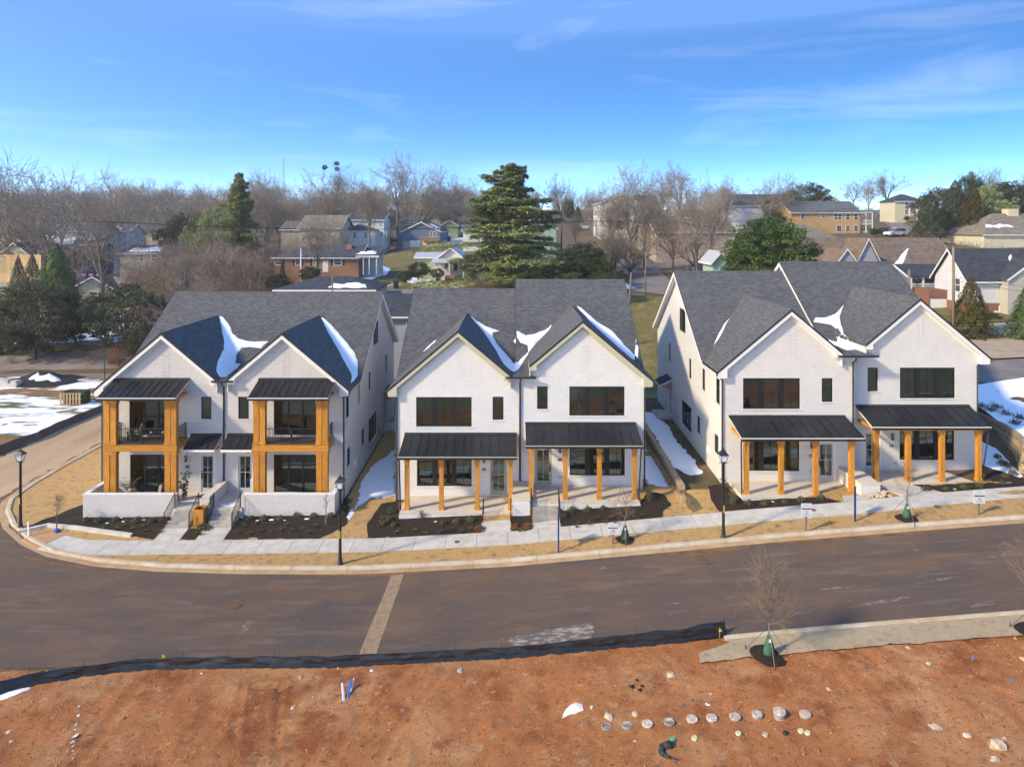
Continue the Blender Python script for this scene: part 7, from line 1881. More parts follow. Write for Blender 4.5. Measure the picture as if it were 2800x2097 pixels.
MB().slab([(q.x + .52 * math.cos(a), q.y - .07, q.z + 2.95 + .52 * math.sin(a)) for a in np.arange(.3927, 6.6, .7854)[:8]], (0, .02, 0)).build('sign_plate', M['black'], t)
q = gp(*R4(40, 215)); tag(MB().box(q.x - 1.4, q.y, q.z, q.x + 1.3, q.y + 1.2, q.z + .5).box(q.x - 1.2, q.y + .1, q.z + .5, q.x + .2, q.y + 1.0, q.z + .9).box(q.x + .35, q.y + .2, q.z + .5, q.x + 1.1, q.y + 1.0, q.z + .75).build('stacked_blocks', M['conc']), 'stack of pale blocks at the left edge of the lot', 'blocks')
# ------------------------------------------------------------------ poles, bins, cars
M['pole'] = mat('weathered_pole', (.24, .19, .14), (.17, .13, .10), sc=2, rough=.9, stretch=(4, 4, .3), rv=.1)
def pole(u_, v0, v1, y_, label, r=.14, m='pole', arm=0, lean=0, zb=None):
    a, b = at(u_, v1, y_), at(u_ + lean, v0, y_); g = min(a.z, h(a.x, y_)) - .2
    t = thing('utility_pole', label, 'pole', (a.x, y_, g))
    MB().tube((a.x, y_, g), b, r, r * .75, 8).build('post', M[m], t, True)
    if arm:
        for k in (0, 1): MB().box(b.x - arm, y_ - .06, b.z - .35 - k * .9, b.x + arm, y_ + .06, b.z - .2 - k * .9).build('crossarm', M[m], t)
        MB().lathe((b.x + .35, y_, b.z - 2.2), [(.2, 0), (.22, .5), (.16, .6)], 10).build('transformer', M['elec'], t)
    return b
pt = pole(2607, 676, 880, 74, 'grey wooden utility pole before the white siding house', .17)
pole(2486, 736, 790, 92, 'short wooden pole stub by the porch house', .2)
pole(823, 680, 770, 110, 'pale straight pole before the brick ranch house', .1, 'wtrim' if 'wtrim' in M else 'pole')
pole(909, 752, 800, 92, 'reddish pole rising behind the left duplex', .12)
pole(1765, 688, 805, 100, 'slim wooden pole at the crossroads', .09)
ph = pole(1630, 601, 655, 140, 'utility pole with crossarms and transformer on the hill street', .14, arm=2.6)
pole(1714, 745, 830, 82, 'leaning pale pole behind the middle duplex', .14, lean=12)
# wires to the pole
t = thing('overhead_wires', 'thin overhead wires beside the right-hand utility pole', 'wires', tuple(pt))
for i, (dx, dz, e) in enumerate(((0, -1, (95, 60, 13.5)), (0, -3.2, (95, 62, 10.8)), (0, -3.6, (95, 62, 9.6)))):
    a = pt + Vector((0, 0, dz)); b = Vector(e); n = 10
    MB().path([a.lerp(b, j / n) - Vector((0, 0, 1.2 * math.sin(math.pi * j / n))) for j in range(n + 1)], .018, 3).build('wire', M['black'], t)
t = thing('street_wires', 'thin wires strung from the hill street pole across the back street', 'wires', tuple(ph))
for sx in (-2.3, -.8, .8, 2.3):
    for e_ in (Vector((-70 + sx, 112, 20.5)), Vector((75 + sx, 150, 23.5))):
        a = ph + Vector((sx, 0, -.2)); n = 12
        MB().path([a.lerp(e_, j / n) - Vector((0, 0, 1.6 * math.sin(math.pi * j / n))) for j in range(n + 1)], .022, 3).build('wire', M['black'], t)
y = 430; a, b = at(776, 490, y), at(783, 430, y)
t = thing('lattice_mast', 'thin lattice radio mast on the skyline', 'mast', (a.x, y, a.z))
mb = MB(); zt = b.z; zb = a.z - 12
for sx, sy in ((-1, -1), (1, -1), (0, 1)): mb.tube((a.x + sx * .9, y + sy * .9, zb), (a.x + sx * .35, y + sy * .35, zt), .10, n=3)
for i in range(16):
    z0_, z1_ = zb + (zt - zb) * i / 16, zb + (zt - zb) * (i + 1) / 16; r_ = .9 - .55 * i / 16
    mb.tube((a.x - r_, y - r_, z0_), (a.x + r_, y - r_, z1_), .06, n=3).tube((a.x + r_, y - r_, z0_), (a.x - r_, y - r_, z1_), .06, n=3)
mb.build('lattice', M['pipe_g'], t)
M['binblue'] = mat('blue_bin', (.012, .04, .30), rough=.5); M['bingreen'] = mat('dark_green_bin', (.015, .035, .022), rough=.5)
def bin_(u_, v_, y_, m, label, s=1.0):
    p = gp(u_, v_, y1=260); y_ = p.y; t = thing('wheelie_bin', label, 'bin', tuple(p), 'wheeled bins'); x_, z_ = p.x, p.z; w = .3 * s; hh = 1.05 * s
    MB().slab([(x_ - w, y_ - w, z_ + hh), (x_ + w, y_ - w, z_ + hh), (x_ + w, y_ + w, z_ + hh), (x_ - w, y_ + w, z_ + hh)], (0, 0, -hh - .3)).build('body', M[m], t)
    MB().slab([(x_ - w - .05, y_ - w - .06, z_ + hh + .02), (x_ + w + .05, y_ - w - .06, z_ + hh + .02), (x_ + w + .05, y_ + w + .06, z_ + hh + .14), (x_ - w - .05, y_ + w + .06, z_ + hh + .14)], (0, 0, -.05)).build('lid', M[m], t)
    MB().tube((x_ - w, y_ + w, z_ + .1), (x_ + w, y_ + w, z_ + .1), .12 * s, n=8).build('wheel', M['black'], t)
bin_(1031, 736, 122, 'binblue', 'blue bin beside the carport of the brick ranch', 1.2); bin_(1022, 738, 122.5, 'bingreen', 'dark green bin beside the blue carport bin', 1.2)
bin_(1228, 662, 182, 'binblue', 'blue bin beside the blue house', 1.6); bin_(1373, 789, 104, 'binblue', 'blue bin on the kerb behind the middle duplex', 1.3)
bin_(326, 724, 138, 'binblue', 'blue bin before the tan ranch house', 1.6); bin_(2505, 606, 205, 'binblue', 'blue bin before the cream house', 1.5)
bin_(1083, 790, 103.5, 'bingreen', 'left dark bin on the back street', 1.2); bin_(1198, 785, 104, 'bingreen', 'right dark bin on the back street', 1.2); bin_(1646, 650, 138, 'bingreen', 'dark green bin beside the hill street', 1.4)
M['tyre'] = mat('tyre', (.015, .015, .015), rough=.8)
CARP = {'white': mat('white_car_paint', (.70, .71, .72), rough=.25, spec=.5), 'silver': mat('silver_car_paint', (.36, .38, .40), rough=.25, metal=.5), 'dark': mat('black_car_paint', (.02, .022, .026), rough=.2, spec=.5)}
def car(u_, v_, y_, rz, m, label, suv=True, s=1.0):
    p = gp(u_, v_ + 3, y1=260, off=.12); s *= p.y / y_; t = thing('parked_car', label, 'car', tuple(p), 'parked cars', rz); t.scale = (s, s, s)
    hh = 1.62 if suv else 1.42
    side = [(-2.25, .32), (-2.3, .75), (-2.15, .98), (-1.75 if suv else -1.4, 1.05)]
    body = [(-2.3, .35), (-2.32, .8), (-2.1, 1.02), (1.15, 1.0), (2.1, .86), (2.32, .62), (2.3, .35)]
    def part(nm, mb, mm):
        o = obj(nm, mb.mesh(nm, mm)); o.parent = t; o.location = (0, 0, 0); return o
    part('body', MB().slab([(x_, -.88, z_) for x_, z_ in body], (0, 1.76, 0)), CARP[m])
    roof = [(-2.0, 1.02), (-1.7 if suv else -1.3, hh), (.25, hh), (1.1, 1.0)]
    cab = MB(); n = 4
    vs = [(x_, -.82 + (.14 if z_ > 1.1 else 0), z_) for x_, z_ in roof] + [(x_, .82 - (.14 if z_ > 1.1 else 0), z_) for x_, z_ in roof]
    cab.add(vs, [(0, 3, 2, 1), (4, 5, 6, 7), (0, 1, 5, 4), (2, 3, 7, 6), (3, 0, 4, 7)])
    part('window', cab, M['dglass'])
    part('roof', MB().slab([(-1.75 if suv else -1.35, -.70, hh + .03), (.3, -.70, hh + .03), (.3, .70, hh + .03), (-1.75 if suv else -1.35, .70, hh + .03)], (0, 0, -.06)), CARP[m])
    for xx in (-1.4, 1.4):
        for sy in (-1, 1):
            w = part('wheel', MB().tube((xx, sy * .72, .33), (xx, sy * .92, .33), .33, n=14), M['tyre'])
            r_ = obj('rim', MB().tube((xx, sy * .9, .33), (xx, sy * .93, .33), .19, n=10).mesh('rim', M['pipe_g'])); r_.parent = w; r_.location = (0, 0, 0)
    for sy in (-.62, .42):
        part('headlight', MB().box(2.2, sy, .62, 2.33, sy + .22, .76), M['lampglass']); part('tail_light', MB().box(-2.33, sy, .7, -2.25, sy + .2, .86), M['red'])
car(1046, 667, 178, R(12), 'white', 'white hatchback parked beside the white two-storey house', s=1.15); car(1072, 664, 182, R(20), 'dark', 'black car parked right of the white hatchback', s=1.15)
car(1784, 684, 133, R(175), 'white', 'white SUV parked before the brown ranch house', s=1.15); car(1806, 682, 136, R(160), 'dark', 'dark car half hidden behind the white SUV', s=1.1)
car(2448, 643, 165, R(200), 'white', 'white van on the upper street near the orange block', s=1.2); car(2425, 590, 205, R(90), 'dark', 'black car parked beside the cream house', s=1.3)
car(1598, 600, 195, R(90), 'white', 'white car at the far end of the hill street', s=1.2); car(1616, 602, 197, R(90), 'silver', 'silver car at the far end of the hill street', s=1.2)
car(710, 728, 120, R(10), 'dark', 'dark car half hidden in the thicket', s=1.1); car(928, 664, 186, R(30), 'dark', 'dark car left of the white two-storey house', s=1.1)
q = gp(1720, 790); tag(MB().slab([(q.x - .8, q.y, q.z + .6), (q.x + .2, q.y - .4, q.z + .3), (q.x + 1.2, q.y + .3, q.z + .25), (q.x + .6, q.y + 1.0, q.z + .3), (q.x - .4, q.y + .8, q.z + .9)], (0, 0, -.5)).build('white_tarpaulin', M['wtrim']), 'crumpled white tarpaulin beside the hill street', 'tarpaulin')
tag(MB().box(at(1655, 640, 100).x - 1, 101, 9.8, at(1655, 640, 100).x + 1, 101.3, 10.6).build('low_kerb_wall', M['stone']), 'low stone wall at the crossroads bed', 'wall')
# ------------------------------------------------------------------ trees: prototypes of unit height, then copies
def bare_proto(seed, split=.28, spread=.55, levels=5, up=.22, forks=3, tm='twig', dens_=1.0):
    rs = np.random.RandomState(seed); tk = Twig(); cr = Twig()
    def grow(p, d, L, r, lev):
        n = 3 if lev > 1 else 2
        for i in range(n):
            d = unit(d + rs.normal(0, .13 + .03 * (levels - lev), 3) + np.array((0, 0, up * .28)))
            q = p + d * L / n; r1 = r * .86
            (tk if lev >= levels - 1 else cr).seg(p, q, max(r, .0011), max(r1, .0009), 5 if lev >= levels - 1 else 3)
            p = q; r = r1
            if lev > 0 and i >= (1 if lev == levels else 0):
                for _ in range(1 if lev > 1 else rs.randint(0, 3)):
                    side = unit(d + rs.normal(0, spread + .15, 3)); grow(p, side, L * rs.uniform(.5, .78), r * .6, lev - 1)
        if lev > 0:
            for _ in range(2): grow(p, unit(d + rs.normal(0, spread * .8, 3)), L * rs.uniform(.6, .85), r * .72, lev - 1)
    base = np.zeros(3); top = np.array((rs.normal(0, .01), rs.normal(0, .01), split))
    tk.seg(base - np.array((0, 0, .05)), base + top * .5, .022, .018, 7); tk.seg(base + top * .5, top, .018, .016, 7)
    for i in range(forks):
        a = 6.28 * i / forks + rs.uniform(-.5, .5); d = unit(np.array((math.cos(a) * spread, math.sin(a) * spread, 1.0 + rs.uniform(-.1, .3))))
        grow(top, d, (1 - split) * .36 * rs.uniform(.85, 1.15), .0125, levels - 1)
    grow(top, np.array((0, 0, 1.)), (1 - split) * .38, .014, levels - 1)
    zmax = max(v[:, 2].max() for v in cr.V + tk.V)
    s = 1 / zmax
    for T in (tk, cr): T.V = [v * s for v in T.V]
    root = thing('bare_tree', 'x', 'tree')
    obj('trunk', tk.mesh('trunk', M['bark']), root); obj('crown', cr.mesh('crown', M[tm], False), root)
    return root
def evergreen_proto(kind, seed, fm, n=9000, name='evergreen_tree'):
    rs = np.random.RandomState(seed); root = thing(name, 'x', 'tree'); tw = Twig()
    if kind == 'cedar':                              # flat tiers with gaps
        tw.seg(np.zeros(3), np.array((0, 0, .55)), .028, .016, 7); tw.seg(np.array((0, 0, .55)), np.array((.01, 0, .98)), .016, .004, 6)
        C = []; N_ = []
        nb = 112
        for i in range(nb):
            z = .04 + .93 * (i / nb) ** .92; a = i * 2.4 + rs.normal(0, .25)
            prof = .40 * (1 - z) ** .62 + .015
            L = max(.05, prof) * rs.uniform(.5, 1.1) * (1.3 if rs.rand() < .2 else .88)
            d = np.array((math.cos(a), math.sin(a), 0)); sd = np.array((-d[1], d[0], 0))
            rise = rs.uniform(.0, .16) if z > .4 else rs.uniform(-.10, .08)
            p = np.array((0, 0, z)); e = p + d * L + np.array((0, 0, rise * L)); tw.seg(p, e, .006, .0015)
            m = int(160 + 760 * L / .4)
            f = rs.beta(1.7, 1.0, m); w = (.07 + .42 * f * (1.05 - f) * 2.2) * L * rs.normal(0, .62, m)
            pts = p + np.outer(f, e - p) + np.outer(w, sd); pts[:, 2] += rs.normal(0, .007, m) - .05 * L * f ** 2 - .03 * np.abs(w) - rs.exponential(.006, m)
            C.append(pts); N_.append(np.tile((0, 0, 1.), (m, 1)) + d * .3)
        me = leaf_mesh(np.concatenate(C), np.concatenate(N_) * 1.6, .0108, M[fm], rs=rs, asp=.42)
    elif kind == 'cone':
        z = 1 - rs.beta(1.25, 2.0, n) if False else rs.beta(1.1, 1.7, n)
        a = rs.uniform(0, 6.28, n)
        lump = 1 + .16 * np.sin(a * 5 + z * 17) + .12 * np.sin(a * 9 - z * 31 + 1) + .10 * np.sin(a * 3 + z * 9)
        r = .30 * (1 - z ** 1.25) ** .85 * (1 - .2 * np.exp(-z * 9)) * lump * rs.uniform(.55, 1.06, n) ** .5
        C = np.stack([np.cos(a) * r, np.sin(a) * r, z * .99 + .01], 1); N_ = np.stack([np.cos(a), np.sin(a), np.full(n, .55)], 1)
        me = leaf_mesh(C, N_ * 1.3, .014, M[fm], rs=rs, asp=.42, up=.6); tw.seg(np.zeros(3), np.array((0, 0, .9)), .018, .003, 6)
    else:                                            # broad crown of leaf clumps
        k = 150 if n < 20000 else 280; tw.seg(np.zeros(3), np.array((.0, 0, .32)), .024, .016, 6)
        cc = rs.normal(0, 1, (k, 3)); cc /= np.linalg.norm(cc, axis=1)[:, None]
        rad = rs.uniform(.35, 1, k) ** .6
        cc = cc * rad[:, None] * np.array((.50, .50, .42)) + np.array((0, 0, .56))
        cc = cc[cc[:, 2] > .15]
        C = []; N_ = []
        for c in cc:
            m = int(n / len(cc)); rr = rs.uniform(.05, .12)
            d = rs.normal(0, 1, (m, 3)); d /= np.linalg.norm(d, axis=1)[:, None]; d[:, 2] *= .62
            C.append(c + d * (rr * rs.uniform(.5, 1.05, m) ** .5)[:, None]); N_.append(d + np.array((0, 0, .2)))
            if rs.rand() < .6: tw.seg(np.array((0, 0, .3)), c, .008, .002)
        me = leaf_mesh(np.concatenate(C), np.concatenate(N_), .0155, M[fm], rs=rs, asp=.5)
    obj('crown', me, root); obj('trunk', tw.mesh('trunk', M['bark']), root)
    return root
BP = [bare_proto(21, .30, .50, 5), bare_proto(22, .22, .62, 5), bare_proto(23, .36, .45, 5), bare_proto(24, .18, .55, 5, forks=4), bare_proto(25, .42, .5, 5)]
SP = [bare_proto(31, .08, .75, 4, up=.1, forks=7, tm='twig_tan'), bare_proto(32, .10, .7, 4, up=.05, forks=7, tm='twig_red'), bare_proto(33, .06, .8, 4, forks=8, tm='twig')]
print('bare tris', [sum(len(c.data.polygons) for c in b.children) for b in BP + SP])
EP = {'cedar': evergreen_proto('cedar', 1, 'fol_cedar'), 'cone_green': evergreen_proto('cone', 2, 'fol_green', 11000), 'cone_ley': evergreen_proto('cone', 3, 'fol_ley', 15000), 'cone_dark': evergreen_proto('cone', 4, 'fol_dark', 9000), 'cone_bronze': evergreen_proto('cone', 5, 'fol_bronze', 11000),
      'round_ley': evergreen_proto('broad', 16, 'fol_ley', 30000), 'broad_dark': evergreen_proto('broad', 6, 'fol_dark', 15000), 'broad_brown': evergreen_proto('broad', 7, 'fol_brown', 15000), 'broad_green': evergreen_proto('broad', 8, 'fol_ivy', 12000), 'broad_dark2': evergreen_proto('broad', 9, 'fol_dark', 13000), 'broad_cedar': evergreen_proto('broad', 10, 'fol_cedar', 12000), 'bush_yellow': evergreen_proto('broad', 12, 'fol_yellow', 2500), 'bush_rust': evergreen_proto('broad', 13, 'fol_rust', 2500)}
def plant(pr, u_, vtop, y_, wf, label, group, rz=None, name=None, zb=None, cat=None, vb=None):
    x_ = (u_ - PU) * y_ / FPX
    g = h(x_, y_) if vb is None else at(u_, vb, y_).z
    H_ = at(u_, vtop, y_).z - g
    r = copy_tree(pr, (x_, y_, g - .1), rnd.uniform(0, 6.28) if rz is None else rz, (H_ * wf, H_ * wf, H_), label, group)
    if name: r.name = name
    if cat: r['category'] = cat
    return r
# individually placed bare trees: (prototype, u, v of the top, distance, width factor, words)
NAMED = [(3, 138, 412, 150, 1.25, 'broad three-stemmed bare tree standing tallest at the left'), (1, 278, 434, 142, .95, 'tall bare tree right of the broad three-stemmed one'), (0, 30, 455, 165, 1.0, 'bare tree partly cut by the left edge'), (2, 330, 466, 200, 1.0, 'slim bare tree between the left group and the skyline wood'),
         (4, 703, 452, 240, 1.0, 'bare tree right of the smaller cedar'), (1, 762, 482, 235, 1.0, 'wide forked bare tree under the radio mast'), (2, 905, 432, 215, .8, 'bare tree carrying dark mistletoe balls near its top'), (0, 978, 470, 210, .8, 'thin bare tree behind the white two-storey house'), (2, 1012, 476, 158, .62, 'slim bare tree in front of the white two-storey house'), (4, 1088, 404, 196, .72, 'tallest ivy-trunked bare tree left of the blue house'),
         (3, 1148, 432, 205, .95, 'broad bare tree behind the blue house'), (1, 1218, 452, 230, 1.0, 'bare tree between the blue house and the cedar'), (2, 1535, 468, 165, .55, 'thin bare tree at the right of the big cedar'), (0, 1562, 500, 190, .7, 'small bare tree above the hill street'), (1, 1622, 492, 230, .8, 'bare tree behind the large white house gable'),
         (3, 1722, 434, 150, 1.0, 'big spreading bare tree before the large white house'), (4, 1800, 470, 185, .9, 'bare tree right of the large white house'), (2, 1856, 432, 190, .8, 'tall vine-covered bare tree above the lime shed'), (1, 1908, 446, 108, .62, 'leaning bare tree before the dense conifer'), (0, 1985, 470, 210, 1.0, 'bare tree behind the brown ranch roof'),
         (3, 2105, 462, 190, 1.15, 'gnarled flat-topped bare tree above the orange block'), (1, 2190, 478, 225, .9, 'bare tree behind the small evergreen on the skyline'), (4, 2335, 484, 250, .95, 'left bare tree on the open skyline at the right'), (0, 2375, 478, 245, .85, 'middle bare tree on the open skyline at the right'), (2, 2425, 460, 235, 1.05, 'lone tall bare tree left of the cream house'), (3, 2705, 442, 200, 1.0, 'bare tree behind the evergreens at the right'), (1, 2775, 452, 190, .9, 'bare tree at the right edge of the skyline'),
         (0, 868, 560, 118, .8, 'bare tree spreading before the brick ranch house'), (3, 905, 585, 135, .9, 'low forked bare tree behind the brick ranch roof'), (1, 1960, 480, 160, .75, 'dark bare tree behind the dense conifer'), (2, 640, 505, 175, .9, 'bare tree hidden behind the smaller cedar'), (4, 1900, 520, 150, .8, 'reddish bare tree at the brown ranch house'), (0, 1672, 478, 142, .8, 'tall bare tree left of the spreading one at the crossroads'), (2, 1762, 505, 126, .8, 'bare tree directly over the white SUV'), (3, 1838, 515, 124, .8, 'low spreading bare tree before the brown ranch roof'), (1, 1882, 485, 142, .75, 'bare tree rising over the brown ranch roof'), (2, 1945, 505, 118, .7, 'bare tree just left of the rounded conifer')]
for p_, u_, v_, y_, w_, lab in NAMED: plant(BP[p_], u_, v_, y_, w_, lab, 'bare winter trees')
# skyline wood
sky = []
rr = random.Random(5)
for row, (ya, yb, va, vb_) in enumerate(((205, 240, 492, 520), (250, 300, 482, 505), (310, 380, 492, 512))):
    u_ = -60 + row * 17
    while u_ < 1330:
        if row or u_ > 380: sky.append((u_, rr.uniform(va, vb_), rr.uniform(ya, yb), rr.uniform(1.0, 1.35)))
        u_ += rr.uniform(46, 78)
u_ = 1440
while u_ < 2260: sky.append((u_, rr.uniform(498, 525), rr.uniform(250, 330), rr.uniform(.9, 1.2))); u_ += rr.uniform(32, 60)
u_ = 2260
while u_ < 2860: sky.append((u_, rr.uniform(545, 565) if u_ < 2540 else rr.uniform(500, 540), rr.uniform(300, 360), 1.2)); u_ += rr.uniform(26, 48)
sky.sort()
for i, (u_, v_, y_, w_) in enumerate(sky): plant(BP[rr.randrange(5)], u_, v_, y_, w_, 'bare tree in the skyline wood, %s from the left' % nth(i), 'bare trees of the skyline wood')
# thicket of small bare trees and brush in the middle distance
thk = []
for i in range(18): thk.append((rr.uniform(455, 740), rr.uniform(600, 690), rr.uniform(106, 135)))
for i in range(7): thk.append((rr.uniform(330, 480), rr.uniform(640, 720), rr.uniform(118, 150)))
for i in range(8): thk.append((rr.uniform(740, 960), rr.uniform(610, 680), rr.uniform(140, 165)))
for i in range(10): thk.append((rr.uniform(1560, 1990), rr.uniform(560, 640), rr.uniform(120, 165)))
thk.sort()
for i, (u_, v_, y_) in enumerate(thk): plant(BP[rr.randrange(5)] if i % 3 == 0 else SP[rr.randrange(3)], u_, v_, y_, rr.uniform(.9, 1.3), 'small bare tree in the brushy thicket, %s from the left' % nth(i), 'small bare trees of the thicket')
brush = [(470, 760, 100), (520, 745, 98), (560, 740, 100), (600, 735, 102), (640, 745, 103), (690, 740, 104), (440, 790, 96), (730, 760, 104), (2600, 640, 118), (2560, 655, 112), (2640, 645, 116), (2680, 650, 112), (255, 935, 92), (215, 945, 94), (30, 970, 92), (100, 975, 93), (160, 975, 92), (1335, 735, 103), (1310, 748, 102), (1210, 770, 108), (1150, 745, 112), (300, 940, 91)]
brush.sort()
for i, (u_, v_, y_) in enumerate(brush): plant(SP[i % 3], u_, v_, y_, rr.uniform(1.2, 1.7), 'leafless brushy shrub, %s from the left' % nth(i), 'leafless shrubs', name='bare_shrub', cat='shrub')
# evergreens: (prototype, u, top v, distance, width factor, base v or None, label, name)
EV = [('cedar', 1392, 437, 110, 1.55, 790, 'big layered cedar standing in the middle background', 'cedar_tree'), ('cedar', 655, 464, 138, .70, 735, 'smaller layered cedar above the thicket', 'cedar_tree'), ('broad_cedar', 590, 560, 150, .7, None, 'spreading evergreen left of the smaller cedar', 'evergreen_tree'), ('broad_brown', 505, 575, 155, .7, None, 'olive evergreen behind the thicket', 'evergreen_tree'),
      ('cone_green', 155, 662, 113, 1.05, 905, 'bright green conical conifer at the left', 'conifer_tree'), ('cone_dark', 50, 695, 120, .7, 830, 'slim dark conifer before the timber hoarding', 'conifer_tree'), ('cone_dark', 88, 690, 118, .8, 830, 'dark conifer left of the bright green one', 'conifer_tree'),
      ('broad_brown', 95, 755, 94, 1.0, 995, 'dark olive evergreen by the cul-de-sac, nearest the left edge', 'evergreen_tree'), ('broad_dark2', 205, 790, 99, .8, 960, 'dark evergreen between the two large cul-de-sac evergreens', 'evergreen_tree'), ('broad_dark', 345, 765, 96, .98, 980, 'large dark evergreen beside the left duplex roof', 'evergreen_tree'), ('broad_brown', 385, 880, 90, .8, 1000, 'lower olive evergreen touching the left duplex roof', 'evergreen_tree'), ('broad_dark', -10, 800, 98, .9, 1000, 'dark evergreen cut by the left edge', 'evergreen_tree'), ('bush_rust', 325, 935, 89, 1.0, 1010, 'russet shrub behind the stop sign', 'shrub'),
      ('broad_dark', 1590, 655, 106, .9, 790, 'dark broad evergreen right of the big cedar', 'evergreen_tree'), ('broad_green', 1630, 690, 104, .9, 800, 'green broad evergreen beside the hill street', 'evergreen_tree'), ('broad_dark2', 1515, 690, 102, 1.3, 800, 'dark bushy evergreen under the big cedar', 'evergreen_tree'), ('broad_green', 1450, 740, 98, 1.6, 800, 'low green bush below the big cedar', 'bush'), ('broad_green', 1560, 740, 96, 1.6, 800, 'low green bush right of the cedar foot', 'bush'), ('broad_dark', 1660, 740, 98, 1.4, 805, 'low dark bush at the street corner', 'bush'), ('broad_cedar', 1370, 730, 104, 1.5, 800, 'shaded bush at the foot of the big cedar', 'bush'),
      ('round_ley', 2105, 592, 82, 1.0, 830, 'wide rounded dense green conifer just behind the right duplex', 'conifer_tree'), ('cone_green', 1998, 690, 85, 1.0, 800, 'small conifer left of the wide rounded conifer', 'conifer_tree'),
      ('broad_dark2', 2205, 495, 205, 1.0, None, 'small dark evergreen on the skyline above the orange block', 'evergreen_tree'), ('broad_dark', 2585, 505, 160, .95, 660, 'broad dark evergreen right of the cream house', 'evergreen_tree'), ('broad_cedar', 2705, 500, 158, .8, 660, 'olive broad evergreen in the right evergreen group', 'evergreen_tree'), ('cone_dark', 2545, 520, 150, 1.2, 650, 'dark conifer right of the cream house', 'conifer_tree'), ('cone_dark', 2612, 490, 155, 1.1, 650, 'second dark conifer right of the cream house', 'conifer_tree'), ('cone_bronze', 2662, 505, 150, 1.1, 650, 'bronze-green conifer in the right evergreen group', 'conifer_tree'), ('broad_dark', 2745, 490, 165, 1.0, None, 'large dark evergreen behind the tan-roofed house', 'evergreen_tree'), ('broad_dark2', 2810, 500, 160, 1.0, None, 'dark evergreen at the right edge of the skyline', 'evergreen_tree'), ('broad_green', 2645, 462, 175, .35, None, 'ivy-clad snag above the right evergreens', 'ivy_snag'), ('broad_green', 2668, 478, 178, .35, None, 'second ivy-clad snag above the right evergreens', 'ivy_snag'),
      ('cone_bronze', 2655, 752, 74, 1.05, 945, 'bronze-green conical conifer before the white siding house', 'conifer_tree'), ('cone_green', 2812, 770, 72, 1.1, 945, 'green conifer cut by the right edge', 'conifer_tree'),
      ('broad_green', 1105, 735, 112, 1.0, 778, 'round bush left of the white cottage', 'bush'), ('broad_brown', 1145, 712, 113, 1.2, 765, 'bushy evergreen before the white cottage', 'bush'), ('broad_green', 1195, 730, 112, 1.2, 765, 'green bush before the cottage porch', 'bush'), ('broad_dark', 850, 725, 107, 1.2, 775, 'dark bush before the brick ranch house', 'bush'), ('broad_brown', 760, 745, 104, 1.5, 800, 'olive bush behind the left duplex ridge', 'bush'), ('cone_dark', 772, 705, 106, .5, 790, 'narrow ivy column before the brick ranch house', 'ivy_snag'),
      ('bush_yellow', 1042, 678, 165, 1.2, 690, 'yellow flowering shrub on the upper lawn', 'shrub'), ('bush_yellow', 1130, 676, 168, 1.3, 692, 'left yellow shrub before the blue house', 'shrub'), ('bush_yellow', 1164, 676, 168, 1.2, 692, 'right yellow shrub before the blue house', 'shrub'),
      ('broad_dark', 1690, 560, 165, .9, 640, 'dark evergreen before the large white house', 'evergreen_tree'), ('broad_green', 1740, 690, 125, 1.6, 715, 'low green shrub beside the white SUV', 'bush'), ('broad_brown', 1680, 655, 135, 1.4, 680, 'olive shrub beside the hill street', 'bush'), ('broad_dark2', 1555, 540, 172, .5, 610, 'dark upright evergreen beside the thin bare tree', 'evergreen_tree'), ('cone_dark', 1580, 560, 175, 1.0, 610, 'small dark conifer above the hill street', 'conifer_tree'),
      ('broad_dark', 2390, 622, 172, 1.2, 645, 'clipped dark bush beside the orange block', 'bush'), ('broad_dark2', 2415, 620, 172, 1.2, 645, 'second clipped bush beside the orange block', 'bush'), ('broad_dark', 2480, 590, 212, 1.3, 604, 'clipped bush before the cream house', 'bush'), ('broad_green', 2715, 850, 82, 1.2, 890, 'dark low bush before the brick base', 'bush'), ('broad_green', 2100, 545, 195, .6, 600, 'ivy-clad trunk left of the orange block', 'ivy_snag'), ('broad_green', 2120, 575, 185, .9, 640, 'ivy mound left of the orange block', 'bush'),
      ('broad_green', 905, 475, 214, .16, 490, 'upper mistletoe ball in the tall bare tree', 'mistletoe'), ('broad_brown', 888, 450, 214, 1.0, 466, 'left mistletoe ball in the tall bare tree', 'mistletoe'), ('broad_green', 921, 440, 214, 1.0, 455, 'right mistletoe ball in the tall bare tree', 'mistletoe'), ('broad_green', 922, 455, 214, 1.0, 470, 'lowest mistletoe ball in the tall bare tree', 'mistletoe'),
      ('broad_brown', 1230, 560, 235, 1.4, 615, 'olive evergreen behind the blue house ridge', 'evergreen_tree'), ('broad_brown', 1060, 570, 225, 1.6, 620, 'olive evergreen mass behind the white two-storey house', 'evergreen_tree'), ('broad_green', 960, 585, 225, 1.5, 620, 'green evergreen mass behind the beige house', 'evergreen_tree')]
for p_, u_, v_, y_, w_, vb_, lab, nm in EV:
    plant(EP[p_], u_, v_, y_, w_, lab, 'evergreens and bushes', name=nm, vb=vb_, cat={'shrub': 'shrub', 'bush': 'bush', 'mistletoe': 'mistletoe'}.get(nm, 'tree'))
for r_ in BP + SP + list(EP.values()): purge(r_)
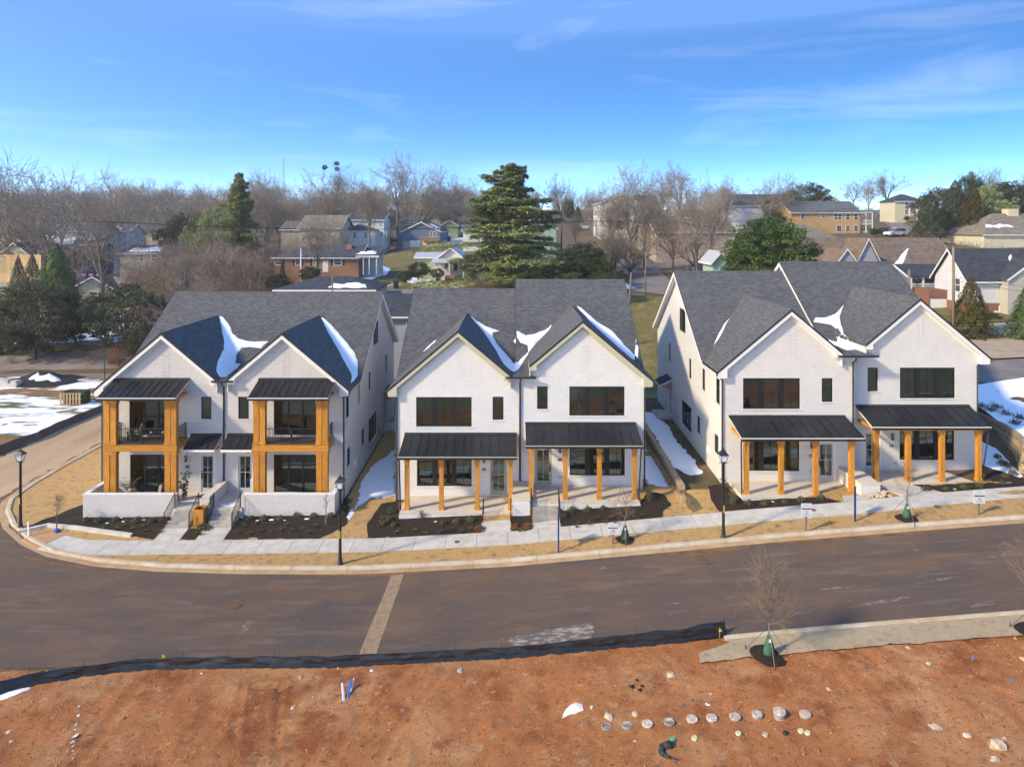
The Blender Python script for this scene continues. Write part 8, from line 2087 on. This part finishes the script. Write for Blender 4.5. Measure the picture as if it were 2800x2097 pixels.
# ------------------------------------------------------------------ thin winter haze
air = MB().box(-620, -80, -2, 620, 550, 60).build('haze', None)
am = bpy.data.materials.new('thin_air'); am.use_nodes = True; an = am.node_tree.nodes; an.clear()
ao = an.new('ShaderNodeOutputMaterial'); av = an.new('ShaderNodeVolumePrincipled'); av.inputs['Density'].default_value = .00028; av.inputs['Color'].default_value = (.95, .96, .98, 1); av.inputs['Anisotropy'].default_value = .2
am.node_tree.links.new(av.outputs[0], ao.inputs['Volume']); air.data.materials.append(am); tag(air, kind='stuff')
